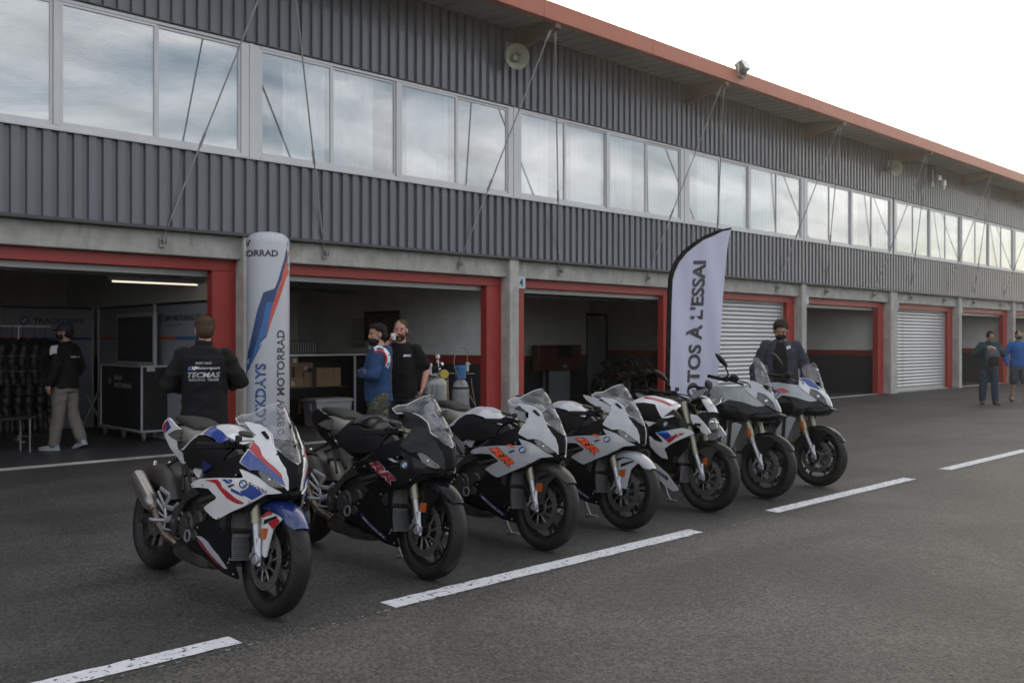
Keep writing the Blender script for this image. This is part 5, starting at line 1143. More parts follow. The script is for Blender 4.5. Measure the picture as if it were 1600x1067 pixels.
def sport_tourer(F, livery, label):
    """tall upright fairing, wide bar, mirrors"""
    M = bike_matrix(F); rt_ = root('motorcycle', None, label, 'motorcycle', 'motorcycles parked in a row', matrix=M); K = 'xr'
    up_ = 'xrgrey' if livery == 'g' else 'silverpaint'; cwl = 'silverpaint' if livery == 'g' else 'white'
    wheel(rt_, 'front_wheel', (0, 0, .30), .30, .060, (-1, 1), 'f'); wheel(rt_, 'rear_wheel', (-1.50, 0, .32), .32, .096, (-1,), 'r')
    fork(rt_, K, (-.285, .98), (-.115, .525), up_r=.030)
    def fend(): return fender(rt_, K, 'blacksat', 'black', [(-.09, .50), (-.05, .545), (.06, .56), (.12, .545), (.05, .47), (.03, .36), (-.02, .34), (-.06, .40)], a0=34, a1=132)
    fend()
    both('side_reflector', K, 'reflector', lambda g, s: g.box((-.135, s * .142, .60), (.045, .012, .075), rot=Matrix.Rotation(R(-22), 3, 'Y'), bev=.003), rt_)
    radiator(rt_, K, -.27, .42, .70, .185)
    drivetrain(rt_, K); exhaust(rt_, K, (-1.42, -.2, .56), (-1.16, -.19, .42))
    both('inner_fairing', K, 'black', lambda g, s: (panel(g, [(-.62, .86), (-.45, .95), (-.1, .95), (.04, .86), (.09, .79), (.05, .735), (-.10, .78), (-.16, .70), (-.50, .74), (-.62, .80)], W_xr, -.014, .01, .05, s), panel(g, [(-.62, .74), (-.35, .74), (-.25, .66), (-.38, .38), (-.60, .30), (-.72, .45), (-.74, .66)], W_xr, -.05, .006, .06, s)), rt_)
    both('side_fairing', K, 'blacksat', lambda g, s: panel(g, rnd_poly(D['x_low'], .2, 2), W_xr, .002, .012, .035, s), rt_)
    uf = both('tank_fairing', K, up_, lambda g, s: panel(g, rnd_poly([(-.80, .90), (-.74, .96)] + D['x_upper'][1:5] + [(-.20, 1.03), (-.14, 1.0)] + D['x_upper'][7:] + [(-.80, .84)], .15, 2), W_xr, .0, .012, .032, s), rt_)
    cw = both('cowl', K, cwl, lambda g, s: panel(g, rnd_poly(D['x_cowl'], .12, 2), W_xr, .010, .014, .024, s), rt_)
    both('radiator_shield', K, 'silverpaint', lambda g, s: panel(g, rnd_poly(D['x_shield'], .15, 2), lambda x, z: .205 + .05 * min(0, x + .22), .0, .012, .05, s), rt_)
    if livery == 'w':
        both('blue_cowl_graphic', K, 'mblue', lambda g, s: panel(g, D['x_blue'], W_xr, .0125, .002, .025, s), cw)
        both('red_side_graphic', K, 'mred', lambda g, s: panel(g, [(-.44, .945), (-.34, .975), (-.26, .935), (-.33, .915)], W_xr, .003, .002, .03, s), uf)
        both('blue_side_graphic', K, 'mblue', lambda g, s: panel(g, [(-.50, .93), (-.445, .955), (-.35, .912), (-.42, .90)], W_xr, .0026, .002, .03, s), uf)
    hl = both('headlight', K, 'lampinside', lambda g, s: panel(g, rnd_poly(D['x_head'], .2, 2), W_xr, -.014, .02, .022, s), rt_)
    both('headlight_lens', K, 'lens', lambda g, s: panel(g, rnd_poly(D['x_head'], .2, 2), W_xr, .004, .003, .022, s), hl)
    both('headlight_projector', K, 'chrome', lambda g, s: g.lathe([(0, .010), (.010, .008), (.017, 0), (.021, -.002), (.021, -.01)], (-.02, s * (W_xr(-.02, .91) - .004), .91), (.8, s * .6, 0), 16), hl)
    duct = [(.088, .82), (.07, .86), (.045, .93), (.012, .965), (.0, .98), (.035, .955), (.075, .85), (.085, .81)]
    one('nose_duct', K, 'black', lambda g: [panel(g, duct, W_xr, .0, .03, .02, s) for s in (-1, 1)], rt_)
    one('beak', K, 'hugger', lambda g: g.loft([[(x, y, z) for y, z in ((-w, zc), (-w * .5, zc + .012), (w * .5, zc + .012), (w, zc), (0, zc - .012))] for x, w, zc in ((.05, .055, .80), (.10, .05, .797), (.14, .035, .785), (.165, .015, .775))]), rt_)
    one('chin', K, 'blacksat', lambda g: body(g, [(-.16, .76, .14, .04), (-.06, .755, .13, .045), (.03, .765, .10, .04), (.10, .785, .05, .02)], 16, 3), rt_)
    cx = -.40
    for s, q in zip((-1, 1), uf): roundel('badge', q, lambda u, v, s=s: (u, s * (W_xr(u, v) + .004), v), cx, .905, .024)
    def W2(x, z): return max(0, min(W_xr(x, z), .125 - .09 * max(0, z - 1.05)))
    def scr(g):
        tall = livery == 'g'; P = [(.036, .955), (.0, .975), (-.083, 1.047), (-.137, 1.09)] + ([(-.16, 1.164), (-.173, 1.221), (-.22, 1.30), (-.21, 1.335), (-.175, 1.330)] if tall else [(-.18, 1.12), (-.215, 1.19), (-.205, 1.225), (-.150, 1.250)])
        P += [(lerp(XR_N, z), z) for z in ((1.28, 1.2, 1.12, 1.05, 1.0) if tall else (1.2, 1.12, 1.05, 1.0))]
        for s in (-1, 1):
            V, F_ = tri_fill(P, .022); g.add([(x, s * (W2(x, z) if W_xr(x, z) > .006 else 0), z) for x, z in V], F_)
    one('windscreen', K + livery, 'screen', scr, rt_, smooth=80)
    one('screen_mount', K, 'black', lambda g: (g.box((-.14, 0, 1.10), (.02, .15, .14), rot=Matrix.Rotation(R(-20), 3, 'Y'), bev=.005), g.box((-.10, 0, 1.04), (.14, .12, .05), bev=.01), [g.tube([(-.13, s * .07, 1.05), (-.17, s * .075, 1.17)], .008, 6) for s in (-1, 1)]), rt_)
    one('tank', K, up_, lambda g: body(g, [(-.84, .86, .12, .05), (-.74, .90, .18, .10), (-.6, .93, .20, .10), (-.45, .935, .19, .095), (-.30, .93, .15, .07)], 24, 2.6), rt_)
    one('filler_cap', K, 'frame', lambda g: g.cyl((-.50, 0, 1.03), (.06, 0, 1), .045, .02, 20, bev=.005), rt_)
    seats(rt_, K, [(-1.16, .86, .12, .03), (-1.05, .855, .145, .04), (-.95, .85, .14, .045), (-.84, .86, .10, .045), (-.78, .88, .07, .03)], [(-1.52, .93, .07, .02), (-1.42, .935, .12, .035), (-1.28, .925, .13, .04), (-1.17, .90, .12, .035)], False)
    both('tail_panel', K, up_, lambda g, s: panel(g, rnd_poly([(-1.58, .93), (-1.45, .91), (-1.1, .83), (-.86, .80), (-.84, .74), (-1.05, .76), (-1.4, .84), (-1.56, .89)], .2, 2), lambda x, z: .14 - .05 * max(0, (-1.2 - x) / .4), .0, .012, .05, s), rt_)
    one('tail_core', K, 'black', lambda g: body(g, [(-1.58, .90, .06, .02), (-1.4, .86, .11, .04), (-1.1, .80, .12, .05), (-.9, .77, .12, .05)], 16, 3), rt_)
    both('grab_rail', K, 'black', lambda g, s: g.tube(curve3([(-1.18, s * .14, .90), (-1.3, s * .165, .93), (-1.5, s * .15, .95), (-1.62, s * .08, .93)]), .012, 8), rt_)
    grip_set(rt_, K, (-.30, .22, 1.075), (-.43, .42, 1.095), .13, (-.30, .05, 1.06))
    mirrors(rt_, K, (-.335, .27, 1.09), (-.30, .36, 1.20), (-.35, .40, 1.275), 'black')
    both('hand_guard_block', K, 'black', lambda g, s: g.box((-.28, s * .24, 1.10), (.07, .08, .06), bev=.015), rt_)
    return rt_
def mirrors(par, key, a, b, c, m):
    for s in (-1, 1):
        A, Bq, Cq = [Vector((q[0], q[1] * s, q[2])) for q in (a, b, c)]
        st = one('mirror_stem', (key, s), 'black', lambda g: g.tube(curve3([A, A + Vector((.01, s * .01, .05)), Bq - Vector((0, 0, .02)), Bq]), .0075, 8), par)
        def sh(g):
            d = (Cq - Bq); rings = []
            for t, w in ((-.12, .010), (0.0, .022), (.25, .040), (.6, .052), (1.0, .056), (1.3, .048), (1.5, .028), (1.56, .012)):
                o_ = Bq + d * t; rg = []
                for i in range(12):
                    q = 2 * PI * i / 12; rg.append(o_ + Vector((math.sin(q) * w * (.55 if math.sin(q) > 0 else .18), math.cos(q) * w, 0)))
                rings.append(rg)
            g.loft(rings)
        mh = one('mirror_housing', (key, s), m, sh, st, smooth=50)
        def gl_(g):
            d = (Cq - Bq); v = []
            for i in range(16):
                q = 2 * PI * i / 16; v.append(Bq + d * (.72 + .66 * math.sin(q)) + Vector((-.0135, math.cos(q) * .044, 0)))
            g.add(v, [tuple(range(16))])
        one('mirror_face', (key, s), 'mirrorglass', gl_, mh, smooth=None)
def roadster(F, label):
    M = bike_matrix(F); rt_ = root('motorcycle', None, label, 'motorcycle', 'motorcycles parked in a row', matrix=M); K = 'r'
    wheel(rt_, 'front_wheel', (0, 0, .30), .30, .060, (-1, 1), 'f'); wheel(rt_, 'rear_wheel', (-1.45, 0, .32), .32, .096, (-1,), 'r')
    fork(rt_, K, (-.265, .93), (-.095, .50))
    ff, fl = fender(rt_, K, 'blacksat', 'hugger', [(-.09, .50), (-.05, .545), (.04, .56), (.13, .55), (.075, .50), (.06, .42), (.035, .36), (-.01, .35), (-.02, .40), (.0, .47), (-.05, .49)])
    reflector_(ff, K, D['r_ref'], .095)
    radiator(rt_, K, -.20, .40, .66, .17)
    drivetrain(rt_, K); exhaust(rt_, K, (-1.40, -.2, .54), (-1.14, -.19, .40))
    both('lower_fairing', K, 'black', lambda g, s: panel(g, [(-.62, .60), (-.40, .62), (-.10, .62), (-.12, .54), (-.24, .40), (-.26, .30), (-.40, .30), (-.60, .42)], W_r, -.02, .008, .04, s), rt_)
    sp = both('side_fairing', K, 'white', lambda g, s: panel(g, rnd_poly(D['r_side'], .15, 2), W_r, .004, .012, .03, s), rt_)
    both('light_blue_graphic', K, 'lblue', lambda g, s: panel(g, D['r_lb'], W_r, .0065, .002, .03, s), sp)
    both('navy_graphic', K, 'mblue', lambda g, s: panel(g, D['r_nv'], W_r, .0062, .002, .03, s), sp)
    both('red_graphic', K, 'mred', lambda g, s: panel(g, D['r_rd'], W_r, .0065, .002, .03, s), sp)
    def rl(g, s):
        V_, F_, tw, th = text2d('R', .03, italic=.3); o_ = Vector((-.255, .632)); u = Vector((.075, .0)); v = Vector((.012, .036))
        if s > 0: o_, u = o_ + u, -u
        g.add([(lambda p: (p.x, s * (W_r(p.x, p.y) + .0078), p.y))(o_ + u * (q[0] / tw) + v * (q[1] / th)) for q in V_], F_)
    both('letter_r', K, 'white', rl, sp, smooth=None)
    sh = both('tank_shroud', K, 'blacksat', lambda g, s: panel(g, rnd_poly(D['r_shroud'], .2, 2), W_r, -.004, .014, .035, s), rt_)
    for s, q in zip((-1, 1), sh): roundel('badge', q, lambda u, v, s=s: (u, s * (W_r(u, v) + .0), v), -.345, .722, .026)
    both('rear_trim', K, 'white', lambda g, s: panel(g, D['r_rear'], lambda x, z: .185, 0, .008, .04, s), rt_)
    both('fork_side_panel', K, 'white', lambda g, s: panel(g, rnd_poly(D['r_wing'], .2, 2), lambda x, z: .125, 0, .014, .04, s), rt_)
    bl_ = both('belly_fairing', K, 'white', lambda g, s: panel(g, rnd_poly(D['r_belly'], .2, 2), W_r, -.01, .012, .035, s), rt_)
    def blg(g, s):
        q = D['r_logo']; panel(g, q, W_r, -.0075, .002, .04, s, 0)
        a = Vector(q[3]); u = Vector(q[2]) - a; v = Vector(q[0]) - a
        if s > 0: a, u = a + u, -u
        V_, F_, tw, th = text2d('MICHELIN', .02)
        g.add([(lambda p: (p.x, s * (W_r(p.x, p.y) - .005), p.y))(a + u * (.08 + .84 * b[0] / tw) + v * (.2 + .55 * b[1] / th)) for b in V_], F_, 1)
    both('tyre_maker_sticker', K, ['navy', 'white'], blg, bl_, smooth=None)
    one('tank', K, 'black', lambda g: body(g, [(-.97, .78, .10, .06), (-.90, .79, .15, .10), (-.80, .81, .17, .13), (-.66, .81, .18, .13), (-.5, .80, .17, .11), (-.36, .79, .12, .07)], 24, 2.6), rt_)
    RT = [(-1.0, .80), (-.93, .86), (-.84, .935), (-.76, .965), (-.66, .972), (-.5, .95), (-.36, .91), (-.30, .88)]
    LO = [(-.95, .76), (-.90, .78), (-.86, .86), (-.78, .895), (-.66, .905), (-.54, .895), (-.48, .83), (-.44, .775), (-.34, .78)]
    def cap(g, d=.004, lo=LO, x0=-.95, x1=-.33, wmul=1.0):
        xs = [x0 + (x1 - x0) * i / 24 for i in range(25)]
        for s in (-1, 1):
            v = []; k = 9
            for x in xs:
                zt = lerp(RT, x) + d; zl = min(lerp(lo, x), zt - .012); w0 = (.20 - .05 * max(0, (x + .55) / .22)) * wmul
                for j in range(k):
                    q0 = (zl - .70) / (zt - .70); q = 1 - (1 - q0) * (1 - j / (k - 1)) ** 2
                    v.append((x, s * w0 * (1 - q ** 2.6) ** (1 / 2.2) if q < 1 else 0.0, .70 + (zt - .70) * q))
            g.add(v, [(i * k + j, i * k + j + 1, (i + 1) * k + j + 1, (i + 1) * k + j) for i in range(len(xs) - 1) for j in range(k - 1)])
    tcv = one('tank_cover', K, 'white', cap, rt_, smooth=60)
    one('red_tank_stripe', K, 'mred', lambda g: cap(g, .0075, [(-.72, .948), (-.6, .938), (-.5, .92), (-.38, .885)], -.71, -.40), tcv, smooth=60)
    one('white_tank_spine', K, 'white', lambda g: cap(g, .0105, [(-.72, .965), (-.6, .957), (-.5, .940), (-.38, .90)], -.72, -.38), tcv, smooth=60)
    seats(rt_, K, [(-1.15, .84, .11, .03), (-1.05, .83, .15, .04), (-.96, .81, .15, .045), (-.87, .81, .11, .045), (-.80, .83, .07, .04)], [(-1.42, .95, .06, .015), (-1.34, .945, .10, .025), (-1.22, .93, .12, .032), (-1.12, .90, .11, .03)])
    both('tail_panel', K, 'white', lambda g, s: panel(g, rnd_poly([(-1.46, .95), (-1.3, .93), (-1.0, .83), (-.98, .77), (-1.1, .79), (-1.38, .89)], .2, 2), W_tail, 0, .012, .04, s), rt_)
    one('tail_core', K, 'black', lambda g: body(g, [(-1.45, .92, .05, .02), (-1.3, .88, .11, .04), (-1.1, .82, .12, .06), (-.96, .78, .12, .05)], 16, 3), rt_)
    # headlight, fly screen, dashboard
    hb = one('headlight_housing', K, 'black', lambda g: body(g, [(-.13, .79, .07, .06), (-.08, .785, .10, .075), (-.03, .775, .10, .085), (.0, .765, .08, .08)], 20, 3), rt_)
    def face(g, d=0.0, k=1.0):
        v = []; n = 24
        for r_ in (0, .5, .85, 1):
            for i in range(n):
                q = 2 * PI * i / n; c, s = math.cos(q), math.sin(q); yy = .085 * k * r_ * math.copysign(abs(c) ** .7, c) * (1 - .22 * (s < 0) * abs(s)); zz = .77 + .085 * k * r_ * math.copysign(abs(s) ** .7, s)
                v.append((.012 + d - .03 * r_ ** 2 - (zz - .77) * .42, yy, zz))
        g.add(v, [(a * n + i, a * n + (i + 1) % n, (a + 1) * n + (i + 1) % n, (a + 1) * n + i) for a in range(3) for i in range(n)])
    one('headlight', K, 'lampinside', lambda g: (face(g), g.box((.015, 0, .77), (.012, .12, .010))), hb)
    one('headlight_lens', K, 'lens', lambda g: face(g, .014, 1.02), hb)
    one('headlight_projector', K, 'chrome', lambda g: [g.lathe([(0, .012), (.012, .01), (.02, 0), (.025, -.01)], (.008, s * .038, .775), (1, 0, .2), 16) for s in (-1, 1)], hb)
    one('fly_screen', K, 'silverpaint', lambda g: g.loft([[(x + .03 * math.cos(q), w * math.sin(q), z + .012 * math.cos(q)) for q in [(-1.3 + 2.6 * i / 10) for i in range(11)]] + [(x - .012 + .03 * math.cos(q), (w - .006) * math.sin(q), z - .004 + .012 * math.cos(q)) for q in [(1.3 - 2.6 * i / 10) for i in range(11)]] for x, w, z in ((-.015, .075, .855), (-.045, .085, .90), (-.085, .08, .945), (-.105, .065, .965))]), rt_)
    one('instrument', K, 'black', lambda g: (g.box((-.17, 0, .955), (.10, .15, .03), rot=Matrix.Rotation(R(-30), 3, 'Y'), bev=.008), g.box((-.13, 0, .90), (.10, .12, .06), bev=.02)), rt_)
    grip_set(rt_, K, (-.27, .20, .985), (-.40, .40, 1.0), .13, (-.27, .05, .965))
    mirrors(rt_, K, (-.31, .26, 1.0), (-.30, .33, 1.09), (-.345, .375, 1.15), 'black')
    both('turn_signal', K, 'black', lambda g, s: (g.tube([(-.06, s * .10, .74), (-.05, s * .16, .74)], .008, 8), g.box((-.045, s * .175, .74), (.05, .045, .025), bev=.008)), rt_)
    one('cable_loom', K, 'chrome', lambda g: [g.tube(curve3([(-.16, s * .10, .96), (-.05, s * .13, .99), (.01, s * .05, .95), (-.06, 0, .90)]), .0045, 6) for s in (-1, 1)], rt_)
    return rt_
roadster((6.7875, 4.6501), 'white naked roadster motorcycle with round mirror and a blue, navy and red side graphic')
sport_tourer((7.7644, 4.6686), 'g', 'tall grey touring motorcycle with a raised clear windscreen and black lower fairing')
sport_tourer((8.8028, 4.6897), 'w', 'tall white touring motorcycle with blue cowl stripe and low screen, last of the row')

# ------------------------------------------------------------------ people
from mathutils.bvhtree import BVHTree
def camo_mat():
    m = mat('camouflage_cloth', (0.06, 0.06, 0.045), 0.9, bump=0.3, bscale=80)
    t = m.node_tree; b = t.nodes['Principled BSDF']; co = t.nodes.new('ShaderNodeTexCoord'); prev = None
    for i, (sc, thr, c) in enumerate(((9, .5, (.075, .07, .05)), (11, .56, (.022, .021, .018)), (13, .60, (.17, .155, .115)), (17, .62, (.04, .045, .03)))):
        n = t.nodes.new('ShaderNodeTexNoise'); n.inputs['Scale'].default_value = sc; n.inputs['Detail'].default_value = 3; n.inputs['Distortion'].default_value = .5
        mp_ = t.nodes.new('ShaderNodeMapping'); mp_.inputs['Location'].default_value = (i * 7.3, i * 3.1, i); mp_.inputs['Scale'].default_value = (1, 1, 1.9)
        t.links.new(co.outputs['Object'], mp_.inputs[0]); t.links.new(mp_.outputs[0], n.inputs['Vector'])
        r = t.nodes.new('ShaderNodeValToRGB'); t.links.new(n.outputs['Fac'], r.inputs[0]); r.color_ramp.interpolation = 'CONSTANT'
        r.color_ramp.elements[0].position = 0; r.color_ramp.elements[1].position = thr; r.color_ramp.elements[0].color = (0, 0, 0, 1); r.color_ramp.elements[1].color = (1, 1, 1, 1)
        x = t.nodes.new('ShaderNodeMix'); x.data_type = 'RGBA'; t.links.new(r.outputs[0], x.inputs[0])
        if prev is None: x.inputs[6].default_value = (.05, .052, .038, 1)
        else: t.links.new(prev, x.inputs[6])
        x.inputs[7].default_value = (*c, 1); prev = x.outputs[2]
    t.links.new(prev, b.inputs['Base Color']); return m
MT.update(
    skin=mat('skin', (0.42, 0.235, 0.165), 0.5, var=0.10, vscale=16), skin2=mat('ruddy_skin', (0.46, 0.22, 0.16), 0.5, var=0.12, vscale=14),
    hair=mat('dark_brown_hair', (0.018, 0.013, 0.010), 0.6, spec=0.15, var=0.4, vscale=70, bump=0.6, bscale=180), hair2=mat('short_fair_hair', (0.075, 0.050, 0.032), 0.7, spec=0.15, var=0.3, vscale=80, bump=0.5, bscale=200),
    hair3=mat('greying_hair', (0.026, 0.021, 0.017), 0.6, spec=0.15, var=0.5, vscale=60, bump=0.6, bscale=150),
    blackcloth=mat('black_cloth', (0.013, 0.013, 0.014), 0.85, spec=0.15, bump=0.3, bscale=150), blackknit=mat('black_cotton', (0.011, 0.011, 0.012), 0.95, spec=0.15),
    beigecloth=mat('beige_grey_cloth', (0.20, 0.185, 0.165), 0.9, spec=0.15, bump=0.2, bscale=120), hoodie=mat('blue_sweat_cloth', (0.028, 0.060, 0.14), 0.92, spec=0.15, var=.15, vscale=12, bump=0.3, bscale=170),
    greycloth=mat('charcoal_cloth', (0.035, 0.036, 0.040), 0.9, spec=0.15), navycloth=mat('slate_navy_cloth', (0.040, 0.043, 0.058), 0.85, spec=0.15, bump=0.2, bscale=100),
    jeans=mat('dark_blue_denim', (0.035, 0.050, 0.085), 0.9, spec=0.15, var=.3, vscale=10), tealcloth=mat('dark_teal_cloth', (0.012, 0.045, 0.055), 0.85, spec=0.15),
    bluecloth=mat('bright_blue_cloth', (0.018, 0.10, 0.34), 0.8, spec=0.15, var=.08), shortcloth=mat('grey_blue_cloth', (0.060, 0.070, 0.090), 0.9, spec=0.15),
    maskcloth=mat('black_mask_cloth', (0.012, 0.012, 0.014), 0.8, spec=0.15), whitecloth=mat('white_cloth', (0.68, 0.68, 0.72), 0.85, spec=0.15), redcloth=mat('red_cloth', (0.42, 0.02, 0.03), 0.85, spec=0.15),
    shoe=mat('dark_shoe', (0.02, 0.02, 0.025), 0.6), shoeblue=mat('blue_white_shoe', (0.34, 0.40, 0.50), 0.6, var=.6, vscale=22), shoered=mat('dark_red_shoe', (0.16, 0.02, 0.025), 0.6),
    sole=mat('pale_sole', (0.5, 0.5, 0.52), 0.7), eye=mat('eye', (0.03, 0.02, 0.015), 0.2), lip=mat('lip', (0.28, 0.10, 0.08), 0.5), camo=camo_mat(), packgrey=mat('grey_backpack_cloth', (0.075, 0.080, 0.095), 0.85, spec=0.15),
)
def remesh(name, g, m, vox, smooth=6, fold=0.0, fz=0.45, seed=0, keep=None):
    me = mesh_of(name, g, m, smooth=None, merge=False)
    o = bpy.data.objects.new(name, me); COL.objects.link(o)
    r = o.modifiers.new('r', 'REMESH'); r.mode = 'VOXEL'; r.voxel_size = vox
    s_ = o.modifiers.new('s', 'SMOOTH'); s_.iterations = smooth; s_.factor = .5
    dg = bpy.context.evaluated_depsgraph_get()
    out_ = bpy.data.meshes.new_from_object(o.evaluated_get(dg))
    bpy.data.objects.remove(o); bpy.data.meshes.remove(me); out_.name = name
    if not out_.materials: out_.materials.append(MT[m])
    else: out_.materials[0] = MT[m]
    if fold:
        nn_ = [v.normal.copy() for v in out_.vertices]
        for v, n in zip(out_.vertices, nn_):
            p = v.co; a = noise.noise(Vector((p.x * 9 + seed, p.y * 9, p.z * 9 * fz))); b = 1 - abs(noise.noise(Vector((p.x * 5 + p.z * 5, p.y * 6 + seed, p.z * 7)))) * 2.2
            v.co = p + n * (fold * (a * 1.2 + b * 1.5))
    out_.shade_smooth(); return out_
def capsule(g, pts, rr, flat=1.0, ref=None, n=14):
    """rounded tube along pts"""
    P = [Vector(p) for p in pts]; a = (P[0] - P[1]).normalized(); b = (P[-1] - P[-2]).normalized()
    pre = [P[0] + a * rr[0] * q for q in (.98, .8, .45)]; pr = [rr[0] * q for q in (.15, .6, .9)]
    post = [P[-1] + b * rr[-1] * q for q in (.45, .8, .98)]; po = [rr[-1] * q for q in (.9, .6, .15)]
    g.tube(pre + P + post, pr + list(rr) + po, n, flat=flat, ref=ref)
def torso(g, secs, n=24):
    """(centre x, centre y, z, depth radius, width radius)"""
    g.loft([[(x + a * math.cos(2 * PI * j / n), y + b * math.copysign(abs(math.sin(2 * PI * j / n)) ** .85, math.sin(2 * PI * j / n)), z) for j in range(n)] for x, y, z, a, b in secs])
def person(name, loc, head_deg, label, C, P=None, H=1.75):
    """C: materials; P: pose (joint positions in metres for a 1.75 m figure, x forwards, y left, z up)"""
    J = dict(lean=0.0, sh=((.0, .165, 1.405), (.0, -.165, 1.405)), el=((-.03, .235, 1.14), (-.03, -.235, 1.14)), wr=((.06, .25, .90), (.06, -.25, .90)), hd=((.02, 0, -1), (.02, 0, -1)),
             hip=((0, .09, .93), (0, -.09, .93)), kn=((.02, .11, .51), (.02, -.11, .51)), an=((-.02, .12, .09), (-.02, -.12, .09)), toe=((1, .2, 0), (1, -.2, 0)), pitch=0.0, yaw=0.0, neck=(.0, 0, 1.47), headc=(.015, 0, 1.63), curl=.5)
    J.update(P or {})
    rt_ = root(name, loc, label, 'person', rz=R(head_deg)); k = H / 1.75; rt_.scale = (k, k, k)
    V3 = lambda q: Vector(q)
    hc = V3(J['headc']); HM = Matrix.Rotation(R(J['yaw']), 3, 'Z') @ Matrix.Rotation(R(J['pitch']), 3, 'Y')
    hp = lambda x, y, z: hc + HM @ Vector((x, y, z))
    lx = J['lean']; tx = lambda z: lx * max(0, z - .95) / .5
    def bodyg(g):
        g.ell(hp(-.008, 0, .02), (.098, .077, .102), nu=20, nv=14, rot=HM); g.ell(hp(.024, 0, -.055), (.066, .056, .062), nu=16, nv=12, rot=HM)
        g.ell(hp(.070, 0, -.100), (.026, .030, .020), nu=12, nv=8, rot=HM); g.ell(hp(.088, 0, -.022), (.018, .013, .030), nu=10, nv=8, rot=HM); g.ell(hp(.100, 0, -.035), (.014, .014, .012), nu=10, nv=8, rot=HM)
        g.ell(hp(.066, 0, .026), (.026, .055, .014), nu=12, nv=8, rot=HM); g.ell(hp(.078, 0, -.072), (.016, .024, .012), nu=10, nv=8, rot=HM)
        for s in (-1, 1):
            g.ell(hp(.060, s * .040, -.025), (.024, .020, .024), nu=10, nv=8, rot=HM); g.ell(hp(-.005, s * .079, -.015), (.020, .010, .032), nu=10, nv=8, rot=HM)
        nb = V3(J['neck']); capsule(g, [nb + Vector((-.01, 0, -.03)), hp(-.015, 0, -.07)], [.062, .054])
        torso(g, [(tx(z) + a, 0, z, b, c) for a, z, b, c in ((0, .88, .09, .13), (0, .95, .105, .155), (.005, 1.05, .10, .14), (.005, 1.18, .105, .145), (.0, 1.30, .112, .165), (-.005, 1.39, .095, .145), (-.01, 1.46, .06, .075))])
        for i, s in ((0, 1), (1, -1)):
            S, E_, W_ = V3(J['sh'][i]), V3(J['el'][i]), V3(J['wr'][i])
            capsule(g, [S, (S + E_) / 2, E_], [.048, .044, .037]); capsule(g, [E_, E_ + (W_ - E_) * .35, W_], [.037, .038, .025])
            hd = V3(J['hd'][i]).normalized(); sd_ = Vector((1, 0, 0)); sd_ = (sd_ - hd * sd_.dot(hd)); sd_ = sd_.normalized() if sd_.length > .1 else Vector((0, 0, 1)); pn = hd.cross(sd_)
            inw = Vector((0, -s, 0)); inw = (inw - hd * inw.dot(hd)); inw = inw.normalized() if inw.length > .05 else pn; th = hd.cross(inw); th = th if th.x > 0 else -th
            palm = W_ + hd * .05
            rm = Matrix((th, inw, hd)).transposed(); g.ell(palm, (.040, .017, .052), nu=12, nv=8, rot=rm)
            cu = J['curl']
            for q, ln in ((-1.4, .052), (-.5, .066), (.45, .072), (1.35, .066)):
                b0 = W_ + hd * .082 + th * (q * .0155); b1 = b0 + (hd * (1 - cu * .3) + inw * cu * .5).normalized() * ln * .5; b2 = b1 + (hd * (1 - cu) + inw * cu * 1.3).normalized() * ln * .5
                capsule(g, [b0, b1, b2], [.0095, .0085, .0070], n=8)
            t0 = W_ + hd * .028 + th * .030; capsule(g, [t0, t0 + (hd + th * .7 + inw * .2).normalized() * .032, t0 + (hd + th * .35 + inw * .45).normalized() * .062], [.0125, .0105, .008], n=8)
            Hh, K_, A_ = V3(J['hip'][i]), V3(J['kn'][i]), V3(J['an'][i])
            capsule(g, [Hh, (Hh + K_) / 2, K_], [.078, .066, .050]); capsule(g, [K_, K_ + (A_ - K_) * .3 + Vector((-.01, 0, 0)), A_], [.050, .050, .033])
            tv = V3(J['toe'][i]).normalized(); capsule(g, [A_ + Vector((0, 0, -.03)) - tv * .02, A_ + tv * .11 + Vector((0, 0, -.055))], [.036, .026])
    g = Geo(); bodyg(g); ob('body', remesh('body', g, C.get('skin', 'skin'), .0062, 5), None, rt_)
    ht = C.get('hair', 'hair'); g = Geo()
    g.ell(hp(-.020, 0, .038), (.094, .080, .089), nu=20, nv=14, rot=HM); g.ell(hp(-.045, 0, -.005), (.068, .079, .085), nu=18, nv=12, rot=HM)
    if C.get('hairlen', 1) > 1: g.ell(hp(.022, .0, .082), (.062, .062, .032), nu=16, nv=10, rot=HM)
    hm = remesh('hair', g, ht, .008, 1, .005, 1.0); rs_ = random.Random(len(label)); gh = Geo(); gh.add([v.co for v in hm.vertices], [tuple(p.vertices) for p in hm.polygons]); L0 = .012 * C.get('hairlen', 1)
    for v in rs_.sample(list(hm.vertices), min(len(hm.vertices), 900)):
        nn_ = v.normal; back = (HM @ Vector((-.8, 0, -.5))); d = (nn_ * .75 + back * .5 + Vector((rs_.uniform(-.4, .4), rs_.uniform(-.4, .4), rs_.uniform(-.3, .3)))).normalized(); sd_ = d.cross(nn_); sd_ = sd_.normalized() * .0022 if sd_.length > .05 else Vector((.002, 0, 0)); b_ = v.co - nn_ * .002; L_ = L0 * rs_.uniform(.6, 1.5)
        gh.add([b_ - sd_, b_ + sd_, b_ + d * L_, b_ - nn_ * .003], [(0, 1, 2), (0, 2, 3), (1, 3, 2)])
    hm = mesh_of('hair', gh, ht, smooth=None, merge=False); ob('hair', hm, None, rt_)
    g = Geo()
    for s in (-1, 1): g.ell(hp(.083, s * .031, .004), (.007, .010, .005), nu=10, nv=6, rot=HM)
    ob('eyes', g, 'eye', rt_, kind='stuff')
    g = Geo(); g.ell(hp(.090, 0, -.070), (.008, .024, .008), nu=10, nv=6, rot=HM)
    if not C.get('mask'): ob('mouth', g, 'lip', rt_)
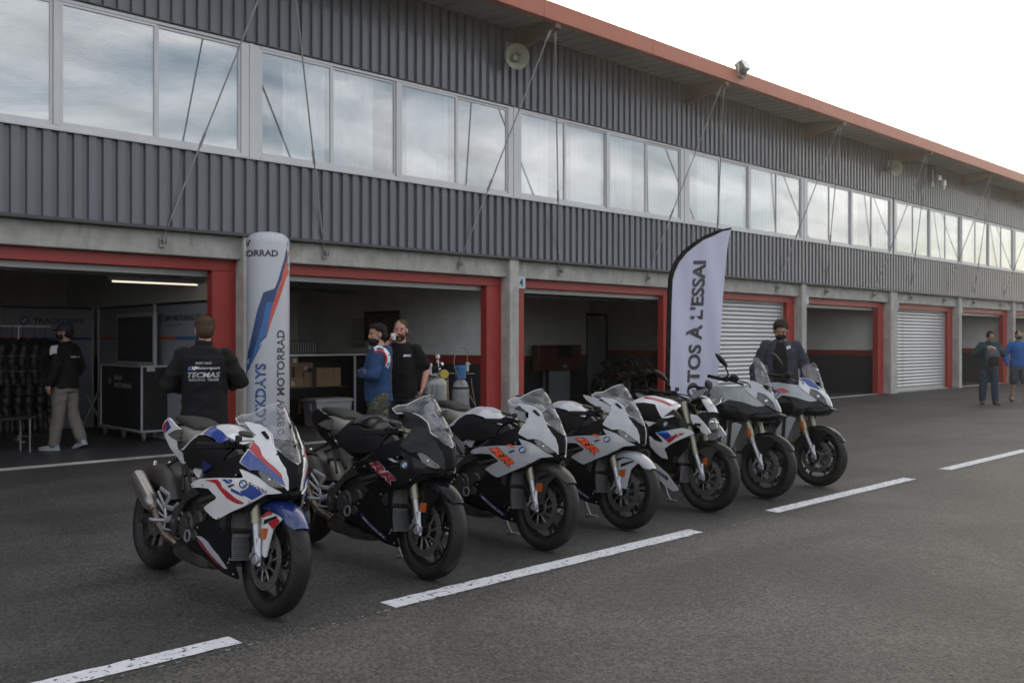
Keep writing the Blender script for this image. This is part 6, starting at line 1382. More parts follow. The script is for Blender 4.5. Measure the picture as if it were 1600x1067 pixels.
    g = Geo(); [g.box(hp(.088, s * .032, .024), (.010, .030, .005), rot=HM) for s in (-1, 1)]; ob('eyebrows', g, ht, rt_, kind='stuff')
    if C.get('beard'):
        g = Geo(); g.ell(hp(.030, 0, -.078), (.066, .060, .048), nu=16, nv=10, rot=HM); g.ell(hp(.085, 0, -.055), (.014, .030, .008), nu=10, nv=6, rot=HM); ob('beard', remesh('beard', g, C['beard'], .007, 2, .003, 1), None, rt_)
    if C.get('mask'):
        dz = C.get('maskdrop', 0)
        g = Geo(); g.ell(hp(.040, 0, -.058 - dz), (.066, .066, .056), nu=20, nv=12, rot=HM); g.ell(hp(.088, 0, -.045 - dz), (.026, .030, .035), nu=14, nv=10, rot=HM)
        mk_ = ob('face_mask', remesh('face_mask', g, 'maskcloth', .006, 4), None, rt_)
        g = Geo(); [g.tube(curve3([hp(.04, s * .062, -.03 - dz), hp(.0, s * .081, .0), hp(-.02, s * .083, -.02)], 4), .0022, 5) for s in (-1, 1)]; ob('mask_strap', g, 'whitecloth' if C.get('strap') else 'maskcloth', mk_)
    if C.get('cap'):
        g = Geo(); g.ell(hp(-.012, 0, .050), (.108, .088, .085), nu=20, nv=12, rot=HM); v = []
        ca = ob('cap', remesh('cap', g, C['cap'], .008, 3), None, rt_)
        g = Geo(); g.loft([[hp(.07 + .10 * t * math.cos(q) + 0, .078 * math.sin(q), .045 - .03 * t + .012 * math.cos(q) + zz) for q in [-1.45 + 2.9 * i / 12 for i in range(13)]] for t, zz in ((.2, 0), (1, 0), (1, -.004), (.2, -.004))], closed=False); ob('brim', g, C['cap'], ca)
    # upper garment
    z0 = C.get('hem', .84); th = C.get('bulk', .022); fo = C.get('fold', .006)
    g = Geo()
    torso(g, [(tx(z) + a, 0, z, b + th, c + th) for a, z, b, c in ((0, z0, .118, .168), (0, z0 + .05, .116, .162), (.01, 1.05, .115, .150), (.01, 1.18, .118, .158), (.0, 1.30, .116, .162), (-.008, 1.38, .104, .158), (-.012, 1.43, .084, .118), (-.014, 1.475, .055, .060))])
    sl = C.get('sleeve', 1.0)
    for i in (0, 1):
        S, E_, W_ = V3(J['sh'][i]), V3(J['el'][i]), V3(J['wr'][i])
        if sl > .6:
            capsule(g, [S, (S + E_) / 2, E_], [.050 + th * .6, .048 + th * .7, .042 + th * .8]); We = E_ + (W_ - E_) * .93; capsule(g, [E_, (E_ + We) / 2, We], [.042 + th * .8, .040 + th * .6, .032 + th * .4])
        else: M_ = S + (E_ - S) * .72; capsule(g, [S, (S + M_) / 2, M_], [.052 + th * .6, .054 + th * .7, .054 + th * .8])
    if C.get('hood'):
        nb = V3(J['neck']); g.ell(nb + Vector((-.085, 0, -.06)), (.075, .115, .085), nu=18, nv=12); g.ell(nb + Vector((-.02, 0, -.03)), (.10, .095, .06), nu=18, nv=12)
    if C.get('collar', 1):
        nb = V3(J['neck']); g.lathe([(.050, -.05), (.072, -.05), (.068, C.get('collarh', .03)), (.060, C.get('collarh', .03)), (.050, -.05)], nb + Vector((-.012, 0, 0)), (0.15, 0, 1), 20)
    tm = remesh('jacket', g, C['top'], .0085, 4, fo, .5, len(label)); nm = C.get('topname', 'jacket'); tp = ob(nm, tm, None, rt_)
    # trousers and shoes
    g = Geo(); tr = C.get('tbulk', .018)
    torso(g, [(tx(z), 0, z, a + tr, b + tr) for z, a, b in ((.80, .10, .155), (.88, .112, .165), (.96, .108, .155), (1.0, .10, .145))])
    for i in (0, 1):
        Hh, K_, A_ = V3(J['hip'][i]), V3(J['kn'][i]), V3(J['an'][i])
        if C.get('shorts'): Ke = Hh + (K_ - Hh) * .93; capsule(g, [Hh, (Hh + Ke) / 2, Ke], [.088 + tr, .082 + tr, .078 + tr])
        else: capsule(g, [Hh + Vector((0, 0, -.02)), (Hh + K_) / 2, K_], [.086 + tr, .076 + tr, .060 + tr]); Ae = A_ + Vector((0, 0, .012)); capsule(g, [K_, (K_ + Ae) / 2, Ae], [.060 + tr, .054 + tr, .046 + tr])
    ob('trousers', remesh('trousers', g, C['legs'], .0085, 4, C.get('tfold', .006), .6, 3), None, rt_)
    for i in (0, 1):
        A_ = V3(J['an'][i]); tv = V3(J['toe'][i]).normalized(); g = Geo(); sz = Vector((-tv.y, tv.x, 0)).normalized(); uz = sz.cross(tv); uz = -uz if uz.z < 0 else uz
        rings = []
        for t, w, h, b in ((-.075, .020, .06, 0), (-.06, .036, .085, 0), (-.01, .040, .10, 0), (.05, .042, .075, 0), (.11, .047, .055, 0), (.165, .042, .042, .004), (.20, .022, .03, .01)):
            c = A_ + tv * t - uz * .085; rings.append([c + sz * (w * math.cos(q)) + uz * (b + h * .5 + h * .5 * math.sin(q)) for q in [2 * PI * j / 12 for j in range(12)]])
        g.loft(rings); so = ob('shoe', g, C.get('shoes', 'shoe'), rt_, smooth=60)
        g = Geo(); g.loft([[A_ + tv * t - uz * .088 + sz * (w * q) + uz * zz for q, zz in ((-1, 0), (1, 0), (1, .018), (-1, .018))] for t, w in ((-.08, .018), (-.06, .036), (0, .040), (.11, .048), (.17, .042), (.205, .018))]); ob('sole', g, 'sole' if C.get('shoes') == 'shoeblue' else 'shoe', so)
    return rt_, tp, tm, hp
def project_text(name, parent, me, s, yc, z, w, h, m, front=False, bold=.02, italic=0.0, extra=None):
    """lettering laid on the cloth: front or back of the garment mesh"""
    bv = BVHTree.FromPolygons([v.co for v in me.vertices], [tuple(p.vertices) for p in me.polygons]); sg = 1 if front else -1
    def fn(u, v):
        y = yc + (u - w / 2) * sg; q = bv.ray_cast(Vector((sg * .8, y, z + v)), Vector((-sg, 0, 0)))
        x = q[0].x if q[0] is not None else sg * .12
        return (x + sg * .004, y, z + v)
    g = Geo()
    if s: text_on(g, s, fn, w, h, bold, 0, italic)
    else:
        for i, (a, b) in enumerate(extra):
            n = 6; vv = []
            for j in range(n + 1): vv += [fn(a + j / n * .25 * h, h * j / n), fn(b + j / n * .25 * h, h * j / n)]
            g.add(vv, [(2 * j, 2 * j + 1, 2 * j + 3, 2 * j + 2) for j in range(n)], i)
    return ob(name, g, m, parent, smooth=None, merge=False)

# A: cap, walking away inside the left garage
rt_, tp, tm, hp = person('person', (4.36, 13.38, .004), 122, 'person in black cap and black jacket walking away past the hanging leather suits', dict(top='blackcloth', legs='beigecloth', shoes='shoeblue', cap='navycloth', hem=.86, bulk=.035, tbulk=.024, mask=True, strap=True),
    dict(kn=((.03, .10, .51), (-.02, -.11, .51)), an=((.10, .11, .09), (-.16, -.12, .13)), toe=((1, .2, 0), (1, -.2, -.35)), el=((-.08, .28, 1.16), (-.03, -.26, 1.14)), wr=((.0, .33, .92), (.10, -.24, .93)), yaw=25), 1.72)
project_text('lettering', tp, tm, 'M Motorsport', -.04, 1.27, .22, .032, 'whitecloth')
g = Geo(); g.loft([[(x, y, z) for x, y, z in ((-.06 + a, .19 + b, c), (.03 + a, .215 + b, c - .01), (.03 + a, .222 + b, c - .012), (-.06 + a, .20 + b, c + .002))] for a, b, c in ((0, .022, 1.45), (-.01, .055, 1.40), (-.02, .068, 1.33))]); ob('shoulder_panel', g, 'whitecloth', tp)
# B: back turned, printed black jacket
rt_, tp, tm, hp = person('person', (3.62, 7.62, 0), 62, 'person with back turned in black team jacket, white lettering across the shoulders', dict(top='blackcloth', legs='blackknit', hem=.80, bulk=.036, hair='hair2', collarh=.06, mask=True, strap=True, fold=.008),
    dict(el=((.02, .305, 1.15), (.02, -.305, 1.16)), wr=((.26, .16, 1.10), (.26, -.16, 1.13)), hd=((1, -.5, .1), (1, .5, .1)), sh=((.0, .172, 1.40), (.0, -.172, 1.40)), pitch=8, yaw=8), 1.70)
project_text('sponsor_line', tp, tm, 'BABY RIDE', 0.0, 1.325, .13, .020, 'greyprint')
project_text('team_line', tp, tm, 'M', .085, 1.272, .045, .036, 'whitecloth', bold=.05, italic=.3)
project_text('team_line', tp, tm, 'Motorsport', -.035, 1.272, .20, .034, 'whitecloth')
project_text('tricolour_bars', tp, tm, '', .132, 1.272, .0, .034, ['lblue', 'mblue', 'mred'], extra=((0, .011), (.012, .023), (.024, .035)))
project_text('racing_line', tp, tm, 'TECMAS', 0, 1.208, .275, .048, 'greyprint', bold=.03, italic=.25)
project_text('racing_line', tp, tm, 'RACING TEAM', 0, 1.178, .25, .022, 'greyprint', italic=.2)
# C: blue hoodie, camouflage trousers, arms folded, profile
rt_, tp, tm, hp = person('person', (6.02, 8.42, 0), 152, 'person in blue hooded sweatshirt and camouflage trousers standing in profile with folded arms', dict(top='hoodie', topname='hooded_sweatshirt', legs='camo', hem=.86, bulk=.034, tbulk=.030, hood=True, collar=0, mask=True, strap=True, maskdrop=.03, hairlen=2, fold=.007),
    dict(sh=((.02, .165, 1.40), (.02, -.165, 1.40)), el=((.10, .25, 1.16), (.10, -.25, 1.16)), wr=((.20, -.02, 1.16), (.19, .06, 1.20)), hd=((-.2, -1, .1), (-.3, 1, -.2)), pitch=4, yaw=12), 1.68)
bv = BVHTree.FromPolygons([v.co for v in tm.vertices], [tuple(p.vertices) for p in tm.polygons])
def strap_panel(name, z0, z1, sgn, m, off, th0, th1):
    g = Geo(); v = []; n = 12
    for i in range(n + 1):
        a = th0 + (th1 - th0) * i / n
        for r_ in (z0, z1):
            p0 = Vector((0.02 + r_ * math.cos(a) * 1.0, sgn * .8, 1.34 + r_ * math.sin(a) * 1.15)); q = bv.ray_cast(p0, Vector((0, -sgn, 0)))
            y = q[0].y if q[0] is not None else sgn * .2
            v.append((p0.x, y + sgn * off, p0.z))
    g.add(v, [(2 * i, 2 * i + 1, 2 * i + 3, 2 * i + 2) for i in range(n)]); ob(name, g, m, tp, smooth=60)
for sgn in (-1, 1):
    strap_panel('red_sleeve_band', .072, .095, sgn, 'redcloth', .006, R(50), R(215)); strap_panel('white_shoulder_panel', .095, .135, sgn, 'whitecloth', .0055, R(60), R(222))
# D: black T-shirt, drinking
rt_, tp, tm, hp = person('person', (6.55, 8.72, 0), 222, 'bearded person in black T-shirt drinking from a small white cup, hand in pocket', dict(top='blackknit', topname='t_shirt', legs='greycloth', hem=.84, bulk=.030, sleeve=.5, hair='hair2', skin='skin2', beard='hair3', collar=0, fold=.006),
    dict(sh=((.0, .175, 1.40), (.0, -.175, 1.41)), el=((-.03, .30, 1.15), (.16, -.30, 1.27)), wr=((.06, .27, .95), (.165, -.105, 1.49)), hd=((.15, -.3, -1), (-.1, .5, .75)), curl=.8), 1.73)
project_text('chest_logo', tp, tm, 'BMC', .10, 1.32, .085, .026, 'whitecloth', front=True, bold=.04, italic=.2)
project_text('small_chest_logo', tp, tm, 'sport', -.10, 1.335, .05, .010, 'greyprint', front=True)
o = root('paper_cup', tuple(rt_.matrix_basis @ Vector((.165, -.055, 1.545))), 'small white cup held at the mouth of the bearded person', 'cup', rz=R(222))
part('cup_wall', o, 'whitecloth', lambda g: g.lathe([(.026, -.035), (.034, .04), (.0355, .04), (.032, .04), (.024, -.032), (0, -.032), (0, -.035), (.026, -.035)], (0, 0, 0), (-.35, 0, 1), 16))
# E: behind the last motorcycles, looking down
person('person', (10.32, 5.98, 0), 207, 'masked person in open slate jacket, head bowed behind the touring motorcycles', dict(top='navycloth', legs='blackknit', hem=.80, bulk=.042, hair='hair3', hairlen=2, mask=True, fold=.009),
    dict(el=((-.03, .30, 1.13), (-.03, -.30, 1.13)), wr=((.08, .30, .90), (.08, -.30, .90)), pitch=26, headc=(.05, 0, 1.61), yaw=5), 1.76)
E_ = bpy.context.scene.objects[[o.name for o in COL.objects if o.name.startswith('person')][-1]]
tmE = [c for c in E_.children if c.name.startswith('jacket')][0]; bv = BVHTree.FromPolygons([v.co for v in tmE.data.vertices], [tuple(p.vertices) for p in tmE.data.polygons])
g = Geo(); v = []; n = 16
for i in range(n + 1):
    z = .86 + .62 * i / n; w = .085 * (1 - .55 * max(0, (z - 1.25) / .23))
    for j in range(7):
        y = w * (-1 + j / 3); q = bv.ray_cast(Vector((.8, y, z)), Vector((-1, 0, 0))); v.append(((q[0].x if q[0] is not None else .1) + .006, y, z))
g.add(v, [(7 * i + j, 7 * i + j + 1, 7 * i + 8 + j, 7 * i + 7 + j) for i in range(n) for j in range(6)]); ob('shirt_front', g, 'blackknit', E_, smooth=60)
g = Geo(); [g.box((.155, s * .085 + .01, 1.40), (.006, .05, .035), rot=Matrix.Rotation(R(30 * s), 3, 'X')) for s in (1,)]; ob('collar_patch', g, 'whitecloth', E_)
# F: bent head, holding a backpack in front
person('person', (23.1, 7.98, 0), 214, 'person in teal jacket and jeans walking with head bent over a backpack', dict(top='tealcloth', legs='jeans', hem=.86, bulk=.034, shoes='shoered', fold=.008),
    dict(lean=.06, el=((.03, .30, 1.20), (.03, -.30, 1.20)), wr=((.24, .10, 1.32), (.24, -.12, 1.34)), hd=((.3, -.8, .3), (.3, .8, .3)), pitch=48, headc=(.12, 0, 1.60), neck=(.05, 0, 1.47), kn=((.05, .11, .51), (-.01, -.11, .51)), an=((.03, .13, .09), (-.10, -.12, .10))), 1.74)
o = root('backpack', (22.86, 7.82, 1.10), 'grey and black backpack held against the chest of the walking person', 'backpack', rz=R(214))
part('pack_body', o, 'packgrey', lambda g: body(g, [(-.08, .0, .12, .16), (-.02, 0, .155, .21), (.05, .0, .15, .20), (.10, -.02, .11, .14)], 20, 3.2))
part('pack_pocket', o, 'blackcloth', lambda g: body(g, [(.08, -.06, .10, .09), (.12, -.06, .12, .10), (.15, -.065, .09, .07)], 16, 3.2))
part('pack_strap', o, 'blackcloth', lambda g: [g.tube(curve3([(-.07, s * .08, .17), (-.16, s * .09, .14), (-.17, s * .09, -.08), (-.08, s * .10, -.16)]), .014, 6, flat=.4) for s in (-1, 1)])
# G: bright blue top and shorts, cut by the frame
person('person', (24.75, 7.86, 0), 216, 'person in bright blue long-sleeved top and grey shorts walking at the right edge', dict(top='bluecloth', topname='shirt', legs='shortcloth', hem=.88, bulk=.032, tbulk=.03, shorts=True, mask=True, hair='hair3'),
    dict(el=((-.06, .28, 1.15), (-.03, -.30, 1.15)), wr=((.0, .30, .92), (.08, -.27, .90)), kn=((.10, .10, .52), (.0, -.11, .51)), an=((.16, .11, .10), (-.14, -.12, .12)), toe=((1, .1, .1), (1, -.1, -.3))), 1.75)

# ------------------------------------------------------------------ inflatable column, flag, garage contents
MT.update(
    pvc=mat('white_inflatable_fabric', (0.52, 0.53, 0.58), 0.42, var=0.03, vscale=3), printblue=mat('print_blue', (0.035, 0.14, 0.36), 0.45, var=.15, vscale=3), printdark=mat('print_dark_blue', (0.025, 0.055, 0.17), 0.45, var=.15, vscale=3),
    printred=mat('print_red', (0.52, 0.09, 0.06), 0.45, var=.15, vscale=2), printtext=mat('print_text_blue', (0.035, 0.09, 0.26), 0.5), printgrey=mat('print_text_grey', (0.05, 0.05, 0.06), 0.5),
    flagcloth=mat('lilac_white_flag_cloth', (0.55, 0.55, 0.69), 0.8, var=0.03), card=mat('brown_cardboard', (0.22, 0.145, 0.085), 0.85, var=.12, vscale=5), tape=mat('parcel_tape', (0.17, 0.10, 0.05), 0.4), cardlabel=mat('paper_label', (0.40, 0.40, 0.40), 0.8),
    tote=mat('grey_plastic_crate', (0.36, 0.37, 0.39), 0.5), cylgrey=mat('grey_gas_bottle_paint', (0.19, 0.195, 0.21), 0.4, var=.15, vscale=8), valveblue=mat('blue_valve_guard', (0.03, 0.12, 0.30), 0.5), kegsteel=mat('stainless_keg', (0.22, 0.22, 0.22), 0.34, 0.75, var=.12, vscale=9),
    brass=mat('yellow_brass', (0.45, 0.36, 0.06), 0.4, 0.4), hose=mat('ochre_hose', (0.20, 0.14, 0.07), 0.6), board=mat('grey_exhibition_panel', (0.30, 0.31, 0.36), 0.7, var=.04), boardtext=mat('panel_lettering', (0.035, 0.035, 0.045), 0.6), casebl=mat('black_case_laminate', (0.012, 0.012, 0.012), 0.5),
    caseal=mat('case_aluminium', (0.55, 0.55, 0.57), 0.4, 0.3), screenoff=mat('switched_off_display', (0.02, 0.018, 0.018), 0.15), leather=mat('black_leather', (0.014, 0.014, 0.014), 0.45, bump=.3, bscale=60), leathergrey=mat('grey_leather_stripe', (0.10, 0.10, 0.11), 0.5),
    poster=mat('pinned_paper', (0.40, 0.38, 0.35), 0.8), redboard=mat('red_painted_cabinet', (0.10, 0.018, 0.014), 0.6), casetext=mat('case_lettering_grey', (0.5, 0.5, 0.52), 0.6), whitetext=mat('white_lettering', (0.7, 0.7, 0.7), 0.6))
# --- inflatable column (its front angle 0 looks at the viewer of the forecourt; angle grows to the right)
cx, cy, cr, ch = 5.88, 10.60, .263, 2.855
o = root('inflatable_column', (cx, cy, 0), 'tall white inflatable advertising column with blue and red print beside the first pillar', 'inflatable column')
def colg(g):
    pr = [(0, .02), (cr * .92, .02), (cr * 1.0, .08), (cr * 1.0, ch - .15)] + [(cr * math.cos(a) ** .55 if a < 1.55 else .0, ch - .15 + .15 * math.sin(a)) for a in [PI / 2 * i / 8 for i in range(1, 9)]]
    g.lathe(pr, (0, 0, 0), (0, 0, 1), 72)
    for i, q in enumerate(g.v):
        x, y, z = q; a = math.atan2(y, x); r_ = math.hypot(x, y)
        if z > ch - .16 and r_ > .05: k = 1 + .030 * math.cos(a * 30) * min(1, (z - ch + .16) / .05) * (r_ / cr); g.v[i] = (x * k, y * k, z)
part('air_tube', o, 'pvc', colg, smooth=70)
part('base_ring', o, 'black', lambda g: g.lathe([(cr * .7, 0), (cr * 1.02, 0), (cr * 1.02, .05), (cr * .9, .06), (cr * .7, 0)], (0, 0, 0), (0, 0, 1), 32))
VA = math.atan2(-cy, -cx)          # direction from the column to the forecourt
def cfn(px_, py_, off=.0035):
    """flat artwork (in units of the traced artwork sheet: 65 wide) wrapped on the tube"""
    u = max(-.999, min(.999, (px_ - 418.5) / 32.6)); ph = math.asin(u) if abs(px_ - 418.5) < 32.6 else math.copysign(PI / 2, u) + (px_ - 418.5 - math.copysign(32.6, u)) / 32.6
    a = VA + ph; z = 1.48 + (533.5 - py_) / 123.2
    return (math.cos(a) * (cr + off), math.sin(a) * (cr + off), z)
z6 = lambda s: [(370 + float(a.split(',')[0]) / 3.233, 350 + float(a.split(',')[1]) / 3.233) for a in s.split()]
def art(name, s, m, off):
    V, F = tri_fill(z6(s), 4.0); g = Geo(); g.add([cfn(x, y, off) for x, y in V], F); ob(name, g, m, o, smooth=60)
art('blue_swoosh', '252,96 263,96 263,200 236,240 205,330 182,400 165,480 148,570 120,600 60,735 48,780 46,740 60,650 80,560 105,440 135,352 188,332 205,290 235,180', 'printdark', .0030)
art('light_blue_swoosh', '150,400 182,398 168,470 150,560 125,585 100,640 70,690 105,590 130,500', 'printblue', .0042)
art('dark_fold', '92,640 130,600 60,740 49,775 55,720', 'printblue', .0046)
art('red_swoosh', '262,130 263,230 240,290 205,400 170,500 148,575 160,480 182,400 215,310 232,230', 'printred', .0042)
def ctext(name, s, m, x0, y0, w, h, bold=.02, vert=False, italic=0.0):
    g = Geo()
    if vert: text_on(g, s, lambda u, v: cfn(x0 + h - v, y0 - u, .005), w, h, bold, 0, italic)
    else: text_on(g, s, lambda u, v: cfn(x0 + u, y0 - v, .005), w, h, bold, 0, italic)
    ob(name, g, m, o, smooth=None, merge=False)
ctext('maker_lettering', 'MOTORRAD', 'printgrey', 433.4 - 78, 404.0, 78, 10.0, .03)
ctext('maker_lettering', 'BMW', 'printgrey', 362, 388, 31, 10.0, .03)
ctext('event_lettering', 'TRACKDAYS', 'printtext', 399.5, 690, 123, 16.0, .035, True)
ctext('maker_lettering', 'BMW MOTORRAD', 'printgrey', 431.5, 664, 148, 11.5, .02, True)
roundel('badge', o, lambda u, v: cfn(u, 1000 - v, .0055), 437, 1000 - 672, 5.2)
# --- feather flag
RV = Vector((math.sin(YAW), -math.cos(YAW), 0)); WV = Vector((math.cos(YAW), math.sin(YAW), 0)); FP = Vector((10.87, 7.59, 0)); FD = 13.0
o = root('feather_flag', tuple(FP), 'white feather flag with grey vertical lettering on a black edged pole behind the roadster', 'flag')
def ff(px_, py_, d=0.0): 
    u = (px_ - 1090) / 1450 * FD; v = 1.48 + (533.5 - py_) / 1450 * FD
    return RV * u + Vector((0, 0, v)) + WV * (d + .02 * math.sin(u * 9 + v * 1.4) + .008 * math.sin(u * 23 + v * 3))
L_edge = [(1040.5, 690), (1041, 640), (1042, 600), (1043.5, 540), (1045, 480), (1046.5, 437), (1050.5, 423), (1058, 408), (1069, 394.5), (1085, 381), (1102, 370.5), (1122, 362), (1143, 356.5)]
R_edge = [(1139, 372), (1135.6, 392), (1132.5, 425), (1129.5, 462), (1126.5, 505), (1123.5, 545), (1119.9, 600), (1116.5, 650), (1114, 672)]
poly = L_edge + R_edge
V, F = tri_fill(poly, 3.5)
g = Geo(); n = len(V); g.add([ff(x, y, -.002) for x, y in V] + [ff(x, y, .002) for x, y in V], list(F) + [tuple(n + i for i in f[::-1]) for f in F]); ob('cloth', g, 'flagcloth', o, smooth=60)
g = Geo(); g.tube([ff(x, y) for x, y in L_edge], [.034] * 5 + [.034, .034, .034, .033, .031, .028, .022, .012], 10, flat=.45, ref=tuple(RV)); ob('black_sleeve', g, 'black', o, smooth=60)
g = Geo(); p = ff(1040.5, 690); g.tube([Vector((p.x, p.y, .03)), p], .014, 10); ob('pole', g, 'black', o)
g = Geo(); [g.box(Vector((p.x, p.y, .015)), (.7, .05, .025), rot=Matrix.Rotation(a, 3, 'Z')) for a in (.6, .6 + PI / 2)]; ob('cross_base', g, 'black', o)
g = Geo()
def tfn(u, v):
    y = 646 - u; t = (646 - y) / 240.0; x = 1070.6 + 12.2 * t + (19.6 - v); return ff(x + 0.0, y, -.0075)
text_on(g, "MOTOS À L'ESSAI", tfn, 238.5, 24.6, .035); ob('lettering', g, 'printgrey', o, smooth=None, merge=False)

# --- left garage
def case(loc):
    o = root('flight_case', loc, 'black wheeled flight case with metal edges and grey lettering, display standing on top', 'flight case')
    dx, dy, z0, z1 = .48, 1.60, .16, 1.11
    part('case_body', o, 'casebl', lambda g: g.box((dx / 2, dy / 2, (z0 + z1) / 2), (dx - .01, dy - .01, z1 - z0 - .01)))
    def edges(g):
        for a in (0, dx):
            for b in (0, dy): g.box((a, b, (z0 + z1) / 2), (.028, .028, z1 - z0 + .028), bev=.004)
        for z in (z0, z1):
            for a in (0, dx): g.box((a, dy / 2, z), (.026, dy - .03, .026))
            for b in (0, dy): g.box((dx / 2, b, z), (dx - .03, .026, .026))
        g.box((.13, -.012, z1 - .03), (.12, .02, .09), bev=.004); g.box((.13, -.026, z1 - .05), (.05, .014, .05))
    part('metal_edging', o, 'caseal', edges)
    for a in (.05, dx - .05):
        for b in (.06, dy / 2, dy - .06):
            c = part('caster', o, 'steel', lambda g: (g.cyl((a, b, .06), (1, 0, 0), .05, .03, 16), g.box((a, b, .115), (.05, .07, .08), bev=.006)))
    g = Geo(); text_on(g, 'BMW', lambda u, v: (-.008, 1.02 - u, .885 + v), .30, .075, .03); text_on(g, 'MOTORRAD', lambda u, v: (-.008, 1.02 - u, .775 + v), .66, .075, .03); ob('case_lettering', g, 'casetext', o, smooth=None, merge=False)
    roundel('badge', o, lambda u, v: (-.009, -u, v), -1.20, .865, .075, letters=True)
case((5.46, 13.52, 0.004))
o = root('flat_display', (5.70, 13.62, 1.125), 'large switched-off flat display with silver frame standing on the black flight case', 'display')
part('bezel', o, 'caseal', lambda g: (g.box((0, .71, .39), (.05, 1.46, .80), bev=.008),)); part('display_glass', o, 'screenoff', lambda g: g.box((-.027, .71, .39), (.006, 1.34, .68))); part('foot', o, 'steel', lambda g: g.box((0, .71, .005), (.16, .5, .02)))
def panel_wall(loc, rz, w, label, txt, sub=None, x_txt=.1, stripe=True, tw=1.4):
    o = root('exhibition_panel', loc, label, 'exhibition panel', 'grey panels lining the left garage', rz=rz)
    part('panel_sheet', o, 'board', lambda g: g.box((w / 2, 0, 1.02), (w - .04, .03, 2.0)))
    for a in (.0, w): part('metal_post', o, 'caseal', lambda g: g.tube([(a, -.01, .02), (a, -.01, 2.06)], .022, 10))
    part('top_rail', o, 'casebl', lambda g: g.box((w / 2, 0, 2.04), (w, .04, .035)))
    if stripe: part('stripe', o, ['printdark', 'printred', 'printblue'], lambda g: [g.box((w * (i + .5) / 3, -.018, 1.53), (w / 3, .004, .045), m=(i + 1) % 3) for i in range(3)])
    if txt:
        g = Geo(); text_on(g, txt, lambda u, v: (x_txt + u, -.018, 1.78 + v), tw, .085, .03)
        if sub: text_on(g, sub, lambda u, v: (x_txt + .02 + u, -.018, 1.695 + v), tw * .32, .045, .01)
        ob('panel_lettering', g, 'boardtext', o, smooth=None, merge=False)
        roundel('badge', o, lambda u, v: (u, -.0185, v), x_txt - .13, 1.82, .07, ringmat='boardtext')
    return o
panel_wall((5.86, 13.95, 0), -PI / 2, 2.1, 'grey exhibition panel with lettering nearest the red door frame', 'BMW MOTORRAD TRACKDAYS', 'Experience FC', .34, True, 1.75)
panel_wall((5.86, 16.30, 0), -PI / 2, 2.3, 'grey exhibition panel behind the large display, between two metal posts', '', None, .3)
panel_wall((4.35, 16.45, 0), 0.0, 1.45, 'grey exhibition panel at the garage corner behind the person in the cap', 'TRACKDAYS', None, .5, True, .8)
panel_wall((2.05, 16.35, 0), 0.0, 2.25, 'grey exhibition panel behind the row of leather suits', 'BMW MOTORRAD TRACK DAYS', None, .3, False, 1.9)
o = root('clothes_rail', (3.4, 14.62, 0), 'long metal clothes rail carrying black leather suits', 'clothes rail')
part('rail', o, 'caseal', lambda g: g.tube([(-1.2, 0, 1.70), (1.15, 0, 1.70)], .014, 10))
for a in (-1.15, .72): part('upright', o, 'caseal', lambda g: (g.tube([(a, 0, .05), (a, 0, 1.72)], .014, 10), g.tube([(a, -.25, .05), (a, .25, .05)], .014, 8)))
def suit(g, s=1.0):
    torso(g, [(0, 0, 1.52, .03, .05), (0, 0, 1.49, .05, .16), (0, 0, 1.40, .07, .21), (0, 0, 1.2, .075, .18), (0, 0, 1.0, .065, .155), (0, 0, .86, .075, .17), (0, 0, .80, .06, .15)], 16)
    for q in (-1, 1): capsule(g, [(0, q * .20, 1.43), (.02, q * .25, 1.15), (.04, q * .24, .88)], [.065, .055, .042], n=10); capsule(g, [(0, q * .085, .84), (0, q * .09, .5), (.01, q * .09, .18)], [.08, .06, .045], n=10)
gs = Geo(); suit(gs); sm1 = remesh('suit_leather', gs, 'leather', .014, 3, .010, .5); ghk = Geo(); ghk.tube(curve3([(0, 0, 1.53), (0, 0, 1.62), (.02, 0, 1.68), (.0, 0, 1.715), (-.02, 0, 1.69)]), .004, 6); ghk.tube([(0, -.17, 1.47), (0, 0, 1.535), (0, .17, 1.47)], .009, 6); hk = mesh_of('hanger', ghk, 'black')
gst = Geo()
for q in (-1, 1):
    for zz in (1.30, 1.08): gst.lathe([(.068, -.012), (.071, 0), (.068, .012)], (.01, q * .245, zz - .02), (0.1, q * .1, 1), 14)
    gst.tube(curve3([(.078, q * .05, 1.36), (.088, q * .12, 1.3), (.06, q * .19, 1.22)]), .008, 6, flat=.5)
stm = mesh_of('suit_stripe', gst, 'leathergrey')
SL = ['hanging black leather suit at the far left end, cut by the picture edge', 'hanging black leather suit, second from the picture edge', 'hanging black leather suit, third from the picture edge', 'hanging black leather suit, fourth from the picture edge', 'hanging black leather suit nearest the person in the cap']
for i in range(5):
    o = root('leather_suit', (3.88 + i * .15, 14.62, 0.0), SL[i], 'racing suit', 'leather suits on the rail', rz=R(-62 + (i * 37 % 11)))
    ob('suit_leather', sm1, None, o); ob('hanger', hk, None, o); ob('suit_stripe', stm, None, o)
o = root('folding_bench', (3.72, 13.35, 0.004), 'low black folding bench with metal legs in front of the hanging suits', 'bench', rz=R(12))
part('bench_top', o, 'casebl', lambda g: g.box((-.35, .16, .46), (1.3, .30, .035), bev=.006))
for a in (-.95, .22):
    part('bench_leg', o, 'steel', lambda g: (g.tube([(a, .04, 0), (a, .04, .45)], .013, 8), g.tube([(a, .28, 0), (a, .28, .45)], .013, 8), g.tube([(a, .04, .2), (a, .28, .2)], .010, 8)))
o = root('folding_chair', (5.45, 15.45, 0.004), 'folded black chair leaning at the panel beside the flight case', 'chair', rz=R(-20))
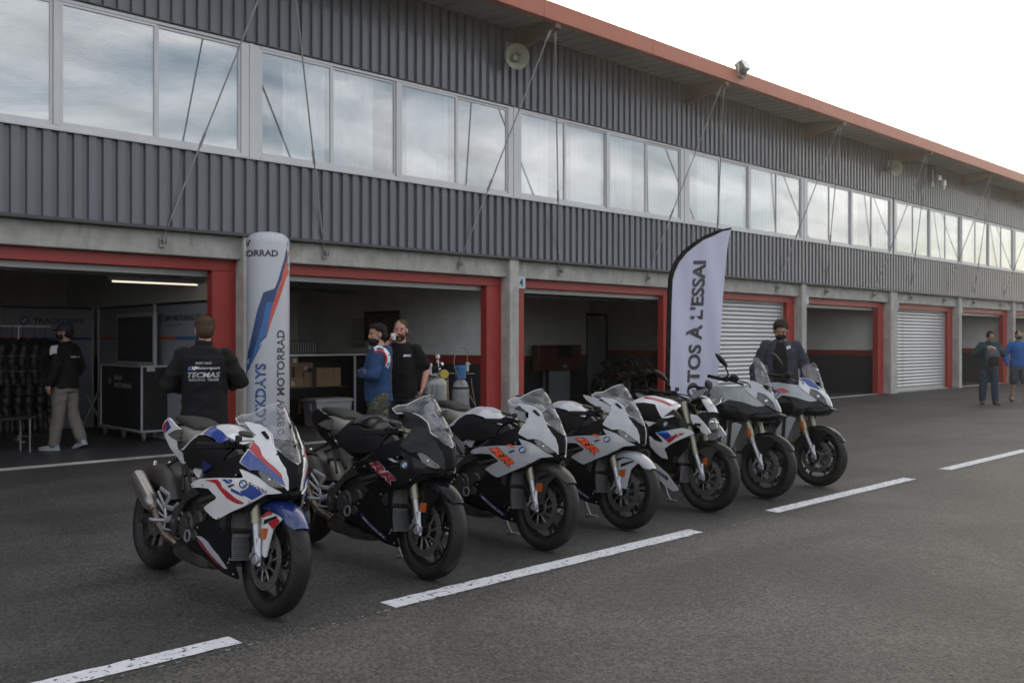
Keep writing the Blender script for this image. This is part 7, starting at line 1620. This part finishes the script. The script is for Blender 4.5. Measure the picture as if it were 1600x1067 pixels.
part('chair_back', o, 'casebl', lambda g: g.box((.17, 0, .88), (.03, .38, .20), rot=Matrix.Rotation(R(25), 3, 'Y'), bev=.008)); part('chair_seat', o, 'casebl', lambda g: g.box((.02, 0, .5), (.03, .36, .36), rot=Matrix.Rotation(R(25), 3, 'Y'), bev=.008))
part('chair_frame', o, 'steel', lambda g: [(g.tube([(-.20, s * .2, 0), (.20, s * .2, .95)], .012, 8), g.tube([(.20, s * .18, 0), (-.08, s * .18, .62)], .012, 8)) for s in (-1, 1)])
# --- second garage
def wbox(name, x0, x1, z0, z1, y, dep, label, m='card', group='cardboard boxes under the counter', rz=0.0, lab=None):
    o = root(name, ((x0 + x1) / 2, y + dep / 2, z0), label, 'box', group, rz=rz); w, h = x1 - x0, z1 - z0
    def sides(g):
        t = .006
        g.box((0, -dep / 2 + t / 2, h / 2), (w, t, h)); g.box((0, dep / 2 - t / 2, h / 2), (w, t, h)); g.box((-w / 2 + t / 2, 0, h / 2), (t, dep - 2 * t, h)); g.box((w / 2 - t / 2, 0, h / 2), (t, dep - 2 * t, h)); g.box((0, 0, t / 2), (w - 2 * t, dep - 2 * t, t))
    part('box_wall', o, m, sides); part('box_flap', o, m, lambda g: (g.box((0, -dep / 4, h + .003), (w, dep / 2 - .004, .005)), g.box((0, dep / 4, h + .003), (w, dep / 2 - .004, .005))))
    part('tape_strip', o, 'tape', lambda g: (g.box((w * .22, -dep / 2 - .002, h * .62), (.04, .002, h * .7)), g.box((-w * .25, -dep / 2 - .002, h * .62), (.04, .002, h * .7))))
    if lab: part('paper_label', o, 'cardlabel', lambda g: g.box((lab[0] * w, -dep / 2 - .004, lab[1] * h), (.07, .002, .07)))
    return o
Y = 14.36
o = root('workbench', (9.2, Y, 0.004), 'long dark counter on grey metal legs along the back of the garage with the boxes', 'workbench')
part('worktop', o, 'casebl', lambda g: g.box((0.05, .35, 1.235), (2.9, .75, .035))); part('worktop_edge', o, 'caseal', lambda g: g.box((0.05, -.035, 1.235), (2.9, .02, .03)))
part('shelf', o, 'casebl', lambda g: g.box((-.45, .35, .66), (1.75, .72, .03)))
for a in (-1.35, .53, 1.45): part('workbench_leg', o, 'caseal', lambda g: g.box((a, 0, .61), (.035, .035, 1.21)))
part('back_sheet', o, 'casebl', lambda g: g.box((.05, .70, .62), (2.9, .02, 1.2)))
part('foot_rail', o, 'caseal', lambda g: g.box((.99, 0, .10), (.88, .03, .03)))
for a in (.62, .84, 1.06, 1.28): part('cupboard_panel', o, 'black', lambda g: g.box((a, .03, .66), (.20, .02, 1.0), bev=.004))
wbox('cardboard_box', 8.20, 8.56, 1.035, 1.215, Y + .02, .3, 'flat brown cardboard box with a paper label at the top of the stack', lab=(.3, .6))
wbox('cardboard_box', 8.18, 8.44, .85, 1.03, Y + .03, .3, 'small brown cardboard box in the middle of the left stack', lab=(.2, .5))
wbox('cardboard_box', 8.12, 8.66, .68, .845, Y + .0, .35, 'low brown cardboard box with two labels at the bottom of the stack', lab=(.1, .4))
wbox('cardboard_box', 8.47, 8.70, .85, 1.06, Y + .06, .2, 'tilted torn brown cardboard box leaning on the stack', rz=.3)
wbox('cardboard_box', 8.70, 8.86, .68, .93, Y + .05, .25, 'narrow dark cardboard box between the stack and the large box')
wbox('cardboard_box', 8.72, 9.02, .935, 1.09, Y + .28, .3, 'half-open cardboard box behind the large upright one', lab=(0, .4))
wbox('cardboard_box', 8.86, 9.36, .68, 1.0, Y - .10, .3, 'large pale cardboard box with two tape strips overhanging the shelf')
o = root('storage_crate', (8.97, Y - .28, 0.004), 'grey plastic storage crate with lid standing on the floor before the shelf', 'crate')
part('crate_body', o, 'tote', lambda g: g.loft([[(x * a, y * b, z) for x, y in ((-1, -1), (1, -1), (1, 1), (-1, 1))] for a, b, z in ((.33, .20, .0), (.36, .225, .42))])); part('crate_lid', o, 'tote', lambda g: (g.box((0, 0, .445), (.78, .50, .05), bev=.01), g.box((0, 0, .475), (.70, .42, .015), bev=.005))); part('crate_handle', o, 'tote', lambda g: (g.box((.375, 0, .33), (.03, .14, .12), bev=.006), g.box((-.375, 0, .33), (.03, .14, .12), bev=.006)))
wbox('toolbox', 8.10, 8.80, .10, .45, Y + .05, .4, 'dark toolbox behind the grey storage crate', m='black')
o = root('heater_unit', (8.72, Y + .2, 1.255), 'grey ribbed heater unit standing on the counter', 'heater')
part('heater_case', o, 'frame', lambda g: g.box((0, .1, .12), (.70, .2, .24), bev=.01)); part('heater_grille', o, 'steel', lambda g: [g.box((-.3 + i * .05, -.004, .12), (.012, .008, .2)) for i in range(13)])
o = root('wall_television', (10.80, 15.0, 1.50), 'black wall television on the white garage wall above the drinking person', 'television')
part('television_case', o, 'black', lambda g: g.box((0, 0, .29), (.06, 1.12, .58), bev=.01)); part('television_screen', o, 'screenoff', lambda g: g.box((-.032, 0, .29), (.004, 1.06, .52)))
o = root('wall_poster', (10.825, 15.82, 1.36), 'pinned paper sheet with faint print left of the wall television', 'poster')
part('paper', o, 'poster', lambda g: g.box((0, 0, .30), (.004, .44, .60))); part('faint_print', o, 'room', lambda g: ([g.box((-.004, 0, .52 - i * .035), (.002, .34, .006)) for i in range(9)], [g.box((-.004, -.17 + i * .055, .12), (.002, .03, .07)) for i in range(7)]), kind='stuff')
o = root('wall_notice', (10.825, 14.72, 1.02), 'narrow pale notice on the wall below the television', 'notice'); part('paper', o, 'poster', lambda g: g.box((0, 0, .2), (.004, .24, .42)))
part('notice_print', o, 'room', lambda g: [g.box((-.004, 0, .36 - i * .04), (.002, .17, .006)) for i in range(8)], kind='stuff')
o = root('metal_keg', (8.07, 9.99, 0), 'wide stainless steel keg with ribbed belly, fittings and black hose', 'keg')
part('keg_body', o, 'kegsteel', lambda g: g.lathe([(0, .02), (.17, .02), (.185, .05)] + [(.188 + (.006 if i % 2 else 0), .30 + i * .018) for i in range(12)] + [(.19, .60), (.19, .88), (.185, .93), (.15, .975), (.10, .995), (.055, 1.01), (.05, 1.06), (0, 1.06)], (0, 0, 0), (0, 0, 1), 40), smooth=50)
part('keg_band', o, 'black', lambda g: g.lathe([(.191, .63), (.197, .635), (.197, .66), (.191, .665)], (0, 0, 0), (0, 0, 1), 32))
part('keg_fitting', o, 'chrome', lambda g: (g.cyl((-.06, 0, 1.10), (0, 0, 1), .03, .16, 14, bev=.004), g.cyl((.05, -.02, 1.12), (0, 0, 1), .022, .22, 12, bev=.004), g.cyl((.05, -.02, 1.27), (0, 0, 1), .033, .06, 12, bev=.008), g.cyl((.11, -.03, 1.16), (1, 0, .2), .036, .04, 14, bev=.006), g.tube([(-.06, 0, 1.10), (.10, -.02, 1.10)], .014, 8)))
part('pressure_gauge', o, 'brass', lambda g: g.cyl((.10, -.10, 1.03), (-.5, -1, 0), .062, .04, 20, bev=.006)); part('valve_block', o, 'black', lambda g: (g.box((.0, -.02, 1.09), (.10, .07, .10), bev=.01), g.cyl((.02, -.02, 1.16), (0, 0, 1), .03, .05, 12)))
part('keg_hose', o, 'black', lambda g: g.tube(curve3([(-.05, -.1, 1.0), (-.28, -.12, .99), (-.34, -.15, .8), (-.2, -.2, .72), (-.13, -.2, .4)]), .010, 8)); part('yellow_pipe', o, 'hose', lambda g: (g.tube([(.16, -.10, .99), (.19, -.12, .1)], .010, 8), g.tube([(.12, -.1, 1.04), (.5, -.28, 1.03)], .008, 8)))
o = root('gas_cylinder', (7.81, 9.12, 0), 'grey gas cylinder with blue valve guard standing beside the steel keg', 'gas cylinder')
part('bottle', o, 'cylgrey', lambda g: g.lathe([(0, .01), (.10, .01), (.112, .03), (.112, .82), (.108, .88), (.09, .94), (.055, .985), (.03, 1.0), (0, 1.0)], (0, 0, 0), (0, 0, 1), 32), smooth=60)
part('shoulder_ring', o, 'black', lambda g: g.lathe([(.108, .87), (.113, .872), (.111, .888), (.105, .895)], (0, 0, 0), (0, 0, 1), 28)); part('valve_guard', o, 'valveblue', lambda g: (g.lathe([(.055, 1.0), (.065, 1.0), (.075, 1.16), (.068, 1.17), (.055, 1.0)], (0, 0, 0), (0, 0, 1), 20), g.cyl((0, 0, 1.04), (0, 0, 1), .055, .08, 16))); part('white_valve', o, 'cardlabel', lambda g: (g.cyl((.07, -.05, 1.15), (0, 0, 1), .022, .12, 12, bev=.005), g.cyl((.08, -.05, 1.19), (0, 0, 1), .034, .02, 12)))
part('gas_hose', o, 'hose', lambda g: (g.tube(curve3([(.07, -.05, 1.21), (.05, -.06, 1.36), (-.06, -.04, 1.40), (-.13, -.02, 1.2), (-.05, -.08, .95), (.08, -.12, .75), (.22, -.16, .5), (.36, -.2, .30)]), .006, 6), g.tube(curve3([(.09, -.1, 1.0), (.13, -.1, .8), (.2, -.12, .55), (.45, -.1, .5), (.55, -.12, .3)]), .006, 6)))
# --- third garage
o = root('red_cabinet_board', (16.88, 16.0, 0.004), 'dark red board cabinet on thin legs in the shaded third garage', 'cabinet')
part('cabinet_panel', o, 'redboard', lambda g: g.box((0, 0, 1.075), (1.53, .25, .63), bev=.008)); part('black_monitor', o, 'black', lambda g: g.box((.1, -.15, 1.22), (.5, .04, .32), bev=.01)); part('white_switch', o, 'cardlabel', lambda g: g.box((.14, -.13, .86), (.14, .02, .06))); part('cabinet_leg', o, 'frame', lambda g: g.box((-.35, 0, .38), (.05, .05, .76))); part('cabinet_base', o, 'board', lambda g: g.box((.08, .1, .38), (.78, .2, .75)))
o = root('inner_door', (18.86, 16.45, 0.004), 'narrow pale door in the back wall of the third garage', 'door')
part('door_leaf', o, 'board', lambda g: g.box((0, 0, 1.05), (.75, .04, 2.1))); part('door_frame', o, 'black', lambda g: (g.box((-.42, -.01, 1.08), (.06, .08, 2.16)), g.box((.42, -.01, 1.08), (.06, .08, 2.16)), g.box((0, -.01, 2.19), (.90, .08, .06)))); part('door_handle', o, 'chrome', lambda g: (g.cyl((-.3, -.05, 1.0), (0, 1, 0), .02, .05, 12), g.box((-.25, -.08, 1.0), (.12, .02, .02))))
src = [q for q in COL.objects if q.name.startswith('motorcycle') and q.parent is None][1]
def copy_tree(q, parent=None):
    c = q.copy(); COL.objects.link(c)
    if parent: c.parent = parent
    for ch_ in q.children: copy_tree(ch_, c)
    return c
for i, (x, y, lb) in enumerate(((17.6, 14.2, 'dark sports motorcycle in the shade of the third garage, left of two'), (18.9, 14.7, 'dark sports motorcycle deep in the third garage, in front of the red wall band'))):
    c = copy_tree(src); c.matrix_world = bike_matrix((x, y), head=-105 + i * 20); c['label'] = lb; c['group'] = 'dark motorcycles inside the third garage'

# ------------------------------------------------------------------ air volume added to give the veil of lens flare and low-sun glow
g = Geo(); g.box((100, -50, 3.35), (620, 520, 8.7))
m = bpy.data.materials.new('flare_haze_air'); m.use_nodes = True; t = m.node_tree; t.nodes.clear()
o_ = t.nodes.new('ShaderNodeOutputMaterial'); v_ = t.nodes.new('ShaderNodeVolumePrincipled')
v_.inputs['Density'].default_value = 0.0019; v_.inputs['Anisotropy'].default_value = 0.82; v_.inputs['Color'].default_value = (1, .945, .86, 1)
t.links.new(v_.outputs[0], o_.inputs['Volume'])
ob('flare_haze', g, m, kind='stuff', smooth=None)
